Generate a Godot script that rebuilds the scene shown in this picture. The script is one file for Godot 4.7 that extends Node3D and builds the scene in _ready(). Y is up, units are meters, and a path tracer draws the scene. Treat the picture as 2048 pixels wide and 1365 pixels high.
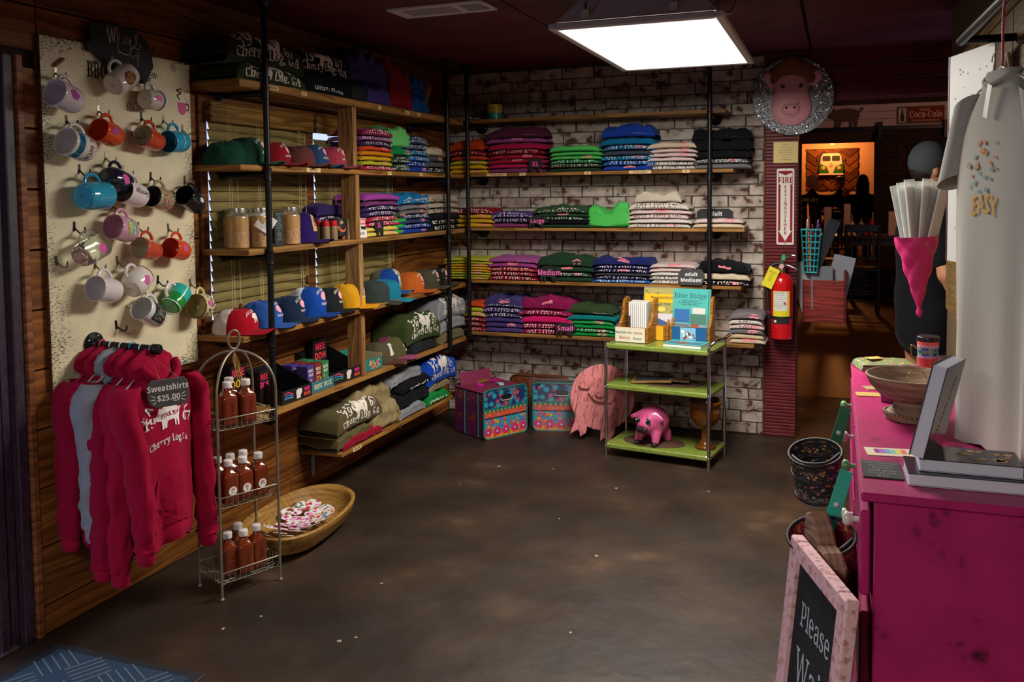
extends Node3D

var mats := {}
var texs := {}
var used := {}
var tcache := {}
var mcache := {}
var rng := RandomNumberGenerator.new()

# ---------------------------------------------------------------- mesh builder
class MB:
	var v := PackedVector3Array()
	var n := PackedVector3Array()
	var uv := PackedVector2Array()
	var ix := PackedInt32Array()
	var xf := Transform3D()

	func tri(a: Vector3, b: Vector3, c: Vector3) -> void:
		a = xf * a; b = xf * b; c = xf * c
		var m := (b - a).cross(c - a).normalized()
		var k := v.size()
		v.append_array([a, b, c]); n.append_array([m, m, m])
		uv.append_array([Vector2.ZERO, Vector2.RIGHT, Vector2.ONE])
		ix.append_array([k, k + 2, k + 1])

	func quad(a: Vector3, b: Vector3, c: Vector3, d: Vector3) -> void:
		a = xf * a; b = xf * b; c = xf * c; d = xf * d
		var m := (c - a).cross(d - b).normalized()
		var k := v.size()
		v.append_array([a, b, c, d]); n.append_array([m, m, m, m])
		uv.append_array([Vector2(0, 1), Vector2(1, 1), Vector2(1, 0), Vector2(0, 0)])
		ix.append_array([k, k + 2, k + 1, k, k + 3, k + 2])

	func box(c: Vector3, s: Vector3, bev := 0.0, b := Basis()) -> MB:
		var h := s * 0.5
		var old := xf
		xf = xf * Transform3D(b, c)
		if bev <= 0.0:
			for ax in 3:
				for sg in [-1.0, 1.0]:
					var u := (ax + 1) % 3
					var w := (ax + 2) % 3
					var p := []
					for q in [[-1, -1], [1, -1], [1, 1], [-1, 1]]:
						var t := Vector3()
						t[ax] = h[ax] * sg; t[u] = h[u] * q[0] * sg; t[w] = h[w] * q[1]
						p.append(t)
					quad(p[0], p[1], p[2], p[3])
		else:
			var e := minf(bev, minf(h.x, minf(h.y, h.z)) * 0.9)
			for ax in 3:
				for sg in [-1.0, 1.0]:
					var u := (ax + 1) % 3
					var w := (ax + 2) % 3
					var p := []
					for q in [[-1, -1], [1, -1], [1, 1], [-1, 1]]:
						var t := Vector3()
						t[ax] = h[ax] * sg; t[u] = (h[u] - e) * q[0] * sg; t[w] = (h[w] - e) * q[1]
						p.append(t)
					quad(p[0], p[1], p[2], p[3])
			for ax in 3:
				var u := (ax + 1) % 3
				var w := (ax + 2) % 3
				for su in [-1.0, 1.0]:
					for sw in [-1.0, 1.0]:
						var a := Vector3(); var b2 := Vector3(); var c2 := Vector3(); var d := Vector3()
						a[ax] = -(h[ax] - e); a[u] = h[u] * su; a[w] = (h[w] - e) * sw
						b2[ax] = h[ax] - e; b2[u] = h[u] * su; b2[w] = (h[w] - e) * sw
						c2[ax] = h[ax] - e; c2[u] = (h[u] - e) * su; c2[w] = h[w] * sw
						d[ax] = -(h[ax] - e); d[u] = (h[u] - e) * su; d[w] = h[w] * sw
						if su * sw > 0: quad(a, b2, c2, d)
						else: quad(d, c2, b2, a)
			for sx in [-1.0, 1.0]:
				for sy in [-1.0, 1.0]:
					for sz in [-1.0, 1.0]:
						var g := Vector3(h.x * sx, h.y * sy, h.z * sz)
						var a := g - Vector3(0, e * sy, e * sz)
						var b2 := g - Vector3(e * sx, 0, e * sz)
						var c2 := g - Vector3(e * sx, e * sy, 0)
						if sx * sy * sz > 0: tri(a, b2, c2)
						else: tri(a, c2, b2)
		xf = old
		return self

	# smooth surface from f(u, v), u and v in 0..1; cu / cv: closed round
	func grid(nu: int, nv: int, f: Callable, cu := false, cv := false) -> MB:
		var k := v.size()
		var pu := nu if cu else nu + 1
		var pv := nv if cv else nv + 1
		for i in pu:
			for j in pv:
				v.append(xf * f.call(float(i) / nu, float(j) / nv))
				uv.append(Vector2(float(i) / nu, float(j) / nv))
		var t := PackedInt32Array()
		for i in nu:
			var i2 := (i + 1) % pu
			for j in nv:
				var j2 := (j + 1) % pv
				var a := k + i * pv + j
				var b := k + i2 * pv + j
				var c := k + i2 * pv + j2
				var d := k + i * pv + j2
				t.append_array([a, b, c, a, c, d])
		smooth(k, t)
		return self

	# adds counter-clockwise triangles t over the vertices from k on, with smooth normals, turned outwards
	func smooth(k: int, t: PackedInt32Array) -> void:
		var mid := Vector3()
		for i in range(k, v.size()): mid += v[i]
		mid /= maxf(1.0, v.size() - k)
		var vol := 0.0
		var acc := PackedVector3Array()
		acc.resize(v.size() - k)
		for q in range(0, t.size(), 3):
			var a := v[t[q]]; var b := v[t[q + 1]]; var c := v[t[q + 2]]
			var m := (b - a).cross(c - a)
			vol += m.dot(a - mid)
			acc[t[q] - k] += m; acc[t[q + 1] - k] += m; acc[t[q + 2] - k] += m
		# weld normals of vertices at one place (poles, seams)
		var at := {}
		for i in acc.size():
			var key := Vector3i((v[k + i] * 20000.0).round())
			at[key] = at.get(key, Vector3()) + acc[i]
		var s := 1.0 if vol >= 0.0 else -1.0
		for i in acc.size():
			var key := Vector3i((v[k + i] * 20000.0).round())
			var m: Vector3 = at[key]
			if m.length_squared() < 1e-24: m = acc[i]
			n.append((m * s).normalized() if m.length_squared() > 1e-30 else Vector3.UP)
		for q in range(0, t.size(), 3):
			if s > 0: ix.append_array([t[q], t[q + 2], t[q + 1]])
			else: ix.append_array([t[q], t[q + 1], t[q + 2]])

	func tube(pts: Array, r, sides := 10, caps := true, closed := false) -> MB:
		var m := pts.size()
		var fr := []
		var up := Vector3.UP
		var t0: Vector3 = (pts[1] - pts[0]).normalized()
		if absf(t0.dot(up)) > 0.9: up = Vector3.RIGHT
		var side := t0.cross(up).normalized()
		for i in m:
			var a: Vector3 = pts[(i - 1 + m) % m] if closed else pts[maxi(i - 1, 0)]
			var b: Vector3 = pts[(i + 1) % m] if closed else pts[mini(i + 1, m - 1)]
			var t := (b - a).normalized()
			side = (side - t * side.dot(t)).normalized()
			fr.append([side, t.cross(side)])
		var rr := func(i: int) -> float: return r[i] if r is Array else r
		var f := func(u: float, w: float) -> Vector3:
			var i := int(round(u * (m if closed else m - 1))) % m
			var an := w * TAU
			return pts[i] + (fr[i][0] * cos(an) + fr[i][1] * sin(an)) * rr.call(i)
		grid(m if closed else m - 1, sides, f, closed, true)
		if caps and not closed:
			for e in [0, m - 1]:
				var c: Vector3 = pts[e]
				for j in sides:
					var a1 := TAU * j / sides
					var a2 := TAU * (j + 1) / sides
					var p1: Vector3 = c + (fr[e][0] * cos(a1) + fr[e][1] * sin(a1)) * rr.call(e)
					var p2: Vector3 = c + (fr[e][0] * cos(a2) + fr[e][1] * sin(a2)) * rr.call(e)
					if e == 0: tri(c, p2, p1)
					else: tri(c, p1, p2)
		return self

	# profile: array of Vector2(radius, y); a repeated point makes a sharp edge
	func lathe(prof: Array, segs := 24, sx := 1.0, sz := 1.0) -> MB:
		var runs := [[prof[0]]]
		for i in range(1, prof.size()):
			if prof[i].is_equal_approx(prof[i - 1]): runs.append([prof[i]])
			else: runs[-1].append(prof[i])
		for run in runs:
			if run.size() < 2: continue
			var f := func(u: float, w: float) -> Vector3:
				var p: Vector2 = run[int(round(u * (run.size() - 1)))]
				return Vector3(p.x * cos(w * TAU) * sx, p.y, p.x * sin(w * TAU) * sz)
			grid(run.size() - 1, segs, f, false, true)
		return self

	# outline in x,y, thickness along z from -d/2 to d/2
	func extrude(poly: PackedVector2Array, d: float, bev := 0.0) -> MB:
		if Geometry2D.is_polygon_clockwise(poly): poly.reverse()
		var inner := poly
		if bev > 0.0:
			var off := Geometry2D.offset_polygon(poly, -bev)
			if off.size() >= 1: inner = off[0]
			if Geometry2D.is_polygon_clockwise(inner): inner.reverse()
		var t := Geometry2D.triangulate_polygon(inner)
		var h := d * 0.5
		for i in range(0, t.size(), 3):
			var a := inner[t[i]]; var b := inner[t[i + 1]]; var c := inner[t[i + 2]]
			if (b - a).cross(c - a) < 0:
				var z := b; b = c; c = z
			tri(Vector3(a.x, a.y, h), Vector3(b.x, b.y, h), Vector3(c.x, c.y, h))
			tri(Vector3(a.x, a.y, -h), Vector3(c.x, c.y, -h), Vector3(b.x, b.y, -h))
		if bev > 0.0 and inner.size() > 2:
			var m := poly.size()
			# join the inset face to the outline by nearest points
			for s in [1.0, -1.0]:
				for i in m:
					var a := poly[i]; var b := poly[(i + 1) % m]
					var p := near(inner, a); var q := near(inner, b)
					var A := Vector3(a.x, a.y, s * (h - bev)); var B := Vector3(b.x, b.y, s * (h - bev))
					var P := Vector3(p.x, p.y, s * h); var Q := Vector3(q.x, q.y, s * h)
					if s > 0: quad(A, B, Q, P)
					else: quad(B, A, P, Q)
			h -= bev
		var mm := poly.size()
		for i in mm:
			var a := poly[i]; var b := poly[(i + 1) % mm]
			quad(Vector3(a.x, a.y, -h), Vector3(b.x, b.y, -h), Vector3(b.x, b.y, h), Vector3(a.x, a.y, h))
		return self

	func near(poly: PackedVector2Array, a: Vector2) -> Vector2:
		var best := poly[0]
		for p in poly:
			if p.distance_squared_to(a) < best.distance_squared_to(a): best = p
		return best

	# triangles of a flat outline laid on a surface by f(Vector2) -> Vector3
	func lay(tris: PackedVector2Array, f: Callable) -> MB:
		for i in range(0, tris.size(), 3):
			tri(f.call(tris[i]), f.call(tris[i + 1]), f.call(tris[i + 2]))
		return self

	func mesh() -> ArrayMesh:
		var a := []
		a.resize(Mesh.ARRAY_MAX)
		a[Mesh.ARRAY_VERTEX] = v; a[Mesh.ARRAY_NORMAL] = n; a[Mesh.ARRAY_TEX_UV] = uv; a[Mesh.ARRAY_INDEX] = ix
		var m := ArrayMesh.new()
		m.add_surface_from_arrays(Mesh.PRIMITIVE_TRIANGLES, a)
		return m

# ---------------------------------------------------------------- scene helpers
func numbered(called: String) -> String:
	var k: int = used.get(called, 0)
	used[called] = k + 1
	return called if k == 0 else "%s_%03d" % [called, k]

func meta(o: Node, label: String, category := "", group := "", kind := "") -> Node:
	if label: o.set_meta("label", label)
	if category: o.set_meta("category", category)
	if group: o.set_meta("group", group)
	if kind: o.set_meta("kind", kind)
	return o

func thing(called: String, label: String, category: String, group := "", at := Vector3.ZERO, basis_ := Basis()) -> Node3D:
	var o := Node3D.new()
	o.name = numbered(called)
	add_child(o)
	o.transform = Transform3D(basis_, at)
	meta(o, label, category, group)
	return o

func part(parent: Node, called: String, mb, m: Material, label := "") -> MeshInstance3D:
	var o := MeshInstance3D.new()
	o.name = called
	o.mesh = mb.mesh() if mb is MB else mb
	o.material_override = m
	parent.add_child(o, true)
	if label: o.set_meta("label", label)
	return o

func solo(called: String, mb, m: Material, label: String, category: String, group := "", at := Vector3.ZERO, basis_ := Basis()) -> MeshInstance3D:
	var o := MeshInstance3D.new()
	o.name = numbered(called)
	o.mesh = mb.mesh() if mb is MB else mb
	o.material_override = m
	add_child(o)
	o.transform = Transform3D(basis_, at)
	meta(o, label, category, group)
	return o

func struct(called: String, mb, m: Material, label: String, at := Vector3.ZERO, basis_ := Basis()) -> MeshInstance3D:
	var o := solo(called, mb, m, label, called.split("_")[0], "", at, basis_)
	o.set_meta("kind", "structure")
	return o

func structn(called: String, label: String, at := Vector3.ZERO) -> Node3D:
	var o := thing(called, label, called.split("_")[0], "", at)
	o.set_meta("kind", "structure")
	return o

func ry(a: float) -> Basis: return Basis(Vector3.UP, a)
func rx(a: float) -> Basis: return Basis(Vector3.RIGHT, a)
func rz(a: float) -> Basis: return Basis(Vector3.BACK, a)

func C(h: String) -> Color: return Color.html(h)

func noise(key: String, freq: float, ramp: Array, type := FastNoiseLite.TYPE_SIMPLEX_SMOOTH, oct := 4, size := 512, seed_ := 1) -> Texture2D:
	if texs.has(key): return texs[key]
	var f := FastNoiseLite.new()
	f.noise_type = type; f.frequency = freq; f.fractal_octaves = oct; f.seed = seed_
	var t := NoiseTexture2D.new()
	t.width = size; t.height = size; t.seamless = true; t.noise = f
	if ramp.size():
		var g := Gradient.new()
		g.offsets = PackedFloat32Array(ramp.map(func(r): return r[0]))
		g.colors = PackedColorArray(ramp.map(func(r): return r[1] if r[1] is Color else Color.html(r[1])))
		t.color_ramp = g
	texs[key] = t
	return t

# o: tex, ts (texture scale, Vector3 or float), world, bump, bs (cm), bts, metal, emis, alpha, refr, sheen, coat, spec, back, uvtex, rtex
func mat(key: String, col: Color, rough := 0.8, o := {}) -> StandardMaterial3D:
	if mats.has(key): return mats[key]
	var m := StandardMaterial3D.new()
	m.resource_name = key
	m.albedo_color = col
	m.roughness = rough
	m.metallic = o.get("metal", 0.0)
	if o.has("spec"): m.metallic_specular = o.spec
	if o.has("uvtex"): m.albedo_texture = o.uvtex
	if o.has("tex") or o.has("bump"):
		m.uv1_triplanar = not o.get("byuv", false)
		m.uv1_world_triplanar = o.get("world", false)
		var s = o.get("ts", 1.0)
		m.uv1_scale = s if s is Vector3 else Vector3.ONE * s
		if o.has("off"): m.uv1_offset = o.off
		if o.has("tex"): m.albedo_texture = o.tex
		if o.has("bump"):
			m.heightmap_enabled = true; m.heightmap_texture = o.bump; m.heightmap_scale = o.get("bs", 0.1)
		if o.has("rtex"): m.roughness_texture = o.rtex
	if o.has("emis"):
		m.emission_enabled = true; m.emission = o.emis; m.emission_energy_multiplier = o.get("ee", 1.0)
	if o.has("alpha"):
		m.transparency = BaseMaterial3D.TRANSPARENCY_ALPHA; m.albedo_color.a = o.alpha
	if o.has("refr"):
		m.refraction_enabled = true; m.refraction_scale = o.refr; m.transparency = BaseMaterial3D.TRANSPARENCY_ALPHA
	if o.has("sheen"):
		m.rim_enabled = true; m.rim = o.sheen; m.rim_tint = 0.6
	if o.has("coat"):
		m.clearcoat_enabled = true; m.clearcoat = o.coat; m.clearcoat_roughness = o.get("cr", 0.1)
	if o.has("back"):
		m.backlight_enabled = true; m.backlight = o.back
	mats[key] = m
	return m

func tint(h: String) -> StandardMaterial3D:   # matt printing ink
	return mat("ink_" + h, C(h), 0.85)

# ---------------------------------------------------------------- flat lettering and outlines
# triangles of a line of text, centred on 0,0; h = cap height in metres; face: sans, serif, mono
func text2(s: String, h: float, face := "sans", bold := true, narrow := 1.0) -> PackedVector2Array:
	var key := "%s|%s|%s" % [s, face, bold]
	if not tcache.has(key):
		var f := SystemFont.new()
		f.font_names = PackedStringArray([{"sans": "Droid Sans", "serif": "Droid Serif", "mono": "Droid Sans Mono"}[face]])
		f.font_weight = 700 if bold else 400
		var t := TextMesh.new()
		t.font = f; t.text = s; t.font_size = 32; t.depth = 0.0; t.pixel_size = 1.0 / 23.0; t.curve_step = 2.0
		t.horizontal_alignment = HORIZONTAL_ALIGNMENT_CENTER; t.vertical_alignment = VERTICAL_ALIGNMENT_CENTER
		var a := t.get_mesh_arrays()
		var r := PackedVector2Array()
		if a.size() and a[0] != null:
			var vv: PackedVector3Array = a[Mesh.ARRAY_VERTEX]
			var ii: PackedInt32Array = a[Mesh.ARRAY_INDEX]
			for i in range(0, ii.size(), 3):
				var p := vv[ii[i]]; var q := vv[ii[i + 1]]; var w := vv[ii[i + 2]]
				var pa := Vector2(p.x, p.y); var pb := Vector2(q.x, q.y); var pc := Vector2(w.x, w.y)
				if (pb - pa).cross(pc - pa) < 0: r.append_array([pa, pc, pb])
				else: r.append_array([pa, pb, pc])
		tcache[key] = r
	var out := PackedVector2Array()
	for p in tcache[key]: out.append(Vector2(p.x * h * narrow, p.y * h))
	return out

func poly2(poly: PackedVector2Array) -> PackedVector2Array:
	var t := Geometry2D.triangulate_polygon(poly)
	var r := PackedVector2Array()
	for i in range(0, t.size(), 3):
		var a := poly[t[i]]; var b := poly[t[i + 1]]; var c := poly[t[i + 2]]
		if (b - a).cross(c - a) < 0: r.append_array([a, c, b])
		else: r.append_array([a, b, c])
	return r

func moved(t: PackedVector2Array, by: Vector2, turn := 0.0, k := 1.0) -> PackedVector2Array:
	return Transform2D(turn, Vector2(k, k), 0.0, by) * t

# halves triangle edges longer than m, so that flat outlines can bend
func finer(t: PackedVector2Array, m: float) -> PackedVector2Array:
	var todo := t
	for pass_ in 6:
		var out := PackedVector2Array()
		var any := false
		for i in range(0, todo.size(), 3):
			var p := [todo[i], todo[i + 1], todo[i + 2]]
			var best := 0
			for e in 3:
				if p[e].distance_squared_to(p[(e + 1) % 3]) > p[best].distance_squared_to(p[(best + 1) % 3]): best = e
			var a: Vector2 = p[best]; var b: Vector2 = p[(best + 1) % 3]; var c: Vector2 = p[(best + 2) % 3]
			if a.distance_to(b) > m:
				var h := (a + b) * 0.5
				out.append_array([a, h, c, h, b, c]); any = true
			else: out.append_array([a, b, c])
		todo = out
		if not any: break
	return todo

func rect(w: float, h: float) -> PackedVector2Array:
	return PackedVector2Array([Vector2(-w / 2, -h / 2), Vector2(w / 2, -h / 2), Vector2(w / 2, h / 2), Vector2(-w / 2, h / 2)])

func rrect(w: float, h: float, r: float, k := 4) -> PackedVector2Array:
	var out := PackedVector2Array()
	for c in [[1, 1, 0.0], [-1, 1, PI / 2], [-1, -1, PI], [1, -1, 1.5 * PI]]:
		for i in k + 1:
			var a: float = c[2] + PI / 2 * i / k
			out.append(Vector2(c[0] * (w / 2 - r) + cos(a) * r, c[1] * (h / 2 - r) + sin(a) * r))
	return out

func ell(w: float, h: float, k := 24) -> PackedVector2Array:
	var out := PackedVector2Array()
	for i in k: out.append(Vector2(cos(TAU * i / k) * w / 2, sin(TAU * i / k) * h / 2))
	return out

# side view of a pig, snout to the left, 1 wide
func pig(w := 1.0, flip := false) -> PackedVector2Array:
	var p := PackedVector2Array([Vector2(-.5, .02), Vector2(-.49, .1), Vector2(-.42, .13), Vector2(-.36, .21), Vector2(-.33, .3), Vector2(-.27, .24), Vector2(-.18, .27), Vector2(0, .29), Vector2(.2, .28), Vector2(.34, .24), Vector2(.41, .18), Vector2(.46, .22), Vector2(.5, .19), Vector2(.45, .13), Vector2(.44, .02), Vector2(.4, -.08), Vector2(.39, -.2), Vector2(.36, -.32), Vector2(.28, -.32), Vector2(.29, -.2), Vector2(.25, -.12), Vector2(.22, -.32), Vector2(.15, -.32), Vector2(.14, -.13), Vector2(-.1, -.15), Vector2(-.14, -.32), Vector2(-.21, -.32), Vector2(-.2, -.2), Vector2(-.24, -.32), Vector2(-.31, -.32), Vector2(-.29, -.1), Vector2(-.36, -.05), Vector2(-.42, -.04)])
	var out := PackedVector2Array()
	for q in p: out.append(Vector2(-q.x if flip else q.x, q.y) * w)
	return out

func onplane(t: Transform3D) -> Callable:
	return func(p: Vector2) -> Vector3: return t * Vector3(p.x, p.y, 0.0)

func flat(tris: PackedVector2Array, t := Transform3D()) -> MB:
	return MB.new().lay(tris, onplane(t))

# a soft polyline pen stroke of width w (handwriting) on the plane
func stroke(pts: Array, w: float) -> PackedVector2Array:
	var r := PackedVector2Array()
	for i in pts.size() - 1:
		var a: Vector2 = pts[i]; var b: Vector2 = pts[i + 1]
		var d := (b - a).normalized() * w * 0.5
		var s := Vector2(-d.y, d.x)
		a -= d * 0.6; b += d * 0.6
		r.append_array([a - s, b - s, b + s, a - s, b + s, a + s])
	return r

func bez(pts: Array, per := 6) -> Array:   # Catmull-Rom through the points
	var out := []
	for i in pts.size() - 1:
		var p0 = pts[maxi(i - 1, 0)]; var p1 = pts[i]; var p2 = pts[i + 1]; var p3 = pts[mini(i + 2, pts.size() - 1)]
		for k in per:
			var t := float(k) / per
			out.append(0.5 * ((2.0 * p1) + (p2 - p0) * t + (2.0 * p0 - 5.0 * p1 + 4.0 * p2 - p3) * t * t + (3.0 * p1 - p0 - 3.0 * p2 + p3) * t * t * t))
	out.append(pts[-1])
	return out

# ---------------------------------------------------------------- smooth bodies from tapered bones
# bones: [a, b, ra, rb]; k: blend; cell size
func nets(bones: Array, k: float, cell: float, wobble := 0.0) -> MB:
	var lo := Vector3.INF; var hi := -Vector3.INF
	for b in bones:
		var r := maxf(b[2], b[3]) + k + cell * 2
		lo = lo.min(b[0] - Vector3.ONE * r).min(b[1] - Vector3.ONE * r)
		hi = hi.max(b[0] + Vector3.ONE * r).max(b[1] + Vector3.ONE * r)
	var d := Vector3i(((hi - lo) / cell).ceil()) + Vector3i.ONE
	var f := PackedFloat32Array()
	f.resize(d.x * d.y * d.z); f.fill(9.0)
	for b in bones:
		var r := maxf(b[2], b[3]) + k + cell * 2
		var l0 := Vector3i(((b[0].min(b[1]) - Vector3.ONE * r - lo) / cell).floor()).clampi(0, 9999)
		var h0 := Vector3i(((b[0].max(b[1]) + Vector3.ONE * r - lo) / cell).ceil()).min(d - Vector3i.ONE)
		var ab: Vector3 = b[1] - b[0]
		var l2 := maxf(ab.length_squared(), 1e-9)
		var sc: Vector3 = b[4] if b.size() > 4 else Vector3.ONE   # squash round the bone's middle
		for x in range(l0.x, h0.x + 1):
			for y in range(l0.y, h0.y + 1):
				var base := (x * d.y + y) * d.z
				for z in range(l0.z, h0.z + 1):
					var p := lo + Vector3(x, y, z) * cell
					var q: Vector3 = (p - b[0]) / sc
					var ab2: Vector3 = ab / sc
					var t := clampf(q.dot(ab2) / maxf(ab2.length_squared(), 1e-9), 0.0, 1.0)
					var ds: float = ((q - ab2 * t).length() - lerpf(b[2], b[3], t)) * minf(sc.x, minf(sc.y, sc.z))
					var o := f[base + z]
					var h := maxf(k - absf(o - ds), 0.0) / k
					f[base + z] = minf(o, ds) - h * h * k * 0.25
	var mb := MB.new()
	var id := {}
	var t := PackedInt32Array()
	var nb := [0, d.z, d.y * d.z]
	for x in d.x - 1:
		for y in d.y - 1:
			for z in d.z - 1:
				var i := (x * d.y + y) * d.z + z
				var s := Vector3(); var c := 0
				var neg := 0
				for q in 8:
					if f[i + (q & 1) + ((q >> 1) & 1) * d.z + (q >> 2) * d.y * d.z] < 0: neg += 1
				if neg == 0 or neg == 8: continue
				for e in [[0, 1], [2, 3], [4, 5], [6, 7], [0, 2], [1, 3], [4, 6], [5, 7], [0, 4], [1, 5], [2, 6], [3, 7]]:
					var a: int = e[0]; var b: int = e[1]
					var fa := f[i + (a & 1) + ((a >> 1) & 1) * d.z + (a >> 2) * d.y * d.z]
					var fb := f[i + (b & 1) + ((b >> 1) & 1) * d.z + (b >> 2) * d.y * d.z]
					if (fa < 0) != (fb < 0):
						var w := fa / (fa - fb)
						var pa := Vector3(a >> 2, (a >> 1) & 1, a & 1); var pb := Vector3(b >> 2, (b >> 1) & 1, b & 1)
						s += pa.lerp(pb, w); c += 1
				id[i] = mb.v.size()
				mb.v.append(lo + (Vector3(x, y, z) + s / c) * cell)
				mb.uv.append(Vector2.ZERO)
	for i in id:
		var x: int = i / (d.y * d.z); var y: int = (i / d.z) % d.y; var z: int = i % d.z
		var fa := f[i]
		# edges from the corner i along x, y, z; the four cells round each
		for ax in 3:
			var step: int = [d.y * d.z, d.z, 1][ax]
			var fb := f[i + step]
			if (fa < 0) == (fb < 0): continue
			var s1: int = [d.z, 1, d.y * d.z][ax]; var s2: int = [1, d.y * d.z, d.z][ax]
			if not (id.has(i - s1) and id.has(i - s2) and id.has(i - s1 - s2)): continue
			var A: int = id[i]; var B: int = id[i - s1]; var Cc: int = id[i - s1 - s2]; var D: int = id[i - s2]
			if fa < 0: t.append_array([A, B, Cc, A, Cc, D])
			else: t.append_array([A, Cc, B, A, D, Cc])
	mb.smooth(0, t)
	return mb

func v3(x: float, y: float, z: float) -> Vector3: return Vector3(x, y, z)
func v2(x: float, y: float) -> Vector2: return Vector2(x, y)
func nb() -> MB: return MB.new()
func mv(o: Vector3) -> Transform3D: return Transform3D(Basis(), o)
func pv(a: Array) -> PackedVector2Array: return PackedVector2Array(a)

# ================================================================ scene
func _ready() -> void:
	rng.seed = 7
	# ---- camera
	var cam := Camera3D.new()
	cam.name = "camera"
	cam.projection = Camera3D.PROJECTION_FRUSTUM
	cam.near = 0.05
	cam.far = 60.0
	cam.size = 0.05 * 1365.0 / 1761.7
	cam.frustum_offset = v2(0, -0.05 * (682.5 - 488.6) / 1761.7)
	cam.transform = Transform3D(ry(0.353812) * rx(-0.055916) * rz(-0.010385), v3(2.5426, 1.5, 5.57))
	add_child(cam)
	cam.current = true
	# ---- daylight outside, exposure
	var env := Environment.new()
	env.background_mode = Environment.BG_COLOR
	env.background_color = C("b4c2ee")
	env.background_energy_multiplier = 2.0
	env.tonemap_mode = Environment.TONE_MAPPER_LINEAR
	env.tonemap_exposure = 1.0
	env.sdfgi_enabled = true; env.ssao_enabled = true; env.ssil_enabled = true
	var we := WorldEnvironment.new()
	we.name = "world"; we.environment = env
	add_child(we)
	# ---- the two ceiling panels' light (the fittings are built further down)
	area_light("panel_light", v3(1.86, 2.098, 1.88), v2(0.56, 1.12), 8.5, C("fff6ec"))
	area_light("panel_light_entrance", v3(1.7, 2.098, 6.3), v2(0.56, 1.12), 7.0, C("fff6ec"))
	omni("dining_pendant_light", v3(2.45, 2.40, -11.45), 1.3, C("ff9a50"), 0.1)
	omni("dining_pendant_light", v3(4.75, 2.5, -4.2), 1.8, C("ffb070"), 0.1)
	build_room()
	build_shelves()
	build_mugs()
	build_sweaters()
	build_back_shirts()
	build_left_shirts()
	build_caps()
	build_left_items()
	build_lower_left()
	build_cart()
	build_floor_items()
	build_post_items()
	build_dresser()
	build_right_wall()
	build_far_rooms()

func area_light(called: String, at: Vector3, size: Vector2, e: float, c: Color) -> void:
	var l := AreaLight3D.new()
	l.name = called
	l.area_size = size
	l.area_normalize_energy = true
	l.light_energy = e; l.light_color = c; l.shadow_enabled = true
	l.area_range = 14.0
	l.transform = Transform3D(rx(-PI / 2), at)
	add_child(l, true)

func omni(called: String, at: Vector3, e: float, c: Color, size := 0.08) -> void:
	var l := OmniLight3D.new()
	l.name = called
	l.light_energy = e; l.light_color = c; l.light_size = size; l.shadow_enabled = true; l.omni_range = 16.0; l.omni_attenuation = 2.0
	l.position = at
	add_child(l, true)

func wood(key: String, col: String, rough := 0.6, ts := 1.0, off := Vector3.ZERO, seed_ := 1) -> StandardMaterial3D:
	return mat(key, C(col), rough, {"tex": grain(), "ts": ts, "off": off, "bump": grain(), "bs": 0.06, "spec": 0.35})

# long wavy grain along u, made once
func grain() -> Texture2D:
	if texs.has("grain"): return texs.grain
	var f := FastNoiseLite.new(); f.noise_type = FastNoiseLite.TYPE_SIMPLEX_SMOOTH; f.frequency = 0.03; f.fractal_octaves = 4; f.seed = 5
	var g := FastNoiseLite.new(); g.frequency = 0.004; g.seed = 9; g.fractal_octaves = 2
	var im := Image.create(512, 512, false, Image.FORMAT_RGB8)
	for y in 512:
		for x in 512:
			var a := TAU * x / 512.0
			var b := TAU * y / 512.0
			# closed round both ways
			var q := v3(cos(a) * 9.0, sin(a) * 9.0, 0)
			var w := g.get_noise_3d(cos(a) * 40.0 + cos(b) * 90.0, sin(a) * 40.0, sin(b) * 90.0) * 0.22
			var bb := b + w
			var s := f.get_noise_3d(cos(bb) * 160.0 + q.x, sin(bb) * 160.0 + q.y, q.x * 0.7)
			var ring := sin(bb * 26.0 + s * 5.0) * 0.5 + 0.5
			var v := clampf(0.80 + s * 0.30 - ring * ring * 0.16, 0.3, 1.0)
			im.set_pixel(x, y, Color(v, pow(v, 1.12), pow(v, 1.3)))
	texs["grain"] = ImageTexture.create_from_image(im)
	return texs.grain

func fabric_bump() -> Texture2D:
	return noise("fabric", 0.05, [], FastNoiseLite.TYPE_SIMPLEX_SMOOTH, 3, 256, 3)

func cloth(h: String, rough := 0.95) -> StandardMaterial3D:
	return mat("cloth_" + h, C(h), rough, {"tex": noise("heather", 0.12, [[0.0, "d2d2d2"], [0.5, "f0f0f0"], [1.0, "ffffff"]], FastNoiseLite.TYPE_SIMPLEX, 3, 256, 8), "ts": 7.0, "sheen": 0.35, "spec": 0.2})

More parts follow.
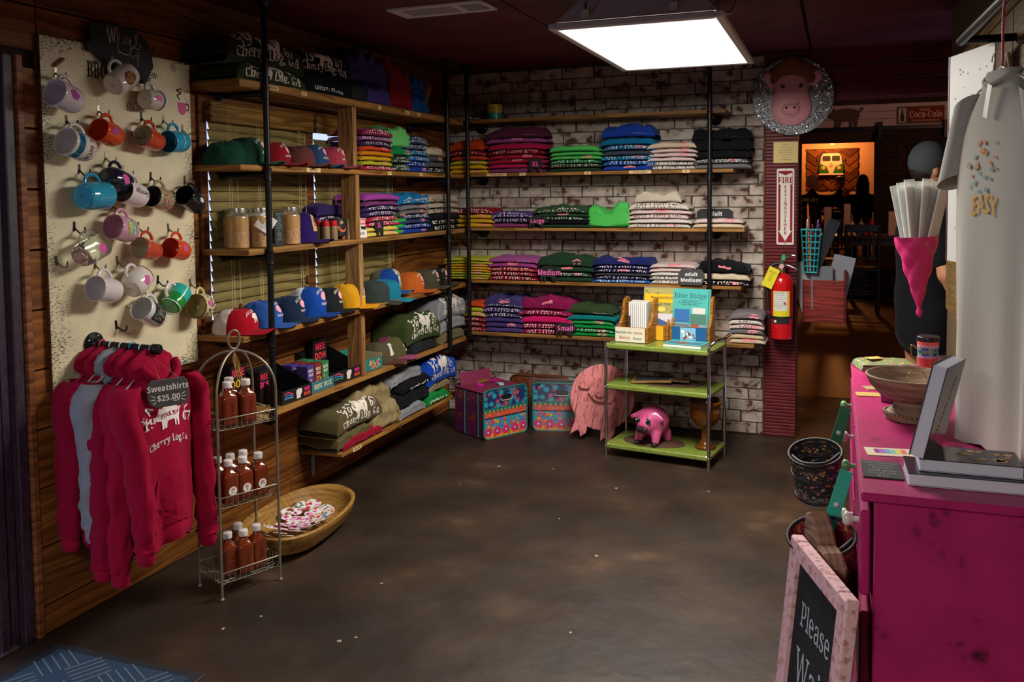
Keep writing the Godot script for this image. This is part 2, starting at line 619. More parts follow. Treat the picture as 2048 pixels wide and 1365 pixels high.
func build_room() -> void:
	# ---------- floor: dark stained concrete
	var ft := noise("concrete", 0.004, [[0.0, "2b221a"], [0.4, "3a2e23"], [0.6, "443629"], [0.8, "4e3f30"], [1.0, "6e5a45"]], FastNoiseLite.TYPE_SIMPLEX_SMOOTH, 7, 1024, 21)
	var fr := noise("concrete_gloss", 0.012, [[0.0, "8a8a8a"], [0.5, "a0a0a0"], [1.0, "b8b8b8"]], FastNoiseLite.TYPE_SIMPLEX_SMOOTH, 5, 512, 4)
	var fm := mat("concrete_floor", C("b9ada0"), 0.85, {"tex": ft, "rtex": fr, "ts": 0.42, "world": true, "bump": noise("concrete_bump", 0.03, [], FastNoiseLite.TYPE_SIMPLEX_SMOOTH, 5, 512, 17), "bs": 0.25, "spec": 0.5})
	struct("floor", nb().box(v3(1.6, -0.06, 3.05), v3(3.4, 0.12, 8.5)), fm, "dark brown stained concrete floor of the shop")
	var wf := wood("dining_floor_wood", "5b3a20", 0.4, 0.8)
	struct("floor_dining", nb().box(v3(3.0, -0.06, -7.2), v3(7.0, 0.12, 12.0)), wf, "brown wooden floor beyond the doorway")
	# flakes of paint and scraps lying on the concrete
	var chip := mat("chip", C("a08c74"), 0.9)
	# scraps lie flat
	var sp := nb()
	for p in [[1.02, 3.02], [0.98, 3.06], [1.5, 1.25], [1.35, 1.75], [1.62, 2.1], [0.72, 1.45], [0.9, 2.62], [1.7, 2.75], [1.1, 1.05], [1.95, 1.15], [0.62, 3.0], [0.55, 3.12], [1.2, 3.6], [1.78, 3.35], [0.8, 1.1]]:
		var k := rng.randf_range(0.004, 0.010)
		sp.xf = Transform3D(ry(rng.randf() * 6.0) * rx(-PI / 2), v3(p[0], 0.0006, p[1]))
		sp.extrude(pv([v2(-k, -k * .5), v2(k * .8, -k * .7), v2(k, k * .4), v2(-k * .3, k * .8)]), 0.0011)
	meta(solo("floor_debris", sp, chip, "pale scraps and paint flakes scattered on the concrete floor", "debris"), "", "", "", "stuff")

	# ---------- left wall: wide horizontal boards with a window and a door opening
	var wl := structn("wall_left", "brown wall of wide horizontal boards behind the shelves and mug board")
	var bm := mat("wall_backing", C("2a1a10"), 0.9)
	var bk := nb()
	for s in [[-0.1, 0.80, 0.0, 2.36], [0.80, 2.50, 0.0, 0.94], [0.80, 2.50, 1.90, 2.36], [2.50, 3.385, 0.0, 2.36], [3.385, 4.45, 1.98, 2.36], [4.45, 7.3, 0.0, 2.36]]:
		bk.box(v3(-0.065, (s[2] + s[3]) / 2, (s[0] + s[1]) / 2), v3(0.09, s[3] - s[2], s[1] - s[0]))
	part(wl, "backing", bk, bm)
	var seams := [0.0, 0.10, 0.305, 0.51, 0.715, 0.92, 1.125, 1.33, 1.535, 1.74, 1.945, 2.152, 2.345]
	for i in seams.size() - 1:
		var y0: float = seams[i]; var y1: float = seams[i + 1]
		var runs := [[0.0, 3.385]]
		if y1 > 0.94 and y0 < 1.90: runs = [[0.0, 0.80], [2.50, 3.385]]
		if i == 11: runs = [[0.0, 2.1], [2.1, 3.3], [3.3, 4.45]]
		elif i == 10: runs = [[0.0, 1.3], [1.3, 3.3], [3.3, 4.45]]
		elif i < 5: runs = [[0.0, [1.9, 1.2, 2.4, 1.6, 2.2][i]], [[1.9, 1.2, 2.4, 1.6, 2.2][i], 3.385]]
		for r in runs:
			var a := y0; var b := y1
			if r[0] >= 3.3: a = maxf(a, 2.0)
			if b - a < 0.02: continue
			var m := wood("wall_wood_%d" % ((i * 3 + int(r[0] * 2)) % 4), ["a8692f", "98602c", "b47338", "9e642b"][(i * 3 + int(r[0] * 2)) % 4], 0.55, 0.9, v3(0, i * 0.17, r[0] * 0.3))
			var o := part(wl, "plank", nb().box(Vector3.ZERO, v3(r[1] - r[0] - 0.003, b - a - 0.006, 0.018), 0.002), m)
			o.transform = Transform3D(ry(PI / 2), v3(-0.010, (a + b) / 2, (r[0] + r[1]) / 2))
	# ---------- window with wooden blinds
	var trimm := wood("trim_wood", "8a5a2e", 0.5, 1.3)
	var win := structn("window_1", "wide window behind the shelves covered by two olive wooden blinds")
	for t in [[2.495, 0.05], [1.695, 0.075], [0.785, 0.07]]:
		part(win, "frame", nb().box(v3(0.0, 1.42, t[0]), v3(0.03, 0.97, t[1]), 0.003), trimm)
	part(win, "frame", nb().box(v3(0.0, 0.935, 1.64), v3(0.032, 0.04, 1.76), 0.003), trimm)
	part(win, "frame", nb().box(v3(0.0, 1.915, 1.64), v3(0.032, 0.05, 1.76), 0.003), trimm)
	part(win, "pane", nb().box(v3(-0.09, 1.42, 1.64), v3(0.005, 0.96, 1.7)), mat("glass", C("dfe8ee"), 0.02, {"alpha": 0.06}))
	var slatm := mat("blind_slat", C("a89c62"), 0.35, {"tex": grain(), "ts": 0.8, "spec": 0.4, "back": C("6a6638")})
	var val := wood("valance_wood", "a07a3a", 0.45, 1.1)
	var bi := 0
	for b in [[1.735, 2.468], [0.823, 1.655]]:
		var bl := thing("wooden_blind", ["olive wooden slat blind nearer the mug board", "olive wooden slat blind nearer the brick wall"][bi], "blind", "window blinds", v3(0.0, 0.0, b[0]))
		bi += 1
		var w: float = b[1] - b[0]
		part(bl, "valance", nb().box(v3(0.045, 1.868, w / 2), v3(0.022, 0.085, w + 0.05), 0.004).box(v3(0.052, 1.85, w / 2), v3(0.02, 0.012, w + 0.05), 0.004).box(v3(0.052, 1.893, w / 2), v3(0.02, 0.014, w + 0.05), 0.004).box(v3(0.022, 1.868, w + 0.015), v3(0.04, 0.085, 0.016), 0.003), val)
		var y := 1.815 if bi == 1 else 1.772
		while y > 0.97:
			part(bl, "slat", nb().box(v3(0.0, 0, 0), v3(w, 0.050, 0.0035), 0.0015), slatm).transform = Transform3D(ry(PI / 2) * rx(-0.28), v3(0.018, y, w / 2))
			y -= 0.0437
		part(bl, "bottom_rail", nb().box(v3(0.02, 0.962, w / 2), v3(0.04, 0.018, w), 0.004), slatm)
		for z in [0.1, 0.42 * w + 0.12, w - 0.1]:
			var ct := nb()
			for dz in [-0.012, 0.004]:
				ct.tube([v3(0.046, 1.83, z + dz), v3(0.046, 0.965, z + dz)], 0.0012, 5)
			part(bl, "ladder_cord", ct, mat("cord", C("c9b98f"), 0.8))
		for z in [0.06, w - 0.14]:
			part(bl, "pull_cord", nb().tube([v3(0.055, 1.8, z), v3(0.055, 1.1 if z < 0.1 else 1.02, z)], 0.0013, 5), mat("cord", C("c9b98f"), 0.8))
			var tas := nb()
			tas.xf.origin = v3(0.055, 1.06 if z < 0.1 else 0.98, z)
			tas.lathe([v2(0.001, 0.05), v2(0.008, 0.045), v2(0.012, 0.015), v2(0.011, 0.003), v2(0.001, 0.0)], 10)
			part(bl, "cord_tassel", tas, wood("tassel_wood", "7c4a1e", 0.4, 4.0))
	# ---------- door opening: layered dark frame with an open door
	var dm := mat("door_paint", C("3a2b3c"), 0.5, {"tex": noise("scuff", 0.05, [[0.0, "6a5b62"], [0.45, "e6dde6"], [0.8, "fff6ff"], [1.0, "ffe9c0"]], FastNoiseLite.TYPE_SIMPLEX, 4, 512, 12), "ts": v3(3, 0.6, 3), "spec": 0.5})
	var fr2 := structn("door_1", "dark purple worn entrance door frame at the end of the board wall")
	part(fr2, "edge_strip", nb().box(v3(-0.02, 0.99, 3.374), v3(0.045, 1.98, 0.024), 0.002), wood("strip_wood", "a86a48", 0.5, 1.2))
	for d in [[-0.035, 3.408, 0.046], [-0.055, 3.452, 0.042], [-0.045, 3.494, 0.042], [-0.075, 3.545, 0.06]]:
		part(fr2, "jamb", nb().box(v3(d[0], 0.99, d[1]), v3(0.05, 1.98, d[2] - 0.006), 0.004), dm)
	part(fr2, "head", nb().box(v3(-0.05, 1.96, 3.95), v3(0.05, 0.06, 1.0), 0.004), dm)
	part(fr2, "threshold", nb().box(v3(-0.06, 0.006, 3.95), v3(0.11, 0.012, 0.99), 0.003), mat("alu", C("9a9a9e"), 0.35, {"metal": 0.9}))
	struct("ground_outside", nb().box(v3(-1.6, -0.1, 4.2), v3(3.0, 0.1, 4.0)), mat("pavement", C("8d8d92"), 0.9), "grey pavement outside the entrance door")

	# ---------- back wall: whitewashed bricks
	var wb := structn("wall_back", "whitewashed brick wall behind the shirt shelves")
	part(wb, "backing", nb().box(v3(1.06, 1.17, -0.06), v3(2.2, 2.36, 0.108)), mat("mortar", C("6f6862"), 0.95, {"tex": noise("mortar", 0.03, [[0.0, "4a4642"], [0.5, "8f8a85"], [1.0, "d8d2cc"]], FastNoiseLite.TYPE_SIMPLEX_SMOOTH, 4, 512, 33), "ts": 1.4, "world": true}))
	var bt := noise("brick_wash", 0.0085, [[0.0, "4a241e"], [0.16, "603830"], [0.26, "8a746c"], [0.34, "b3aaa3"], [0.6, "ccc6bf"], [1.0, "dcd7d1"]], FastNoiseLite.TYPE_SIMPLEX_SMOOTH, 6, 1024, 41)
	var bb := noise("brick_bump", 0.03, [], FastNoiseLite.TYPE_SIMPLEX, 5, 512, 42)
	var bmats := []
	for k in 4:
		bmats.append(mat("brick_%d" % k, C(["d9d2ca", "cdc5bd", "e0dad3", "c4b8b0"][k]), 0.85, {"tex": bt, "ts": 1.15, "world": true, "off": v3(0.31 * k, 0.17 * k, 0), "bump": bb, "bs": 0.25}))
	var spots := []
	var row := 0
	var cy := 0.006
	while cy < 2.32:
		var x := -0.215 * (0.5 if row % 2 else 0.0) - 0.02
		while x < 2.126:
			var l := 0.215 + rng.randf_range(-0.012, 0.012)
			var a := maxf(x, 0.0); var b := minf(x + l, 2.126)
			if b - a > 0.02: spots.append([a, b, cy])
			x += l
		cy += 0.0703; row += 1
	# the ones that the shelves, shirts and bags leave in view come first
	var shown := []
	var rest := []
	for s in spots:
		var hid := false
		var xm: float = (s[0] + s[1]) / 2; var ym: float = s[2] + 0.035
		if xm < 0.34 and ym > 0.25: hid = true
		for y in [0.601, 0.945, 1.288, 1.641]:
			if ym > y - 0.05 and ym < y + 0.10 and xm < 2.0: hid = true
		if hid: rest.append(s)
		else: shown.append(s)
	var merged := nb()
	var cnt := 0
	for s in shown + rest:
		var w: float = s[1] - s[0] - 0.005
		var ctr := v3((s[0] + s[1]) / 2, s[2] + 0.033, -0.004 + rng.randf_range(-0.0012, 0.0012))
		if cnt < 298:
			var key := "brick%d" % int(w * 200)
			if not mcache.has(key): mcache[key] = nb().box(Vector3.ZERO, v3(int(w * 200) / 200.0, 0.0655, 0.010), 0.003).mesh()
			part(wb, "brick", mcache[key], bmats[rng.randi() % 4]).transform = Transform3D(rz(rng.randf_range(-.004, .004)), ctr)
		else:
			merged.box(ctr, v3(w, 0.0655, 0.010), 0.003)
		cnt += 1
	if merged.v.size(): part(wb, "bricks_hidden", merged, bmats[0]).set_meta("kind", "stuff")
	# ---------- dark red siding: post, header over the doorway, wall beyond
	var red := mat("red_siding", C("6a1820"), 0.5, {"tex": noise("red_var", 0.02, [[0.0, "c8b8b8"], [1.0, "ffffff"]], FastNoiseLite.TYPE_SIMPLEX_SMOOTH, 3, 256, 6), "ts": 1.5, "world": true, "spec": 0.45})
	var post := structn("wall_post", "narrow dark red ribbed post between the brick wall and the doorway")
	part(post, "core", nb().box(v3(2.222, 1.17, -0.10), v3(0.188, 2.36, 0.2)), red)
	var ribs := nb()
	var y := 0.012
	while y < 2.33:
		ribs.box(v3(2.222, y, 0.001), v3(0.190, 0.019, 0.012), 0.004)
		y += 0.0206
	part(post, "ribbed_siding", ribs, red)
	part(post, "corner_bead", nb().box(v3(2.129, 1.17, 0.004), v3(0.010, 2.32, 0.014), 0.002), wood("bead_wood", "7a4a20", 0.6, 2.0))
	var hd := structn("wall_header", "dark maroon siding above the doorway")
	part(hd, "board", nb().box(v3(3.4, 2.20, -0.06), v3(2.17, 0.31, 0.1)), red)
	for k in 3:
		part(hd, "plank", nb().box(v3(3.4, 2.095 + k * 0.1, -0.004), v3(2.17, 0.094, 0.014), 0.003), red)
	part(hd, "board", nb().box(v3(3.95, 1.02, -0.06), v3(0.9, 2.06, 0.1)), red)
	# ---------- ceiling: maroon sheets with a gap
	var cm := mat("ceiling_paint", C("6e282f"), 0.6, {"tex": noise("ceiling_var", 0.008, [[0.0, "b0a8a8"], [1.0, "ffffff"]], FastNoiseLite.TYPE_SIMPLEX_SMOOTH, 4, 512, 14), "ts": 0.6, "world": true, "spec": 0.4})
	var ce := structn("ceiling", "dark maroon painted panel ceiling")
	part(ce, "slab", nb().box(v3(2.0, 2.42, 3.5), v3(4.4, 0.12, 7.8)), mat("dark_gap", C("120a0a"), 0.9))
	for c in [[-0.05, 1.165], [1.178, 2.38], [2.393, 4.1]]:
		for z in [[-0.1, 0.62], [0.633, 3.06], [3.073, 5.5], [5.513, 7.3]]:
			part(ce, "panel", nb().box(v3((c[0] + c[1]) / 2, 2.348, (z[0] + z[1]) / 2), v3(c[1] - c[0], 0.02, z[1] - z[0]), 0.003), cm)
	# ---------- the walls behind and beside the camera
	var plain := wood("wall_plain", "6e4522", 0.6, 0.8)
	struct("wall_front", nb().box(v3(1.5, 1.17, 7.35), v3(3.4, 2.36, 0.1)), plain, "wooden wall behind the entrance")
	struct("wall_right", nb().box(v3(3.10, 1.17, 4.13), v3(0.12, 2.36, 6.4)), mat("wall_tan", C("5b4630"), 0.8), "tan wall behind the gift display")
	struct("wall_side", nb().box(v3(4.2, 1.17, 0.45), v3(0.1, 2.36, 1.2)), red, "maroon wall of the passage beside the gift display")
	struct("wall_passage", nb().box(v3(3.68, 1.17, 0.99), v3(1.05, 2.36, 0.08)), red, "maroon wall closing the passage behind the gift display")
	build_fittings()

func build_fittings() -> void:
	# ---------- hanging flat ceiling lights
	var white := mat("light_frame", C("c9c6bf"), 0.35, {"spec": 0.5})
	var glow := mat("light_diffuser", C("ffffff"), 0.5, {"emis": C("fffaf2"), "ee": 1.6})
	var chrome := mat("chrome", C("c8c8cc"), 0.12, {"metal": 1.0})
	for q in [[v3(1.86, 2.12, 1.88), "white rectangular ceiling light hung on chains before the brick wall"], [v3(1.7, 2.12, 6.3), "white rectangular ceiling light hung over the entrance"]]:
		var t := thing("ceiling_light", q[1], "ceiling light", "ceiling lights", q[0])
		part(t, "diffuser", nb().box(v3(0, -0.016, 0), v3(0.575, 0.006, 1.135)), glow)
		var f := nb()
		for s in [-1.0, 1.0]:
			f.box(v3(s * 0.298, -0.010, 0), v3(0.028, 0.024, 1.19), 0.004)
			f.box(v3(0, -0.010, s * 0.581), v3(0.57, 0.024, 0.028), 0.004)
		part(t, "frame", f, white)
		# tapering housing
		var h := nb()
		var lo := [v3(-0.29, 0.006, -0.575), v3(0.29, 0.006, -0.575), v3(0.29, 0.006, 0.575), v3(-0.29, 0.006, 0.575)]
		var hi := [v3(-0.2, 0.115, -0.50), v3(0.2, 0.115, -0.50), v3(0.2, 0.115, 0.50), v3(-0.2, 0.115, 0.50)]
		for i in 4: h.quad(lo[(i + 1) % 4], lo[i], hi[i], hi[(i + 1) % 4])
		h.quad(hi[0], hi[3], hi[2], hi[1]); h.quad(lo[0], lo[1], lo[2], lo[3])
		part(t, "housing", h, mat("housing", C("dcdad8"), 0.5))
		for sx in [-0.18, 0.14]:
			for sz in [-0.56, 0.56]:
				part(t, "clip", nb().box(v3(sx, 0.03, sz), v3(0.03, 0.04, 0.012), 0.003), white)
				var ch := nb()
				for k in 8:
					var cpt := v3(sx, 0.055 + k * 0.021, sz)
					var ring := []
					for a in 10:
						var an := TAU * a / 10
						ring.append(cpt + (v3(cos(an) * 0.005, sin(an) * 0.013, 0) if k % 2 else v3(0, sin(an) * 0.013, cos(an) * 0.005)))
					ch.tube(ring, 0.0018, 5, false, true)
				part(t, "chain", ch, mat("dark_metal", C("2a2a2c"), 0.4, {"metal": 0.9}))
		var cord := bez([v3(0.2, 0.1, 0.2), v3(0.3, 0.19, 0.15), v3(0.34, 0.12, 0.35), v3(0.325, 0.02, 0.45), v3(0.30, 0.01, 0.5)])
		part(t, "power_cord", nb().tube(cord, 0.005, 7), mat("grey_cord", C("8e8a84"), 0.6))
	# ---------- air vent
	var v := thing("ceiling_vent", "white louvred air vent in the maroon ceiling", "vent", "", v3(0.875, 2.338, 1.927), ry(-0.03))
	var vm := mat("vent_white", C("d3cec4"), 0.5)
	var fr := nb()
	fr.box(v3(0, -0.006, 0.085), v3(0.46, 0.012, 0.025), 0.003).box(v3(0, -0.006, -0.085), v3(0.46, 0.012, 0.025), 0.003)
	fr.box(v3(-0.205, -0.006, 0), v3(0.05, 0.012, 0.17), 0.003).box(v3(0.222, -0.006, 0), v3(0.02, 0.012, 0.17), 0.003).box(v3(0.085, -0.006, 0), v3(0.02, 0.012, 0.17), 0.003)
	part(v, "frame", fr, vm)
	for k in 9:
		part(v, "louvre", nb().box(v3(-0.05, -0.005, -0.068 + k * 0.017), v3(0.26, 0.002, 0.016), 0.0, rx(0.6)), vm)
	for k in 6:
		part(v, "louvre", nb().box(v3(0.11 + k * 0.018, -0.005, 0), v3(0.002, 0.014, 0.14), 0.0, rz(0.5)), vm)

func pine(i: int) -> StandardMaterial3D:
	return wood("pine_%d" % (i % 4), ["c1904e", "b98644", "c99a5a", "bd8a4a"][i % 4], 0.55, 1.3, v3(i * 0.37, i * 0.21, 0))

func build_shelves() -> void:
	var black := mat("black_pipe", C("1b1c1e"), 0.38, {"metal": 0.55, "spec": 0.5})
	var names := ["top", "second", "third", "fourth", "fifth", "lowest"]
	# ---------- left shelves: y top, thickness, far end, near end
	var i := 0
	for s in [[1.990, 0.036, 0.0, 2.552], [1.637, 0.025, 0.0, 2.56], [1.282, 0.025, 0.0, 2.52], [0.923, 0.025, 0.0, 2.57], [0.568, 0.025, 0.0, 2.50], [0.222, 0.019, 0.36, 1.825]]:
		var l: float = s[3] - s[2]
		var t := thing("shelf_board", "%s pine shelf on the board wall%s" % [names[i], [" holding folded hoodies", " holding five faded caps", " holding jars and shakers", " holding a row of bright caps", " holding toy boxes", " holding crumpled hoodies"][i]], "shelf", "shelves on the board wall", v3(0.125, s[0] - s[1] / 2, (s[2] + s[3]) / 2), ry(PI / 2))
		part(t, "board", nb().box(Vector3.ZERO, v3(l, s[1], 0.25), 0.003), pine(i))
		if i == 5:
			for z in [1.72, 0.75]:
				var br := nb()
				br.box(v3(-(z - 1.0925), -0.085, -0.115), v3(0.022, 0.15, 0.016), 0.004).box(v3(-(z - 1.0925), -0.016, -0.02), v3(0.022, 0.012, 0.19), 0.003)
				part(t, "bracket", br, mat("grey_bracket", C("8d8a88"), 0.4, {"metal": 0.4}))
		var tags: Array = {0: [[2.327, "MEDIUM"], [2.087, "XL"], [1.377, "L"], [1.056, "XXL"], [0.909, "XL"]], 1: [[2.023, "HATS $22."], [1.278, "XL"], [0.889, "XL"]], 5: [[1.681, "MEDIUM"]]}.get(i, [])
		for g in tags: tape(t, v3(-(g[0] - (s[2] + s[3]) / 2), 0.0, 0.1255), g[1])
		i += 1
	# ---------- back shelves: y top, right end
	i = 0
	for s in [[1.991, 1.925], [1.641, 1.969], [1.288, 2.034], [0.945, 2.015], [0.601, 2.09]]:
		var l: float = s[1] - 0.252
		var t := thing("shelf_board", "%s pine shelf on the brick wall%s" % [names[i], [" holding a small planter", " holding extra large shirts", " holding large shirts", " holding medium shirts", " holding small shirts"][i]], "shelf", "shelves on the brick wall", v3(0.252 + l / 2, s[0] - 0.01, 0.127))
		part(t, "board", nb().box(Vector3.ZERO, v3(l, 0.02, 0.246), 0.002), pine(i + 2))
		var tags: Array = {1: [[0.477, "EXTRA LARGE"], [0.655, "XL"], [1.084, "XL"], [1.414, "EXTRA LARGE"], [1.692, "XL"]]}.get(i, [])
		for g in tags: tape(t, v3(g[0] - 0.252 - l / 2, 0.0, 0.1245), g[1])
		i += 1
	# ---------- pipe supports: foot of the upright, direction to the wall, undersides of the boards
	var L := [1.954, 1.612, 1.257, 0.898, 0.543]
	var B := [1.971, 1.621, 1.268, 0.925, 0.581]
	for p in [[v3(0.265, 0, 2.398), v3(-1, 0, 0), L, "black iron pipe shelf support nearest the mug board"], [v3(0.265, 0, 0.543), v3(-1, 0, 0), L, "black iron pipe support of the board-wall shelves beside the corner"], [v3(0.281, 0, 0.265), v3(0, 0, -1), B, "black iron pipe support of the brick-wall shelves beside the corner"], [v3(1.833, 0, 0.265), v3(0, 0, -1), B, "black iron pipe shelf support beside the fire extinguisher post"]]:
		var t := thing("pipe_support", p[3], "pipe support", "black pipe shelf supports", p[0])
		var dir: Vector3 = p[1]
		var ys: Array = p[2]
		var low: float = ys[4] - 0.016
		part(t, "upright", nb().tube([v3(0, low, 0), v3(0, 2.335, 0)], 0.0134, 14), black)
		var fl := nb()
		fl.xf.origin = v3(0, 2.325, 0)
		fl.lathe([v2(0.0, 0.012), v2(0.045, 0.012), v2(0.045, 0.012), v2(0.045, 0.004), v2(0.02, 0.0), v2(0.02, -0.02), v2(0.013, -0.02)], 20)
		part(t, "flange", fl, black)
		var k := 0
		for yb in ys:
			var y: float = yb - 0.0145
			var reach := 0.262
			part(t, "arm", nb().tube([v3(0, y, 0), dir * reach + v3(0, y, 0)], 0.0134, 12), black)
			var te := nb()
			if k < 4: te.tube([v3(0, y - 0.026, 0), v3(0, y - 0.022, 0), v3(0, y - 0.021, 0), v3(0, y + 0.021, 0), v3(0, y + 0.022, 0), v3(0, y + 0.026, 0)], [0.0185, 0.0185, 0.0165, 0.0165, 0.0185, 0.0185], 14)
			else: te.tube(bez([v3(0, y + 0.026, 0), v3(0, y + 0.008, 0), dir * 0.012 + v3(0, y - 0.001, 0), dir * 0.028 + v3(0, y, 0)]), 0.0175, 14)
			te.tube([dir * 0.01 + v3(0, y, 0), dir * 0.028 + v3(0, y, 0), dir * 0.029 + v3(0, y, 0), dir * 0.034 + v3(0, y, 0)], [0.0165, 0.0165, 0.0185, 0.0185], 14)
			part(t, "fitting", te, black)
			var wf := nb()
			wf.xf = Transform3D(Basis(Quaternion(Vector3.UP, dir)), dir * (reach - 0.001) + v3(0, y, 0))
			wf.lathe([v2(0.0, 0.0), v2(0.042, 0.0), v2(0.042, 0.0), v2(0.042, -0.008), v2(0.022, -0.012), v2(0.019, -0.028), v2(0.013, -0.028)], 22)
			part(t, "wall_flange", wf, black)
			k += 1
	# ---------- upright studs between the left shelves
	i = 0
	for s in [[1.637, 1.953, 1.63], [1.282, 1.611, 1.612], [0.923, 1.256, 1.588], [0.568, 0.897, 1.582]]:
		var h: float = s[1] - s[0]
		var t := solo("shelf_stud", nb().box(Vector3.ZERO, v3(h - 0.001, 0.088, 0.038), 0.003), wood("stud_wood_%d" % i, ["cfa36a", "c89a5e", "d2a870", "c2925a"][i], 0.6, 1.6, v3(i * 0.4, i * 0.3, 0)), "short pine stud standing on the %s board-wall shelf" % names[i + 1], "stud", "studs between the shelves", v3(0.200, (s[0] + s[1]) / 2, s[2]), Basis(v3(0, 1, 0), v3(1, 0, 0), v3(0, 0, -1)))
		i += 1

func tape(t: Node, at: Vector3, s: String) -> void:
	var w := 0.022 + 0.0105 * s.length()
	var o := part(t, "tape_label", nb().box(Vector3.ZERO, v3(w, 0.019, 0.0006)), mat("masking_tape", C("d9bd84"), 0.8))
	o.position = at
	part(o, "lettering", flat(text2(s, 0.010, "sans", true), mv(v3(0, 0, 0.0006))), tint("2a2018"))

# profile of a folded garment: from the front bottom up over the front edge and back along the top, then round
# returns points (z, y) for s in 0..1; lobes = visible folds at the front
func fold_prof(s: float, d: float, t: float, lobes: int, notch: float) -> Vector2:
	var a := s * TAU - PI / 2          # -90 bottom, 0 front, 90 top, 180 back
	var c := cos(a); var q := sin(a)
	var y := signf(q) * pow(absf(q), 0.75) * t * 0.5
	var z := signf(c) * pow(absf(c), 0.22) * d * 0.5
	if c > 0.0 and lobes > 0:
		var ph := (y / t + 0.5) * lobes
		var g := absf(sin(ph * PI))
		z -= notch * (1.0 - pow(g, 0.5)) * pow(absf(c), 0.3)
	return v2(z, y)

var wn: FastNoiseLite

func wrinkle(p: Vector3) -> float:
	if wn == null:
		wn = FastNoiseLite.new(); wn.seed = 77; wn.frequency = 1.0; wn.fractal_octaves = 3; wn.noise_type = FastNoiseLite.TYPE_SIMPLEX_SMOOTH
	return wn.get_noise_3d(p.x, p.y, p.z)

# f(u, s) -> point on a folded garment w wide, d deep, t thick, lying on y = 0; droop: ends hang; rum: crumple
func fold_surf(w: float, d: float, t: float, droop: float, rum: float, lobes: int, sd: float) -> Callable:
	return func(u: float, s: float) -> Vector3:
		var x := (u - 0.5) * 2.0
		var e := pow(maxf(0.0, 1.0 - pow(absf(x), 7.0)), 0.5)
		var p := fold_prof(s, d * (0.93 + 0.07 * e), t * (0.25 + 0.75 * e), lobes, t * 0.22)
		var px := signf(x) * (1.0 - pow(1.0 - absf(x), 1.15)) * w * 0.5
		var y := p.y + t * 0.5 * (0.25 + 0.75 * e) - droop * x * x
		var up := clampf((p.y / t + 0.5), 0.0, 1.0)
		var n1 := wrinkle(v3(px * 9.0 + sd, p.x * 7.0, sd * 3.1))
		var n2 := wrinkle(v3(px * 24.0 + sd, p.x * 17.0 + p.y * 30.0, sd * 1.7))
		y += (n1 * minf(rum, 0.6) * 0.8 + n2 * 0.14 * rum) * t * up * (0.35 + 0.65 * e) + n1 * t * 0.14 * up
		var zz := p.x + n2 * (0.003 + rum * 0.006) + wrinkle(v3(px * 5.0, sd, 0)) * 0.006
		if p.x > 0: y -= 0.003 * up
		return v3(px + n2 * 0.003, y, zz)

# a callable laying flat print (x across, y up from the front bottom edge) on that surface, lifted by h
func fold_lay(f: Callable, w: float, d: float, t: float, h := 0.0012) -> Callable:
	var tab := []
	var len_ := [0.0]
	var prev: Vector3
	for i in 41:
		var p: Vector3 = f.call(0.5, 0.06 + 0.44 * i / 40.0)
		if i: len_.append(len_[-1] + v2(p.y - prev.y, p.z - prev.z).length())
		prev = p
	return func(q: Vector2) -> Vector3:
		var i := 0
		while i < 39 and len_[i + 1] < q.y: i += 1
		var k := clampf((q.y - len_[i]) / maxf(1e-6, len_[i + 1] - len_[i]), 0.0, 1.0)
		var s := 0.06 + 0.44 * (i + k) / 40.0
		var x := clampf(q.x / (w * 0.5), -0.97, 0.97)
		var ux := signf(x) * (1.0 - pow(1.0 - absf(x), 1.0 / 1.15))
		var u := ux * 0.5 + 0.5
		var p: Vector3 = f.call(u, s)
		var a: Vector3 = f.call(minf(u + 0.01, 1.0), s) - f.call(maxf(u - 0.01, 0.0), s)
		var b: Vector3 = f.call(u, s + 0.006) - f.call(u, s - 0.006)
		var m := a.cross(b).normalized()
		if m.y + m.z * 0.6 < 0: m = -m
		return p + m * h

func arched(t: PackedVector2Array, w: float, rise: float) -> PackedVector2Array:
	var out := PackedVector2Array()
	for p in t: out.append(v2(p.x, p.y + rise * (1.0 - pow(2.0 * p.x / w, 2.0))))
	return out

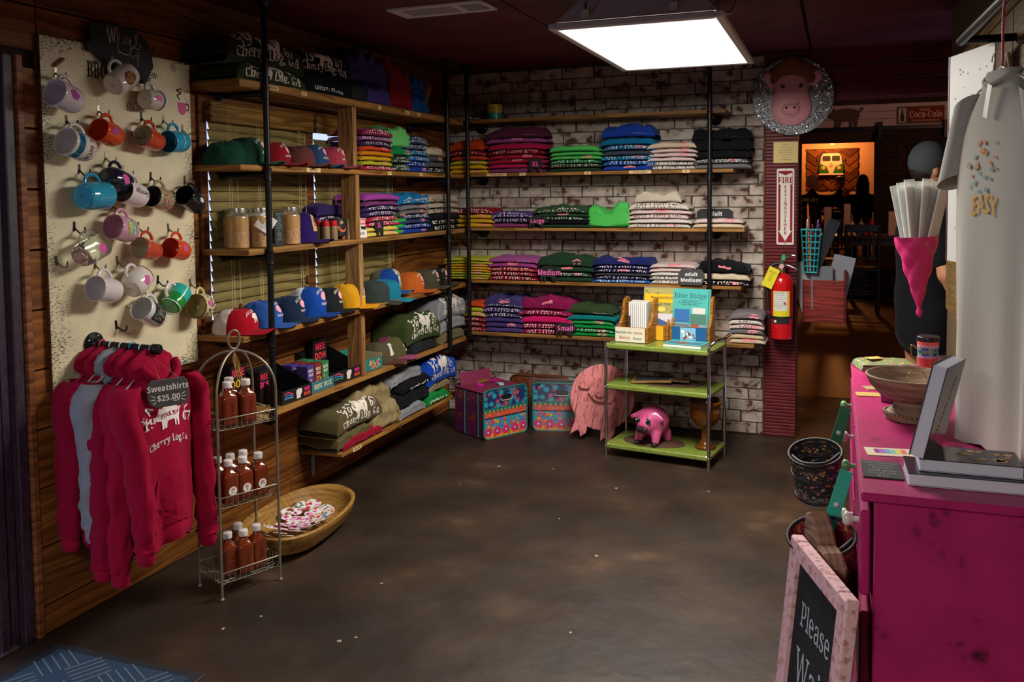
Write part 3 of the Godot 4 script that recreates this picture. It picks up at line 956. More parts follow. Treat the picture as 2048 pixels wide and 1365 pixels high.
# print codes: H white arched shop name, K black one, P pink pig patch, C town line, B big chest print, N small white chest print
func shirt_print(o: Node, code: String, f: Callable, w: float, d: float, t: float) -> void:
	var lay := fold_lay(f, w, d, t)
	if "H" in code or "K" in code:
		var h := clampf(w * 0.115, 0.022, 0.034)
		var tr := moved(arched(text2("HOLLOWAY'S", h, "serif", true, 0.92), w * 0.8, 0.012), v2(0.0, t * 0.45 + 0.004))
		part(o, "lettering", nb().lay(finer(tr, 0.012), lay), tint("e9e4da" if "H" in code else "2b2626"))
	if "P" in code:
		var tr := finer(moved(poly2(pig(0.07)), v2(w * 0.22, t * 0.5 + 0.012)), 0.012)
		part(o, "pig_print", nb().lay(tr, lay), tint("e88a94"))
	if "Q" in code:
		var tr := finer(moved(poly2(rrect(0.075, 0.03, 0.01)), v2(0.01, t * 0.55 + 0.03)), 0.012)
		part(o, "pink_print", nb().lay(tr, lay), tint("e2808e"))
	if "C" in code:
		var tr := finer(moved(text2("Cherry Log, GA", clampf(w * 0.1, 0.016, 0.026), "serif", true, 0.9), v2(0.0, t * 0.5)), 0.012)
		part(o, "lettering", nb().lay(tr, lay), tint("e9e4da"))
	if "N" in code:
		var tr := finer(moved(text2("HOLLOWAY'S", 0.009, "serif", true), v2(w * 0.24, t * 0.55)), 0.012)
		part(o, "lettering", nb().lay(tr, lay), tint("d9d4cc"))
	if "B" in code:
		var big := PackedVector2Array()
		big.append_array(moved(arched(text2("EAT LOCAL", w * 0.105, "sans", true, 0.95), w * 0.7, 0.03), v2(0, t * 0.3 + 0.105)))
		big.append_array(moved(poly2(pig(w * 0.34)), v2(0.0, t * 0.3 + 0.075)))
		big.append_array(moved(text2("19", w * 0.095, "serif", true), v2(-w * 0.27, t * 0.3 + 0.07)))
		big.append_array(moved(text2("67", w * 0.095, "serif", true), v2(w * 0.27, t * 0.3 + 0.07)))
		big.append_array(moved(text2("Cherry Log, GA", w * 0.075, "serif", true), v2(0, t * 0.3 + 0.022)))
		part(o, "chest_print", nb().lay(finer(big, 0.014), lay), tint("ded8cc"))

const ORD := ["bottom", "second", "third", "fourth", "fifth", "sixth", "seventh", "eighth", "ninth"]

# cols: bottom to top, "hex:codes:colour name"; R in the codes crumples it
func stack(at: Vector3, turn: float, w: float, h: float, cols: Array, where: String, group: String, depth := 0.22) -> void:
	var wt := 0.0
	for c in cols: wt += 2.2 if "R" in c.split(":")[1] else (1.5 if "T" in c.split(":")[1] else 1.0)
	var y := 0.0
	var i := 0
	for c in cols:
		var q: PackedStringArray = c.split(":")
		var t := h / wt * (2.2 if "R" in q[1] else (1.5 if "T" in q[1] else 1.0))
		var sd := rng.randf() * 50.0
		var rum := 0.75 if "R" in q[1] else 0.12
		var droop := minf(y * 0.06, 0.007)
		var ww := w * rng.randf_range(0.90, 1.0)
		var dd := depth * rng.randf_range(0.92, 1.0)
		if "S" in q[1]: ww *= 0.72
		var f := fold_surf(ww, dd, t * 0.98, droop, rum, 3 if "R" in q[1] else 2, sd)
		var pos: String = "top" if i == cols.size() - 1 and i > 0 else ORD[i]
		var lab := ("only %s shirt in the %s" % [q[2], where]) if cols.size() == 1 else ("%s shirt, %s in the %s" % [q[2], pos if pos in ["top", "bottom"] else pos + " up", where])
		var off := v3(rng.randf_range(-.008, .008), y, (depth - dd) * 0.5 + rng.randf_range(-.006, .004))
		var o := solo("folded_shirt", nb().grid(18, 26, f, false, true), cloth(q[0]), lab, "shirt", group, at + ry(turn) * off, ry(turn + rng.randf_range(-.03, .03)))
		shirt_print(o, q[1], f, ww, dd, t * 0.98)
		y += t * (1.0 if not "R" in q[1] else 0.9)
		i += 1

func size_sign(s: String, at: Vector3, w: float, h: float, col: String, ink: String, label: String, shape := "pig") -> void:
	var t := thing("size_sign", label, "sign", "little size signs among the shirts", at, rx(-0.12))
	var p := PackedVector2Array()
	if shape == "pig":
		for q in pig(w, true): p.append(v2(q.x, (q.y + 0.32 * w) * h / (0.61 * w)))
	elif shape == "oct":
		p = moved(pv([v2(-w * .5, -h * .2), v2(-w * .4, -h * .5), v2(w * .4, -h * .5), v2(w * .5, -h * .2), v2(w * .5, h * .25), v2(w * .38, h * .5), v2(-w * .38, h * .5), v2(-w * .5, h * .25)]), v2(0, h * .5))
	else: p = moved(ell(w, h), v2(0, h * .5))
	var m := nb()
	m.extrude(p, 0.006, 0.0012)
	part(t, "board", m, mat("sign_" + col, C(col), 0.8))
	var lines := s.split("|")
	for i in lines.size():
		var hh := h * (0.34 if lines.size() == 1 else 0.22)
		part(t, "lettering", flat(text2(lines[i], hh, "sans", true, minf(1.0, w * 0.85 / (lines[i].length() * hh * 0.75))), mv(v3(0, h * (0.58 if lines.size() == 1 else 0.68 - 0.36 * i), 0.0036))), tint(ink))

func build_back_shirts() -> void:
	var g := "folded shirts on the brick wall shelves"
	for s in STACKS:
		stack(v3(s[0], s[2] + 0.001, 0.125), 0.0, s[1], s[3], s[4], s[5], g)
	size_sign("XL", v3(0.745, 1.642, 0.262), 0.105, 0.09, "141416", "e0489a", "black pig sign with pink XL lettering before plum shirts")
	size_sign("Large", v3(0.755, 1.289, 0.262), 0.14, 0.075, "141416", "f06ab4", "black pig sign with pink Large lettering")
	size_sign("Medium", v3(0.83, 0.946, 0.262), 0.15, 0.10, "141416", "f06ab4", "black pig sign with pink Medium lettering")
	size_sign("Small", v3(0.935, 0.602, 0.262), 0.155, 0.085, "141416", "f06ab4", "black pig sign with pink Small lettering")
	size_sign("adult|Medium!", v3(1.725, 0.946, 0.264), 0.155, 0.098, "3a3a3c", "e6e6e6", "grey slate sign chalked adult medium", "oct")
	size_sign("adult", v3(1.855, 1.33, 0.200), 0.215, 0.075, "1c1c1e", "d0d0d0", "black rounded sign chalked adult on cream shirts", "oct")

func build_left_shirts() -> void:
	var g := "folded shirts on the board wall shelves"
	for s in LSTACKS:
		stack(v3(0.120 if s[6] > 0.15 else 0.062, s[2] + 0.001, s[0]), PI / 2, s[1], s[3], s[4], s[5], g, s[6] if s.size() > 6 else 0.22)

const STACKS := [
	[0.261, 0.274, 1.641, 0.218, ["d9a91c:P:yellow", "d9a91c::yellow", "b9bd2e:P:chartreuse", "d2491e::orange", "8a1424:H:maroon", "b8401e:R:rust orange"], "stack beside the corner pipe under the top shelf"],
	[0.601, 0.409, 1.641, 0.291, ["8a3a6e:N:plum", "b81e5c::magenta", "a81a3a:Q:crimson", "a81a3a:P:crimson", "8a1424:H:maroon", "b01c4c:T:raspberry", "9a4a8e:Q:orchid", "5a2440:RN:dark plum"], "tall plum stack behind the XL sign"],
	[0.995, 0.361, 1.641, 0.167, ["22402c:N:dark green", "39452a:H:olive", "1a7a44:H:green", "4fc25a:P:light green", "4fc25a::light green", "4fc25a:T:light green"], "light green stack beside the XL sign"],
	[1.336, 0.346, 1.641, 0.277, ["1d3fa0:Q:royal blue", "17509c:H:blue", "0f6a9c:HP:teal blue", "3c4656::slate", "0f5f8c:HP:deep teal", "0f6a9c:T:teal blue", "1d3fa0:RN:royal blue"], "tall blue stack between green and cream"],
	[1.604, 0.313, 1.641, 0.170, ["d8d2ca:K:white", "d8d2ca:K:white", "dcc4c0::pinkish white", "dcc4c0:P:pinkish white", "dcc4c0:P:pinkish white", "cfc0a4:TP:beige"], "white stack between blue and black"],
	[1.896, 0.353, 1.641, 0.247, ["6e6e72::grey", "5c5c62:HP:grey", "15171a:T:black", "15171a:R:black", "15171a:RN:black"], "black stack at the end beneath the glitter pig plaque"],
	[0.296, 0.320, 1.288, 0.132, ["d9a91c:P:yellow", "d9a91c::yellow", "d9a91c:P:yellow", "8a1424:TH:maroon"], "yellow and maroon stack beside the corner pipe"],
	[0.560, 0.321, 1.288, 0.108, ["8a3a6e::plum", "35305e:H:dark violet", "4a3a78:TH:violet"], "violet stack beside the Large sign"],
	[0.900, 0.407, 1.288, 0.142, ["22402c:N:dark green", "15171a::black", "22402c:H:dark green", "22402c:Q:dark green", "2f4a30:RH:olive green"], "dark green stack behind the Large sign"],
	[1.217, 0.273, 1.288, 0.131, ["4fc25a:R:bright green"], "crumpled pile beside the white shirts"],
	[1.521, 0.409, 1.288, 0.221, ["d8d2ca:KP:white", "d8d2ca::white", "dcc4c0:K:pinkish white", "dcc4c0:Q:pinkish white", "d8d2ca:TK:white", "c9c0ae:RS:cream"], "tall white stack on the third brick-wall shelf"],
	[1.880, 0.309, 1.288, 0.059, ["cfc0a4::cream", "dcc4c0:P:pinkish cream"], "low pair under the adult sign"],
	[0.251, 0.366, 0.945, 0.146, ["b9bd2e:P:chartreuse", "b9bd2e::chartreuse", "b9bd2e:P:chartreuse", "d9a91c:P:yellow", "d9a91c::yellow", "d9a91c:P:yellow", "b9bd2e::chartreuse", "b9bd2e:T:chartreuse"], "yellow-green stack, fourth brick-wall shelf"],
	[0.573, 0.376, 0.945, 0.158, ["8a1424:H:maroon", "8a1424:H:maroon", "b02030:H:red", "a0408a:Q:orchid", "a0508e:TN:orchid"], "maroon and orchid stack, fourth brick-wall shelf"],
	[0.929, 0.383, 0.945, 0.166, ["22402c::dark green", "22402c:HP:dark green", "22402c:Q:dark green", "22402c:RP:dark green"], "dark green stack behind the Medium sign"],
	[1.294, 0.379, 0.945, 0.159, ["1f64b8:H:blue", "27264e:H:navy", "3a3a42::charcoal", "27264e:HQ:navy", "20265a:H:navy", "222a66:RQ:navy"], "navy stack, fourth brick-wall shelf"],
	[1.612, 0.306, 0.945, 0.126, ["d8d2ca:K:white", "d8d2ca:K:white", "d8d2ca::white", "dcc4c0::pinkish white", "dcc4c0:Q:pinkish white"], "white stack behind the adult medium sign"],
	[1.907, 0.327, 0.945, 0.144, ["15171a:HP:black", "cfc0a4:T:cream", "15171a:RQ:black"], "black and cream stack above the book cart"],
	[0.295, 0.165, 0.601, 0.194, ["8a1424:H:maroon", "8a1424:H:maroon", "8a1424:H:maroon", "b9bd2e:P:chartreuse", "b9bd2e::chartreuse", "d8481e::orange"], "narrow maroon corner stack on the lowest shelf"],
	[0.503, 0.293, 0.601, 0.237, ["4a3a78::violet", "4a3a78:P:violet", "4a3a78::violet", "3a3468:H:violet", "4a3a78:H:violet", "413a72:RCQ:violet"], "violet stack on the lowest brick-wall shelf"],
	[0.799, 0.380, 0.601, 0.236, ["8e1244:H:berry", "8e1244:H:berry", "d81e6a:T:hot pink", "96184e:H:berry", "8e1a52:RQ:berry"], "berry stack beside the Small sign"],
	[1.085, 0.345, 0.601, 0.197, ["0f8a3e:P:green", "0f8a3e:HP:green", "0f8a3e::green", "1f9a4a:P:green", "0f7a7c:T:teal", "35482a:RN:olive"], "green stack behind the Small sign"],
	[1.354, 0.233, 0.601, 0.112, ["1d3a7e:H:navy", "2050b8:T:royal blue"], "low blue pile behind the book boxes"],
	[2.044, 0.210, 0.601, 0.191, ["cfc0a4:Q:cream", "c8b894::cream", "6e6e72:P:grey", "dcc4c0:KP:pinkish white", "d8d2ca:K:white", "7a7478:TP:grey"], "white and grey stack behind the cart handle"],
]
const LSTACKS := [
	[1.359, 0.373, 1.637, 0.226, ["a81a3a:H:crimson", "b9bd2e:P:chartreuse", "d9a91c::yellow", "d88a14::amber", "d2491e:P:orange", "3c2a5e:H:dark purple", "8a4a86:H:mauve", "8a1e4e:TH:berry"], "orange-berry stack beside the second-shelf stud", 0.22],
	[1.083, 0.250, 1.637, 0.238, ["22402c:H:dark green", "22402c:H:dark green", "0f8a4a:P:green", "6fcf70:R:pale green"], "green stack on the second board-wall shelf", 0.22],
	[0.864, 0.291, 1.637, 0.217, ["1d3fa0:P:royal blue", "1d3fa0:H:royal blue", "1a5fb4:H:blue", "0f6a9c:H:teal", "2a4a72:H:slate blue", "2c4668:TH:slate blue"], "blue stack on the second board-wall shelf", 0.22],
	[0.625, 0.302, 1.637, 0.162, ["15171a:H:black", "55565a::grey", "55565a:P:grey", "cfc0a4:TP:cream"], "black and cream corner stack on the second shelf", 0.22],
	[1.666, 0.263, 1.282, 0.183, ["a82040::crimson", "a82040::crimson", "33265a:H:dark violet", "33265a:T:dark violet"], "violet stack behind the warning sign", 0.10],
	[1.316, 0.392, 1.282, 0.237, ["e0cf62:P:pale yellow", "e0cf62::pale yellow", "b22444:H:crimson", "b22444:H:crimson", "3a2a66:H:violet", "3a2a66:H:violet", "7a3a74::plum", "a045a0:T:orchid"], "plum and violet stack, third board-wall shelf", 0.22],
	[1.111, 0.170, 1.282, 0.127, ["2fae4a:P:green", "2fae4a::green", "2fae4a::green", "3a4a34:P:olive"], "narrow green stack, third board-wall shelf", 0.22],
	[0.909, 0.411, 1.282, 0.230, ["1d3fa0:P:royal blue", "1d3fa0:H:royal blue", "2c3f62:P:navy", "2c3f62:H:navy", "6e6e72:P:grey", "7a7a80:P:grey", "1470a8:RH:bright blue"], "blue and grey stack, third board-wall shelf", 0.22],
	[0.532, 0.536, 1.282, 0.229, ["15171a:H:black", "15171a:H:black", "15171a::black", "b5a892:K:beige", "b5a892::beige", "b5a892:TK:beige"], "black and beige corner stack on the third shelf", 0.22],
]

func lw(z: float, y: float, x := 0.02) -> Transform3D:   # a plane on the left wall facing the room
	return Transform3D(ry(PI / 2), v3(x, y, z))

func board_paint() -> Texture2D:
	var f := FastNoiseLite.new(); f.noise_type = FastNoiseLite.TYPE_SIMPLEX; f.frequency = 0.022; f.fractal_octaves = 4; f.seed = 3
	var g := FastNoiseLite.new(); g.noise_type = FastNoiseLite.TYPE_SIMPLEX_SMOOTH; g.frequency = 0.006; g.seed = 11; g.fractal_octaves = 3
	var im := Image.create(448, 768, false, Image.FORMAT_RGB8)
	var cream := C("e2d8b2"); var under := C("4b463a")
	for y in 768:
		for x in 448:
			var e := minf(minf(x, 447 - x) / 448.0 * 0.74, minf(y, 767 - y) / 768.0 * 1.25)
			# chipped paint: short level scratches, thick along the rims and in a few worn places
			var worn := g.get_noise_2d(x, y * 0.8) * 0.22 + clampf(0.13 - e, 0.0, 0.13) * 2.9 - 0.21
			if y < 190 and x < 190: worn += 0.10
			if y > 640: worn += 0.09
			var s := f.get_noise_2d(x * 2.6, y * 11.0) * 0.5 + 0.12 * f.get_noise_2d(x * 8.0, y * 16.0)
			var a := smoothstep(0.31, 0.40, s + worn)
			var c := cream.lerp(C("d3cba8"), clampf(0.5 + g.get_noise_2d(x * 1.7 + 300, y * 1.7), 0, 1))
			im.set_pixel(x, y, c.lerp(under, a * 0.85))
	return ImageTexture.create_from_image(im)

func hook(t: Node, z: float, y: float, m: Material, o: Vector3) -> void:
	var h := part(t, "hook", mcache["hook"], m)
	h.transform = Transform3D(ry(PI / 2) * rz(rng.randf_range(-.15, .15)), v3(0.0185, y, z) - o)

func make_mug(t: Node3D, r: float, h: float, style: Dictionary, sgn: float) -> void:
	var prof := []
	var ridged: bool = style.get("ridge", false)
	var round_: float = style.get("belly", 0.0)
	var n := 20
	prof.append_array([v2(0.0, 0.0), v2(r * 0.72, 0.0), v2(r * 0.72, 0.0), v2(r * 0.80, 0.001)])
	for i in n + 1:
		var k := float(i) / n
		var rr: float = r * (0.86 + 0.14 * minf(1.0, pow(k * 4.0, 0.6)) if k < 0.25 else 1.0) + round_ * sin(k * PI) * r
		if style.get("taper", 0.0) != 0.0: rr *= 1.0 - style.taper * (1.0 - k)
		if ridged and k > 0.1 and k < 0.85: rr -= 0.0016 * (0.5 + 0.5 * cos(k * TAU * 7.0))
		prof.append(v2(rr, 0.003 + k * (h - 0.005)))
	var top: Vector2 = prof[-1]
	var mb := nb().lathe(prof + [v2(top.x - 0.001, h), v2(top.x - 0.002, h + 0.0005)], 32)
	var outer: Material = style.m
	part(t, "body", mb, outer)
	var ins := [v2(top.x - 0.002, h + 0.0005), v2(top.x - 0.0035, h - 0.002)]
	for i in range(prof.size() - 2, 4, -3): ins.append(v2(maxf(prof[i].x - 0.004, 0.001), prof[i].y + 0.003))
	ins.append_array([v2(r * 0.6, 0.006), v2(0.0, 0.005)])
	if style.get("inside") != null: part(t, "interior", nb().lathe(ins, 28), style.inside)
	if style.has("rim"):
		part(t, "rim_band", nb().lathe([v2(top.x + 0.0004, h - style.get("rimh", 0.006)), v2(top.x + 0.0006, h - 0.001), v2(top.x - 0.001, h + 0.0012), v2(top.x - 0.003, h)], 28), style.rim)
	for b in style.get("bands", []):
		part(t, "band", nb().lathe([v2(r + 0.0003, b[0] * h), v2(r + 0.0006, b[0] * h + 0.0005), v2(r + 0.0006, b[1] * h - 0.0005), v2(r + 0.0003, b[1] * h)], 28), b[2])
	# handle
	var hp := []
	var hw: float = style.get("hw", 0.030)
	for i in 15:
		var a := -PI * 0.5 + PI * i / 14.0
		hp.append(v3(r * 0.93 + cos(a) * hw, h * 0.52 + sin(a) * h * 0.33, 0))
	hp.push_front(v3(r * 0.9, hp[0].y, 0)); hp.append(v3(r * 0.9, hp[-1].y, 0))
	part(t, "handle", nb().tube(hp, 0.0062, 10), style.get("hm", outer))
	# prints on the side that faces the room
	var front := PI / 2 * sgn
	for q in style.get("prints", []):
		var tr: PackedVector2Array = finer(q[0], 0.008)
		var R := r + 0.0007 + round_ * r * 0.95
		var mbp := nb().lay(tr, func(p: Vector2) -> Vector3:
			var th := front - p.x / R
			return v3(cos(th) * R, h * 0.5 + p.y, sin(th) * R))
		part(t, "print", mbp, q[1])
	if style.has("sticker"):   # price written under the foot
		part(t, "price_mark", nb().lay(text2(style.sticker, 0.011, "sans", false), func(p: Vector2) -> Vector3: return v3(p.y, -0.0004, p.x * sgn)), tint("3a352e"))

func blob(w: float, h: float, sd: int) -> PackedVector2Array:   # ragged brush patch
	var out := PackedVector2Array()
	var r := RandomNumberGenerator.new(); r.seed = sd
	for i in 22:
		var k := r.randf_range(0.72, 1.05)
		out.append(v2(cos(TAU * i / 22) * w / 2 * k, sin(TAU * i / 22) * h / 2 * k))
	return poly2(out)

func dots(w: float, h: float, k: int, sd: int, size: float) -> PackedVector2Array:
	var r := RandomNumberGenerator.new(); r.seed = sd
	var out := PackedVector2Array()
	for i in k:
		var e := ell(size * r.randf_range(0.6, 1.3), size * r.randf_range(0.4, 1.0), 7)
		out.append_array(moved(poly2(e), v2(r.randf_range(-w / 2, w / 2), r.randf_range(-h / 2, h / 2)), r.randf() * 6.0))
	return out

func glaze(h: String, rough := 0.16) -> StandardMaterial3D:
	return mat("glaze_" + h, C(h), rough, {"coat": 0.6, "cr": 0.08})

func build_mugs() -> void:
	var o := v3(0.0, 1.435, 2.94)
	var bd := thing("mug_board", "cream distressed wooden board with hooks for hanging mugs", "board", "", o)
	part(bd, "panel", nb().box(v3(0.0095, 0, 0), v3(0.017, 1.248, 0.738), 0.003), wood("board_edge", "6a3f22", 0.7, 2.0))
	var face := nb()
	face.xf = lw(0, 0, 0.0182)
	face.quad(v3(-0.366, -0.621, 0), v3(0.366, -0.621, 0), v3(0.366, 0.621, 0), v3(-0.366, 0.621, 0))
	part(bd, "painted_face", face, mat("board_cream", Color.WHITE, 0.55, {"uvtex": board_paint()}))
	# lettering and a small cup painted on the board
	var ink := tint("26241f")
	for w in [["BBQ", 3.062, 1.965, 0.055, "serif", 0.6], ["Crew", 2.80, 1.985, 0.030, "sans", 0.8], ["KNOW", 2.885, 1.852, 0.034, "sans", 0.62], ["jp", 2.79, 1.925, 0.03, "sans", 0.7]]:
		part(bd, "lettering", flat(text2(w[0], w[3], w[4], w[0] == "BBQ", w[5]), Transform3D(ry(PI / 2) * rz(0.12 if w[0] == "KNOW" else 0.0), v3(0.0188, w[2], w[1]) - o)), ink)
	var cup := pv([v2(-.028, .024), v2(-.022, -.014), v2(-.010, -.026), v2(.010, -.026), v2(.020, -.014), v2(.026, .024)])
	var cuptri := poly2(cup)
	cuptri.append_array(stroke(bez([v2(.024, .018), v2(.038, .016), v2(.036, -.004), v2(.022, -.006)]), 0.005))
	part(bd, "painted_cup", flat(cuptri, Transform3D(ry(PI / 2), v3(0.0188, 1.868, 2.623) - o)), tint("d0608e"))
	part(bd, "painted_steam", flat(stroke(bez([v2(.012, .022), v2(-.016, .014), v2(.008, .004), v2(-.014, -.006), v2(0, -.022)]), 0.005), Transform3D(ry(PI / 2), v3(0.0188, 1.925, 2.637) - o)), tint("3a1f2c"))
	# hooks
	var steel := mat("hook_steel", C("8d877b"), 0.3, {"metal": 0.9})
	var dark := mat("hook_dark", C("2c2824"), 0.4, {"metal": 0.7})
	var hk := nb()
	hk.extrude(rrect(0.011, 0.036, 0.0052), 0.003, 0.0008)
	hk.tube(bez([v3(0, -0.004, 0.001), v3(0.001, -0.014, 0.012), v3(0.003, -0.024, 0.026), v3(0.006, -0.018, 0.040), v3(0.007, -0.002, 0.043)]), 0.0028, 8)
	mcache["hook"] = hk.mesh()
	for b in [[3.273, 1.289], [2.627, 1.784], [2.905, 1.755]]: hook(bd, b[0], b[1], steel, o)
	hook(bd, 3.015, 1.030, dark, o)
	var pin := part(bd, "wooden_clip", nb().box(Vector3.ZERO, v3(0.010, 0.05, 0.012), 0.002), wood("pin_wood", "b08a4e", 0.6, 4.0))
	pin.transform = Transform3D(ry(PI / 2) * rz(-0.9), v3(0.026, 1.972, 3.235) - o)
	var clear := nb(); clear.xf = lw(0, 0, 0); clear.extrude(ell(0.034, 0.034), 0.006, 0.002)
	part(bd, "clear_hook", clear, mat("clear_plastic", C("cfc9b4"), 0.15, {"alpha": 0.35})).position = v3(0.022, 2.027, 2.668) - o
	# mugs: z, y, sign of the rim (+ towards the entrance), tilt, radius, height, style, label
	var white := glaze("e4dcdc"); var navy := glaze("1c2036"); var turq := glaze("2f9cc0"); var org := glaze("d9491c"); var coral := glaze("c4472c"); var beige := glaze("cfc4ac")
	var pinkp := tint("d65aa6"); var purp := tint("a8489a")
	var skull := [[poly2(ell(0.052, 0.06)), tint("6a3a22")], [moved(dots(0.04, 0.045, 26, 4, 0.007), Vector2.ZERO), tint("d9a24a")], [dots(0.04, 0.045, 16, 9, 0.006), tint("2f7a4a")], [dots(0.04, 0.045, 12, 10, 0.005), tint("c02a4a")]]
	var letters := text2("BOSS  BOO", 0.016, "serif", true)
	var glassm := mat("mug_glass", C("e9efe6"), 0.03, {"refr": 0.05, "alpha": 0.04})
	var L := [
		[3.264, 1.847, 1, 13, .047, .104, {"m": glaze("d8ccd4"), "inside": glaze("d8ccd4"), "prints": [[moved(blob(.05, .035, 3), v2(.0, .01), 1.2), purp]]}, "pale lilac mug with a purple brush print"],
		[3.011, 1.936, -1, 30, .045, .108, {"m": glaze("d6cdc8"), "inside": white, "sticker": "20", "prints": skull}, "white mug with a round sugar skull print"],
		[2.855, 1.878, -1, 2, .039, .082, {"m": glaze("cfc8bc"), "inside": white, "rim": tint("cfc8bc"), "bands": [[.80, .84, tint("2a3560")], [.88, .97, tint("2a3560")]], "prints": [[moved(poly2(pig(.04)), v2(0, -.005), 1.57), tint("e06aa8")]], "sticker": "15"}, "small cream mug with blue rings and a pink pig"],
		[3.225, 1.685, 1, 13, .048, .112, {"m": glaze("dfd9d4"), "inside": glaze("dfd9d4"), "bands": [[.62, .88, glaze("0f5f82")]], "prints": [[moved(letters, v2(.0, -.02)), tint("5a2a2e")], [moved(dots(.07, .03, 14, 5, .006), v2(0, -.03)), tint("b0504a")]]}, "white mug with a teal band and lettering"],
		[3.081, 1.736, 1, 13, .043, .098, {"m": org, "inside": org, "prints": [[moved(blob(.03, .045, 6), v2(.0, .008), .4), tint("b04a8a")]]}, "orange mug with a purple print, upper one of the two"],
		[2.870, 1.727, 1, 13, .043, .100, {"m": coral, "inside": beige, "ridge": true, "taper": .12}, "ridged coral mug with a beige inside beside the turquoise mug"],
		[2.734, 1.724, 1, -3, .044, .104, {"m": turq, "inside": turq, "prints": [[text2("Cheers", .012, "serif"), tint("9fd8e8")]]}, "plain turquoise mug hanging mouth out beside the coral mug"],
		[3.160, 1.512, -1, 2, .050, .118, {"m": turq, "inside": turq, "sticker": "12"}, "large turquoise mug showing its foot and a price sticker"],
		[3.054, 1.566, -1, -12, .044, .100, {"m": navy, "inside": navy, "belly": .08, "prints": [[moved(blob(.05, .035, 8), v2(0, 0), .9), pinkp]]}, "navy mug with a pink brush print"],
		[2.974, 1.518, 1, 14, .045, .108, {"m": white, "inside": white, "ridge": true, "prints": [[moved(text2("George", .018, "serif", false), Vector2.ZERO, 1.57), tint("4a2a2e")]]}, "white ridged mug with George written along it"],
		[2.830, 1.499, 1, 12, .043, .098, {"m": glaze("a89a7a"), "inside": glaze("4a4a4c"), "belly": .06, "prints": [[dots(.10, .07, 40, 12, .009), tint("b84a5a")], [dots(.10, .07, 30, 13, .007), tint("3f8a6a")], [dots(.10, .07, 22, 14, .006), tint("c9a23a")]]}, "floral printed mug with a grey inside"],
		[2.653, 1.491, 1, 25, .043, .108, {"m": glaze("17181b"), "inside": glaze("17181b"), "prints": [[moved(blob(.022, .03, 21), v2(0, -.01)), tint("d8d4cc")]]}, "black mug with a small white outline"],
		[3.031, 1.390, 1, 12, .046, .104, {"m": glaze("d49ab4"), "inside": glaze("d49ab4"), "prints": [[poly2(ell(.06, .05)), tint("3f9a4a")], [moved(poly2(ell(.05, .022)), v2(0, .012)), tint("e0b43a")], [moved(text2("Wicked|".replace("|", ""), .013), v2(0, .006), .2), tint("e6e0e6")], [moved(text2("Willies", .012), v2(0, -.011), .2), tint("e6e0e6")]]}, "pink mug with a green and yellow cartoon-lettered badge"],
		[3.175, 1.318, -1, 17, .043, .118, {"m": glassm, "hm": glassm, "prints": [[moved(blob(.045, .04, 31), v2(0, .012), .6), pinkp]]}, "clear glass jar mug with a pink brush print"],
		[2.905, 1.305, 1, 12, .043, .100, {"m": coral, "inside": beige, "ridge": true, "taper": .12}, "ridged coral mug with a beige inside below the pink mug"],
		[2.742, 1.295, 1, 12, .042, .096, {"m": org, "inside": org, "prints": [[moved(blob(.03, .04, 33), v2(0, .006), .3), tint("c0508e")]]}, "orange mug with a purple print, lower one of the two"],
		[3.121, 1.174, 1, 12, .046, .108, {"m": glaze("dcd4d6"), "inside": glaze("dcd4d6"), "ridge": true}, "plain white ridged mug"],
		[2.969, 1.188, -1, 30, .045, .092, {"m": glaze("ddd8d0"), "inside": white, "belly": .10, "rim": glaze("7a3c1a"), "rimh": .016, "sticker": "10", "prints": [[moved(blob(.035, .05, 36), v2(.0, .004), .7), pinkp]]}, "white pot-bellied mug with a brown rim"],
		[2.906, 1.061, 1, 27, .046, .118, {"m": glaze("dcdcda"), "inside": glaze("dcdcda"), "prints": [[poly2(rrect(.085, .07, .006)), tint("1a1a1e")], [moved(dots(.07, .055, 26, 41, .007), Vector2.ZERO), tint("3f8a5a")], [dots(.07, .055, 18, 42, .006), tint("d8a03a")], [dots(.07, .055, 18, 43, .005), tint("c04a8a")], [dots(.07, .055, 10, 44, .006), tint("4a7ac0")]]}, "white mug with a black floral panel"],
		[2.760, 1.100, -1, 34, .043, .100, {"m": glaze("1f8a3a"), "inside": white, "sticker": "12", "hm": white, "bands": [[.5, .995, glaze("2fb4a8")], [.0, .04, white]]}, "half green half teal mug with a white handle"],
		[2.621, 1.053, 1, 8, .050, .082, {"m": glaze("c9bd86"), "inside": glaze("c9bd86"), "belly": .08, "rim": glaze("5a3a1e"), "prints": [[dots(.12, .05, 30, 51, .010), tint("2a2f66")], [moved(blob(.03, .035, 52), v2(.01, .012)), tint("c85a9a")]]}, "yellow mug with blue leaves and a brown rim"],
	]
	for m in L:
		var a: float = deg_to_rad(m[3])
		var sg: float = m[2]
		var axis := (v3(0.13, sin(a), cos(a) * sg)).normalized() if sg > 0 else (v3(-0.13, sin(a), cos(a) * sg)).normalized()
		var hx := (v3(-0.12, 1, 0) - axis * axis.dot(v3(-0.12, 1, 0))).normalized()
		var bs := Basis(hx, axis, hx.cross(axis))
		var h: float = m[5]
		var pos := v3(0.021 + m[4] * 1.06 + 0.008, m[1], m[0])
		var t := thing("mug", m[7] + ", hung on the mug board", "mug", "mugs on the mug board", pos - axis * h * 0.5, bs)
		make_mug(t, m[4], h, m[6], sg)
		var tip: Vector3 = pos + hx * (m[4] * 0.93 + m[6].get("hw", 0.030) - 0.004)
		hook(bd, tip.z - 0.004, tip.y + 0.024, dark if int(m[0] * 1000) % 5 == 0 else steel, o)
	# chalk pig sign on a string
	var cs := thing("chalk_sign", "dark pig-shaped chalkboard reading Mugs hung above the mug board", "sign", "", v3(0.030, 2.06, 2.955), ry(PI / 2))
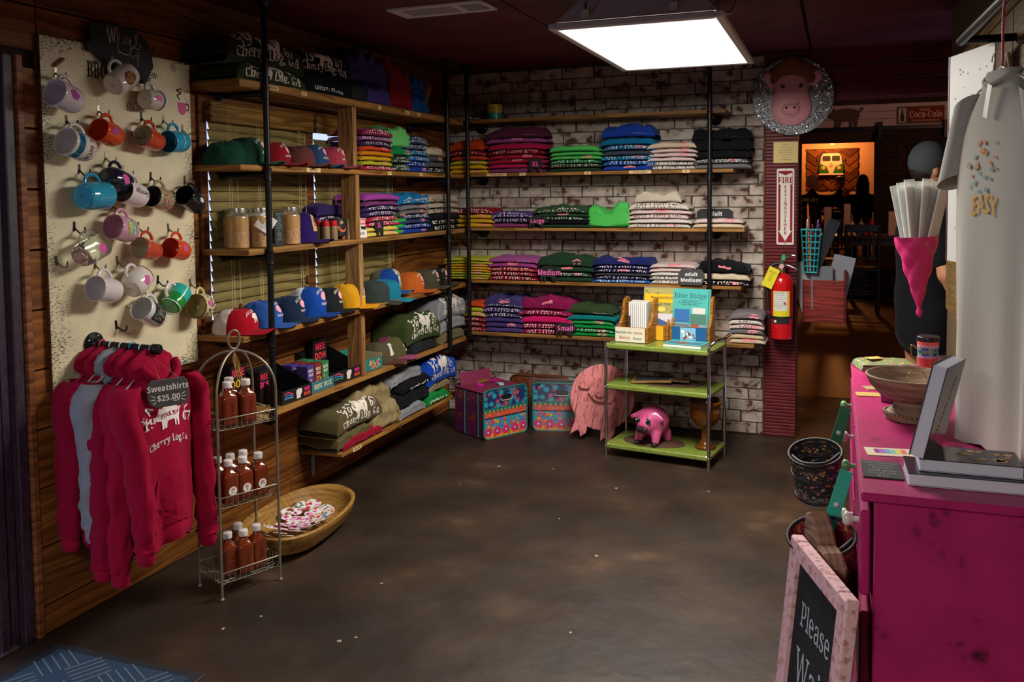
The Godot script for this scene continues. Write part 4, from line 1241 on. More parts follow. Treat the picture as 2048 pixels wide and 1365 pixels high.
	var pp := pv([v2(-.155, .055), v2(-.135, .078), v2(-.125, .07), v2(-.08, .082), v2(0, .085), v2(.08, .074), v2(.13, .045), v2(.152, .0), v2(.158, -.05), v2(.135, -.08), v2(.125, -.115), v2(.09, -.118), v2(.085, -.09), v2(.03, -.082), v2(-.03, -.075), v2(-.04, -.105), v2(-.08, -.105), v2(-.085, -.068), v2(-.13, -.035), v2(-.165, -.03), v2(-.17, -.005), v2(-.145, .01), v2(-.15, .035)])
	part(cs, "board", nb().extrude(pp, 0.012, 0.0015), mat("slate", C("2b2c2f"), 0.85))
	var ch := tint("d8d6d2")
	var wr := PackedVector2Array()
	wr.append_array(stroke(bez([v2(-.086, .03), v2(-.08, .055), v2(-.072, .0), v2(-.062, .055), v2(-.054, .005), v2(-.043, .06), v2(-.034, .05), v2(-.036, .0), v2(-.030, -.03)]), 0.004))
	wr.append_array(stroke(bez([v2(-.024, .04), v2(-.026, .012), v2(-.016, .004), v2(-.006, .018), v2(-.004, .038), v2(-.003, .006)]), 0.004))
	wr.append_array(stroke(bez([v2(.026, .034), v2(.012, .036), v2(.008, .012), v2(.020, .008), v2(.028, .034), v2(.028, -.018), v2(.014, -.032), v2(-.02, -.028), v2(-.034, -.016)]), 0.004))
	wr.append_array(stroke(bez([v2(.036, -.006), v2(.056, .014), v2(.064, .05), v2(.054, .046), v2(.058, .022), v2(.078, .018), v2(.07, -.004), v2(.052, .0)]), 0.004))
	wr.append_array(stroke(bez([v2(.03, -.03), v2(.044, -.04), v2(.05, -.028), v2(.066, -.03), v2(.074, -.02), v2(.06, -.016), v2(.064, -.044), v2(.062, -.07)]), 0.003))
	part(cs, "chalk_writing", flat(wr, mv(v3(0.012, 0.012, 0.0068))), ch)
	part(cs, "string", nb().tube([v3(-.06, .08, 0), v3(0.0, 0.2, -0.015), v3(.08, .075, 0)], 0.0012, 5), mat("twine", C("3a2a1c"), 0.9))
	part(cs, "tail", nb().tube(bez([v3(.155, .0, 0), v3(.168, .012, 0), v3(.165, .03, 0), v3(.178, .025, 0)]), 0.003, 6), mat("slate", C("2b2c2f"), 0.85))

# a hooded sweatshirt on a hanger; front along +z, hung from y = 0
func make_hoodie(t: Node3D, m: Material, rib: Material, sd: float, w: float, arms: Array) -> Callable:
	var aw := func(v: float) -> float:
		var pts := [[0.0, 0.055], [0.05, 0.095], [0.13, w], [0.22, w * 0.93], [0.5, w * 0.82], [0.8, w * 0.80], [0.95, w * 0.78], [1.0, w * 0.66]]
		for i in pts.size() - 1:
			if v <= pts[i + 1][0]:
				var k: float = (v - pts[i][0]) / (pts[i + 1][0] - pts[i][0])
				return lerpf(pts[i][1], pts[i + 1][1], k * k * (3.0 - 2.0 * k))
		return w * 0.66
	var body := func(u: float, v: float) -> Vector3:
		var th := u * TAU
		var a: float = aw.call(v)
		var b := 0.030 + 0.018 * minf(1.0, v * 3.0)
		var c := cos(th); var s := sin(th)
		var amp := 0.012 * smoothstep(0.12, 0.75, v)
		var fold := sin(th * 5.0 + sd + v * 1.5) * amp + sin(th * 9.0 - sd * 2.0) * amp * 0.55
		var nz := wrinkle(v3(c * 3.0 + sd, v * 5.0, s * 3.0)) * 0.008
		var x := signf(c) * pow(absf(c), 0.85) * (a + nz)
		var z := signf(s) * pow(absf(s), 0.8) * (b + fold + nz)
		var y := -0.065 - v * 0.60 - 0.035 * smoothstep(0.0, 0.13, v) * absf(c)
		if v > 0.9: y += sin(th * 3.0 + sd) * 0.010 * (v - 0.9) * 10.0
		return v3(x, y, z + 0.012 * v)
	part(t, "body", nb().grid(40, 30, func(u, v): return body.call(u, v * 0.915), true), m)
	part(t, "hem", nb().grid(60, 6, func(u, v):
		var p: Vector3 = body.call(u, 0.91 + v * 0.09)
		return p + v3(p.x, 0, p.z).normalized() * (0.002 * sin(u * TAU * 45.0) - 0.004 * sin(v * PI) * -1.0), true), rib)
	# sleeves: [side, outward, forward, length]
	for a in arms:
		var sx: float = a[0]
		var path := bez([v3(sx * (w - 0.035), -0.105, 0.0), v3(sx * (w + 0.012), -0.17, a[2] * 0.25), v3(sx * (w + a[1] * 0.5), -0.30, a[2] * 0.55), v3(sx * (w + a[1] * 0.8), -0.10 - a[3] * 0.72, a[2] * 0.9), v3(sx * (w + a[1]), -0.10 - a[3], a[2])], 5)
		var np := path.size()
		var sl := func(u: float, v: float) -> Vector3:
			var i := mini(int(v * (np - 1)), np - 2)
			var k := v * (np - 1) - i
			var c: Vector3 = path[i].lerp(path[i + 1], k)
			var th := u * TAU
			var r := lerpf(0.058, 0.040, v) * (1.0 if v > 0.05 else 0.8 + v * 4.0)
			var n := wrinkle(v3(cos(th) * 1.6 + sd, v * 7.0 + sx, sin(th) * 1.6)) * 0.014 * (0.4 + v)
			n += sin(v * 46.0 + cos(th) * 1.5 + sd) * 0.004 * smoothstep(0.55, 1.0, v)
			return c + v3(cos(th) * (r * 0.72 + n), 0.0, sin(th) * (r + n))
		part(t, "sleeve", nb().grid(18, 26, sl, true), m)
		var e: Vector3 = path[-1]
		part(t, "cuff", nb().grid(36, 8, func(u, v):
			var th: float = u * TAU
			var r: float = (0.031 + 0.004 * sin(v * PI)) * (1.0 if v < 0.97 else 0.85) + 0.0012 * sin(th * 18.0)
			return e + v3(cos(th) * r * 0.7, 0.012 - v * 0.062, sin(th) * r), true), rib)
	# hood lying back, and its opening
	part(t, "hood", nb().grid(24, 14, func(u, v):
		var th: float = u * TAU
		var ph: float = v * PI
		var n := wrinkle(v3(cos(th) * 2.0 + sd, ph * 1.5, sin(th) * 2.0)) * 0.012
		return v3(sin(ph) * cos(th) * (0.105 + n), -0.058 + cos(ph) * (0.058 + n) - 0.045 * sin(ph) * maxf(0.0, sin(th)), sin(ph) * sin(th) * (0.045 + n) - 0.018), true), m)
	part(t, "hood_edge", nb().tube(bez([v3(-0.085, -0.050, 0.012), v3(-0.062, -0.085, 0.040), v3(-0.012, -0.115, 0.050), v3(0.035, -0.10, 0.050), v3(0.07, -0.075, 0.036), v3(0.088, -0.05, 0.01)]), 0.013, 8), m)
	return body

func hanger(x: float, z: float, y: float, m: Material, label: String, turn: float) -> void:
	var t := thing("clothes_hanger", label, "hanger", "hangers on the pipe rail", v3(x, y, z), ry(PI / 2 + turn))
	var p := []
	for i in 13:
		var a := PI * 1.05 - PI * 1.45 * i / 12.0
		p.append(v3(cos(a) * 0.0175, sin(a) * 0.0175, 0))
	p = p.slice(0, 13)
	p.append(v3(0.0, -0.04, 0)); p.append(v3(0, -0.062, 0))
	part(t, "hook", nb().tube(p, 0.0022, 7), m)
	part(t, "shoulder_bar", nb().tube([v3(-0.15, -0.125, 0), v3(-0.08, -0.082, 0), v3(0, -0.062, 0), v3(0.08, -0.082, 0), v3(0.15, -0.125, 0)], 0.0025, 6), m)

func build_sweaters() -> void:
	var black := mat("black_pipe", C("1b1c1e"), 0.38, {"metal": 0.55, "spec": 0.5})
	var r := thing("pipe_rail", "short black pipe rail fixed to the mug board", "rail", "", v3(0.0185, 0.977, 3.126))
	part(r, "pipe", nb().tube([v3(0, 0, 0), v3(0.285, -0.006, 0)], 0.0134, 14), black)
	part(r, "end_cap", nb().tube([v3(0.27, -0.0057, 0), v3(0.272, -0.0057, 0), v3(0.298, -0.006, 0), v3(0.301, -0.006, 0)], [0.015, 0.0185, 0.0185, 0.013], 14), black)
	var f := nb()
	f.xf = Transform3D(Basis(Quaternion(Vector3.UP, Vector3.RIGHT)), Vector3.ZERO)
	f.lathe([v2(0, 0), v2(0.042, 0), v2(0.042, 0), v2(0.042, 0.008), v2(0.022, 0.012), v2(0.019, 0.028), v2(0.013, 0.028)], 24)
	part(r, "flange", f, black)
	for k in 4:
		var sc := nb(); sc.xf = Transform3D(Basis(Quaternion(Vector3.UP, Vector3.RIGHT)), v3(0.0095, sin(k * PI / 2 + .5) * 0.031, cos(k * PI / 2 + .5) * 0.031))
		sc.lathe([v2(0.005, 0), v2(0.004, 0.002), v2(0, 0.003)], 10)
		part(r, "screw", sc, mat("chrome", C("c8c8cc"), 0.12, {"metal": 1.0}))
	var hw := mat("hanger_white", C("dcdad6"), 0.35); var hp := mat("hanger_pink", C("e0306e"), 0.35); var hb := mat("hanger_blue", C("2a8ac0"), 0.35); var hg := mat("hanger_grey", C("a8a8b0"), 0.35)
	var red := cloth("a01036"); var red2 := cloth("900e32"); var redr := red; var grey := cloth("8a8c94"); var greyr := grey
	# x along the rail, materials, shoulder half width, sleeves, label
	var L := [
		[0.062, red2, redr, 0.160, [[-1.0, 0.015, 0.00, 0.54], [1.0, 0.01, 0.0, 0.5]], hp, "dark red hoodie nearest the wall on the rail", "pink plastic hanger nearest the wall on the rail", 0.02],
		[0.108, red, redr, 0.150, [[-1.0, -0.01, 0.01, 0.52], [1.0, 0.01, 0.0, 0.5]], hw, "red hoodie between the wall-side hoodie and the grey one", "white plastic hanger carrying a red hoodie beside the pink hanger", 0.05],
		[0.154, grey, greyr, 0.165, [[-1.0, 0.0, 0.01, 0.50], [1.0, 0.0, 0.0, 0.5]], hw, "heather grey hoodie among the red hoodies", "white plastic hanger carrying the grey hoodie", 0.0],
		[0.200, red2, redr, 0.140, [[-1.0, 0.040, 0.02, 0.62], [1.0, 0.02, 0.01, 0.58]], hb, "red hoodie just behind the printed pair on the rail", "blue plastic hanger in the middle of the rail", -0.06],
		[0.243, red, redr, 0.138, [[-1.0, 0.025, 0.03, 0.64], [1.0, 0.045, 0.0, 0.48]], hw, "red hoodie tucked behind the front printed hoodie", "white plastic hanger with a tall hook near the rail end", -0.02],
		[0.288, red, redr, 0.175, [[-1.0, -0.030, 0.055, 0.56], [1.0, 0.020, 0.045, 0.62]], hg, "red hoodie printed Eat Local with a white pig", "grey plastic hanger at the end of the rail", 0.04],
	]
	var i := 0
	for s in L:
		var y: float = 0.977 - s[0] * 0.02
		hanger(s[0], 3.126, y, s[5], s[7], s[8])
		var t := thing("hoodie", s[6], "hoodie", "hoodies hung on the pipe rail", v3(s[0] + (0.012 if i == 5 else 0.0), y, 3.126), ry(PI / 2 + s[8]))
		var body := make_hoodie(t, s[1], s[2], i * 2.3 + 0.7, s[3], s[4])
		if i == 5:
			var lay := func(p: Vector2) -> Vector3:
				var v := clampf((-0.10 - p.y) / 0.60, 0.0, 1.0)
				var a := 0.15
				var c := clampf(p.x / a, -0.98, 0.98)
				var th := acos(signf(c) * pow(absf(c), 1.0 / 0.85))
				var q: Vector3 = body.call(th / TAU, v)
				var q1: Vector3 = body.call(th / TAU + 0.004, v); var q2: Vector3 = body.call(th / TAU - 0.004, v); var q3: Vector3 = body.call(th / TAU, v + 0.01)
				var m := (q1 - q2).cross(q3 - q).normalized()
				if m.z < 0: m = -m
				return q + m * 0.0016
			var tr := PackedVector2Array()
			# arched line, letter by letter
			var word := "EAT LOCAL"
			for k in word.length():
				var an := 1.25 - 2.5 * k / 8.0
				if word[k] != " ": tr.append_array(moved(text2(word[k], 0.030, "sans", true), v2(sin(-an) * 0.10 + 0.0, -0.275 + cos(an) * 0.10), an * 0.75))
			tr.append_array(moved(text2("19", 0.032, "serif", true), v2(-0.084, -0.262)))
			tr.append_array(moved(text2("67", 0.032, "serif", true), v2(0.092, -0.272)))
			tr.append_array(moved(text2("Cherry Log, GA", 0.023, "serif", true, 0.8), v2(0.0, -0.345)))
			tr.append_array(moved(poly2(pig(0.125)), v2(0.0, -0.262)))
			part(t, "chest_print", nb().lay(finer(tr, 0.012), lay), tint("e2dad6"))
			part(t, "print_lettering", nb().lay(finer(moved(text2("PINK PIG", 0.015, "serif", true, 0.8), v2(0.0, -0.258)), 0.01), func(p): return lay.call(p) + v3(0, 0, 0.0008)), tint("8a0f2c"))
			part(t, "pocket", nb().lay(finer(poly2(pv([v2(-.10, -.64), v2(.10, -.64), v2(.10, -.56), v2(.065, -.47), v2(-.065, -.47), v2(-.10, -.56)])), 0.02), func(p): return lay.call(p) + v3(0, 0, 0.0025)), s[1])
		i += 1
	# price sign hung from the end of the rail
	var t := thing("price_sign", "grey slate sign lettered Sweatshirts 25 dollars hung on the rail end", "sign", "", v3(0.385, 0.832, 3.165), (ry(0.95) * rz(0.03)).scaled(Vector3.ONE * 0.84))
	var p := pv([v2(-.082, .03), v2(-.074, .046), v2(-.064, .057), v2(.064, .057), v2(.076, .044), v2(.082, .028), v2(.082, -.028), v2(.072, -.048), v2(.06, -.057), v2(-.05, -.057), v2(-.07, -.044), v2(-.082, -.02)])
	part(t, "board", nb().extrude(p, 0.010, 0.0025), mat("slate_light", C("4a4a4a"), 0.8))
	var chalk := tint("ece9e6")
	part(t, "lettering", flat(text2("Sweatshirts", 0.024, "sans", true, 0.86), mv(v3(0, 0.022, 0.0058))), chalk)
	part(t, "lettering", flat(text2("$25.00", 0.024, "sans", true, 0.9), mv(v3(0, -0.020, 0.0058))), chalk)
	var dash := PackedVector2Array()
	for sx in [-1.0, 1.0]:
		for a in [[.052, -.012, .066, -.006], [.052, -.022, .068, -.022], [.050, -.032, .062, -.040]]:
			dash.append_array(stroke([v2(a[0] * sx, a[1]), v2(a[2] * sx, a[3])], 0.003))
	dash.append_array(stroke([v2(0.018, -.036), v2(.04, -.036)], 0.0025))
	part(t, "chalk_rays", flat(dash, mv(v3(0, 0, 0.0058))), chalk)
	part(t, "string", nb().tube([v3(-.03, .055, 0), v3(-0.045, .152, -0.062), v3(.045, .055, 0)], 0.0012, 5), mat("jute", C("9a7a4e"), 0.9))

# cap surface: u round the head (0.25 = front), v from the rim 0 to the crown 1; front along +z
func cap_surf(u: float, v: float, sd: float, tall: float) -> Vector3:
	var th := u * TAU
	var ph := v * PI / 2
	var c := cos(ph); var s := sin(ph)
	var f := maxf(0.0, sin(th))
	var rad := pow(c, 0.62 if tall > 0.12 else 0.75)
	var dent := wrinkle(v3(cos(th) * 2.0 + sd, v * 2.5, sin(th) * 2.0)) * 0.006
	var seam := 0.0012 * pow(absf(cos(th * 3.0)), 24.0) * c
	var y := tall * pow(s, 0.86) * (1.0 + 0.10 * f * sin(ph * 2.0)) + dent * s
	return v3(cos(th) * (0.084 * rad + dent - seam), y, sin(th) * (0.097 * rad + dent - seam) + 0.012 * f * s)

func make_cap(label: String, at: Vector3, yaw: float, front: String, back: String, brim: String, logo: String, tall := 0.118, pitch := 0.0) -> void:
	var t := thing("baseball_cap", label, "cap", "caps on the shelves", at, ry(PI / 2 + yaw + 0.32) * rx(pitch))
	var sd: float = at.z * 13.0
	var f := func(u, v): return cap_surf(u, v, sd, tall)
	if front == back: part(t, "crown", nb().grid(36, 12, f, true), cloth(front))
	else:
		part(t, "front_panel", nb().grid(18, 12, func(u, v): return f.call(u * 0.5, v)), cloth(front))
		part(t, "back_mesh", nb().grid(18, 12, func(u, v): return f.call(0.5 + u * 0.5, v)), cloth(back))
	var bf := func(u: float, r: float, top: float) -> Vector3:
		var a := (u - 0.5) * 2.0            # -1..1 across
		var th := PI / 2 - a * 1.12
		var e := sqrt(maxf(0.0, 1.0 - pow(absf(a), 2.6)))
		var out := 0.084 * e * r
		var p := v3(cos(th) * (0.086 + out * 0.25), 0, sin(th) * 0.098 + out)
		p.y = 0.010 - 0.030 * pow(absf(p.x) / 0.084, 2.0) * (0.35 + 0.65 * r) + 0.010 * r * (1.0 - absf(a)) - 0.004 * r + top
		p.y = maxf(p.y, 0.0005 + top)
		return p
	var mb := nb()
	mb.grid(20, 20, func(u, v): return bf.call(u, v * 2.0, 0.0035) if v <= 0.5 else bf.call(u, 2.0 - v * 2.0, 0.0))
	part(t, "brim", mb, cloth(brim))
	var bt := nb()
	bt.xf.origin = f.call(0.0, 1.0)
	bt.lathe([v2(0.007, -0.002), v2(0.006, 0.003), v2(0.0, 0.0045)], 10)
	part(t, "button", bt, cloth(front))
	var lay := func(p: Vector2) -> Vector3:
		var q: Vector3 = f.call(0.25 - p.x / 0.088 / TAU, clampf((p.y + 0.045) / 0.105, 0.02, 0.9))
		return q + v3(0, 0.25, 1).normalized().rotated(Vector3.UP, p.x / 0.088) * 0.0014
	if logo == "pig":
		part(t, "pig_logo", nb().lay(finer(moved(poly2(ell(0.05, 0.026, 16)), v2(0, 0)), 0.012), lay), tint("e8a6b0"))
		var tx := arched(text2("HOLLOWAY'S", 0.0105, "serif", true), 0.08, 0.008)
		tx = moved(tx, v2(0, 0.014))
		tx.append_array(moved(text2("Cherry Log, GA", 0.006, "serif", true), v2(0, -0.020)))
		part(t, "lettering", nb().lay(finer(tx, 0.012), lay), tint("e4ded6"))
	elif logo == "red":
		var tx := moved(arched(text2("HOLLOWAY'S", 0.0115, "serif", true), 0.08, 0.008), v2(0, 0.012))
		tx.append_array(moved(poly2(pig(0.05)), v2(0, -0.004)))
		part(t, "lettering", nb().lay(finer(tx, 0.012), lay), tint("e6d8d6"))
	elif logo == "patch":
		part(t, "patch", nb().lay(finer(poly2(rrect(0.06, 0.048, 0.01)), 0.012), lay), tint("c9a06a"))
		part(t, "lettering", nb().lay(finer(poly2(pig(0.04)), 0.012), func(p): return lay.call(p) + v3(0, 0, 0.0008)), tint("3a2a1e"))
	elif logo == "round":
		part(t, "patch", nb().lay(finer(poly2(ell(0.056, 0.056)), 0.012), lay), tint("d8d0b0"))
		part(t, "lettering", nb().lay(finer(poly2(ell(0.040, 0.040)), 0.012), func(p): return lay.call(p) + v3(0, 0, 0.0007)), tint("2a2a22"))
		part(t, "lettering", nb().lay(finer(poly2(pig(0.03)), 0.012), func(p): return lay.call(p) + v3(0, 0, 0.0014)), tint("d8d0b0"))
	elif logo == "white":
		part(t, "patch", nb().lay(finer(poly2(rrect(0.085, 0.05, 0.004)), 0.012), lay), tint("ded8c8"))
		part(t, "lettering", nb().lay(finer(text2("Pig", 0.02, "serif", true), 0.012), func(p): return lay.call(p) + v3(0, 0, 0.0008)), tint("2a2622"))
	elif logo == "cross":
		var cr := poly2(rect(0.030, 0.085)); cr.append_array(moved(poly2(rect(0.078, 0.028)), v2(0, 0.014)))
		part(t, "cross_patch", nb().lay(finer(moved(cr, v2(0, 0.006)), 0.012), lay), tint("d9d2b8"))
		var fl := func(p): return lay.call(p) + v3(0, 0, 0.0008)
		part(t, "flower_print", nb().lay(moved(dots(0.026, 0.08, 22, 4, 0.009), v2(0, 0.006)), fl), tint("4f9a7a"))
		part(t, "flower_print", nb().lay(moved(dots(0.07, 0.024, 14, 5, 0.008), v2(0, 0.02)), fl), tint("d86a7a"))
		part(t, "flower_print", nb().lay(moved(dots(0.026, 0.08, 8, 6, 0.008), v2(0, 0.006)), fl), tint("e0a040"))

func build_caps() -> void:
	var y := 1.6385
	make_cap("green corduroy cap stacked behind the other green cap", v3(0.10, y, 2.46), 0.35, "1f4a3a", "1f4a3a", "1f4a3a", "", 0.10)
	make_cap("faded green cap with a pink pig logo", v3(0.135, y, 2.385), -0.05, "2a5540", "2a5540", "2a5540", "pig")
	make_cap("faded red cap beside the green caps", v3(0.13, y, 2.20), -0.05, "8e1a26", "8e1a26", "8e1a26", "pig", 0.105)
	make_cap("dusty brown cap on the second shelf", v3(0.135, y, 2.005), -0.1, "6a3a38", "6a3a38", "6e3f3a", "", 0.10)
	make_cap("denim blue cap with a pink pig logo", v3(0.115, y, 1.86), -0.12, "2c4872", "2c4872", "2c4872", "pig", 0.112)
	make_cap("washed pink cap beside the pine stud", v3(0.13, y, 1.72), -0.05, "a83c50", "a83c50", "a24660", "pig", 0.108)
	y = 0.9245
	make_cap("red cap with a white back beside the mug board", v3(0.135, y, 2.475), -0.12, "b01426", "d8d0cc", "a01022", "red", 0.10)
	make_cap("blue denim cap between the red cap and the navy cap", v3(0.125, y, 2.285), -0.1, "2f5aa8", "2f5aa8", "2f5aa8", "pig", 0.112)
	make_cap("navy cap with pale stitching behind the pipe", v3(0.125, y, 2.10), -0.08, "1e2f48", "1e2f48", "1e2f48", "pig", 0.11)
	make_cap("royal blue trucker cap with a white back", v3(0.125, y, 1.925), -0.1, "1748a0", "cfd4e0", "143f90", "pig", 0.135)
	make_cap("black cap with a pink pig logo", v3(0.125, y, 1.765), -0.12, "22282a", "22282a", "1c2022", "pig", 0.115)
	make_cap("bright yellow cap before the pine stud", v3(0.150, y, 1.585), -0.05, "e0a420", "e0a420", "dc9c18", "pig", 0.125)
	make_cap("charcoal green plain cap lying past the stud", v3(0.140, y, 1.315), 0.05, "39433f", "39433f", "39433f", "", 0.11, 0.12)
	make_cap("teal cap tipped over its brim", v3(0.140, y, 1.175), -0.05, "1f7f98", "1f7f98", "23869c", "", 0.105, 0.12)
	make_cap("blue cap with a flowered cross patch", v3(0.085, y + 0.018, 1.06), -0.2, "1c479c", "6a6452", "1d5f9c", "cross", 0.135)
	make_cap("orange cap beside the cross patch cap", v3(0.125, y, 0.835), -0.12, "c86428", "c86428", "c4602a", "pig", 0.115)
	make_cap("olive brown cap with a pink logo", v3(0.125, y, 0.62), -0.15, "4f4a38", "4f4a38", "4a4534", "pig", 0.115)
	make_cap("dark olive cap tucked in the corner", v3(0.105, y, 0.44), -0.2, "3a3a2c", "3a3a2c", "3a3a2c", "pig", 0.11)
	make_cap("purple cap with a tan patch beside the jars", v3(0.125, 1.2835, 1.99), -0.1, "2e1c62", "2e1c62", "2a1858", "patch", 0.138)
	make_cap("brown camouflage cap with a white patch", v3(0.125, 0.5695, 1.24), 0.05, "57503e", "4e4836", "5a3a34", "white", 0.11)
	make_cap("olive cap with a pink speckled brim and round patch", v3(0.125, 0.5695, 1.085), -0.1, "5a5638", "8e2f5e", "a04a74", "round", 0.118)

# ---------------------------------------------------------------- larger folded garments
func garment(label: String, at: Vector3, turn: float, w: float, d: float, h: float, rum: float, code: String, col: String, tilt := 0.0, called := "folded_hoodie") -> void:
	var f := fold_surf(w, d, h, h * 0.12, minf(rum, 0.15) if "B" in code else rum, 0 if "B" in code else 2, rng.randf() * 40.0)
	var o := solo(called, nb().grid(30, 34, f, false, true), cloth(col), label, "hoodie", "folded hoodies", at, ry(turn) * rz(tilt))
	shirt_print(o, code, f, w, d, h)

func jar(at: Vector3, r: float, h: float, label: String, tag: bool) -> void:
	var t := thing("mason_jar", label, "jar", "jars of popcorn in oil", at)
	var glass := mat("jar_glass", C("e4ebe4"), 0.03, {"alpha": 0.10})
	part(t, "glass", nb().lathe([v2(0, 0.0005), v2(r * .9, 0.0005), v2(r * .99, 0.006), v2(r, 0.012), v2(r, h * .72), v2(r * .95, h * .79), v2(r * .78, h * .86), v2(r * .76, h * .88)], 26), glass)
	part(t, "popcorn", nb().grid(28, 26, func(u, v):
		var th: float = u * TAU
		var q := wrinkle(v3(cos(th) * 16.0, v * 22.0 + at.z * 9.0, sin(th) * 16.0)) * 0.0022
		var k: float = v
		if k < 0.8:
			var y := 0.004 + k / 0.8 * h * 0.42
			return v3(cos(th) * (r * 0.965 + q - 0.002), y, sin(th) * (r * 0.965 + q - 0.002))
		var rr: float = r * 0.96 * (1.0 - (k - 0.8) / 0.2)
		return v3(cos(th) * rr, 0.004 + h * 0.42 + q * 2.0, sin(th) * rr), true), mat("popcorn", C("d8b884"), 0.7, {"tex": noise("kernels", 0.045, [[0.0, "8a6a3a"], [0.4, "d8b478"], [0.7, "f4e0b0"], [1.0, "ffffff"]], FastNoiseLite.TYPE_CELLULAR, 1, 256, 5), "ts": 12.0}))
	part(t, "oil", nb().lathe([v2(0, h * .425), v2(r * .95, h * .43), v2(r * .95, h * .43), v2(r * .95, h * .72), v2(r * .88, h * .78), v2(r * .88, h * .78), v2(0, h * .782)], 24), mat("corn_oil", C("c08a0c"), 0.3, {"alpha": 0.8, "spec": 0.5}))
	part(t, "lid", nb().lathe([v2(r * .82, h * .865), v2(r * .83, h * .87), v2(r * .82, h * .90), v2(r * .83, h * .93), v2(r * .81, h * .975), v2(r * .81, h * .975), v2(0, h * .975)], 24), mat("lid_metal", C("b9b7b2"), 0.28, {"metal": 0.9}))
	if tag:
		var g := part(t, "paper_tag", nb().box(Vector3.ZERO, v3(0.075, 0.075, 0.001)), mat("paper", C("e8e4dc"), 0.8))
		g.transform = Transform3D(ry(0.9) * rx(-0.15) * rz(-0.62), v3(r * 0.9, h * 0.60, r * 0.35))
		var tr := PackedVector2Array()
		for i in 11: tr.append_array(moved(text2(["We love good food", "pour into a pot", "cover and shake", "until it pops", "add some salt", "and enjoy now", "made with corn", "and real oil", "keep it cool", "share a bowl", "thank you"][i], 0.0034, "sans", false), v2(0, 0.028 - i * 0.0055)))
		part(g, "lettering", flat(tr, mv(v3(0, 0, 0.0008))), tint("3a3632"))
		part(t, "string", nb().tube([v3(r * .83, h * .86, 0.0), v3(r * 0.9, h * 0.78, r * 0.3), v3(r * .93, h * .74, r * .34)], 0.0009, 5), mat("jute", C("9a7a4e"), 0.9))

func cbox(t: Node, called: String, c: Vector3, s: Vector3, col: String, b := Basis()) -> MeshInstance3D:
	return part(t, called, nb().box(c, s, 0.0012, b), mat("card_" + col, C(col), 0.45))

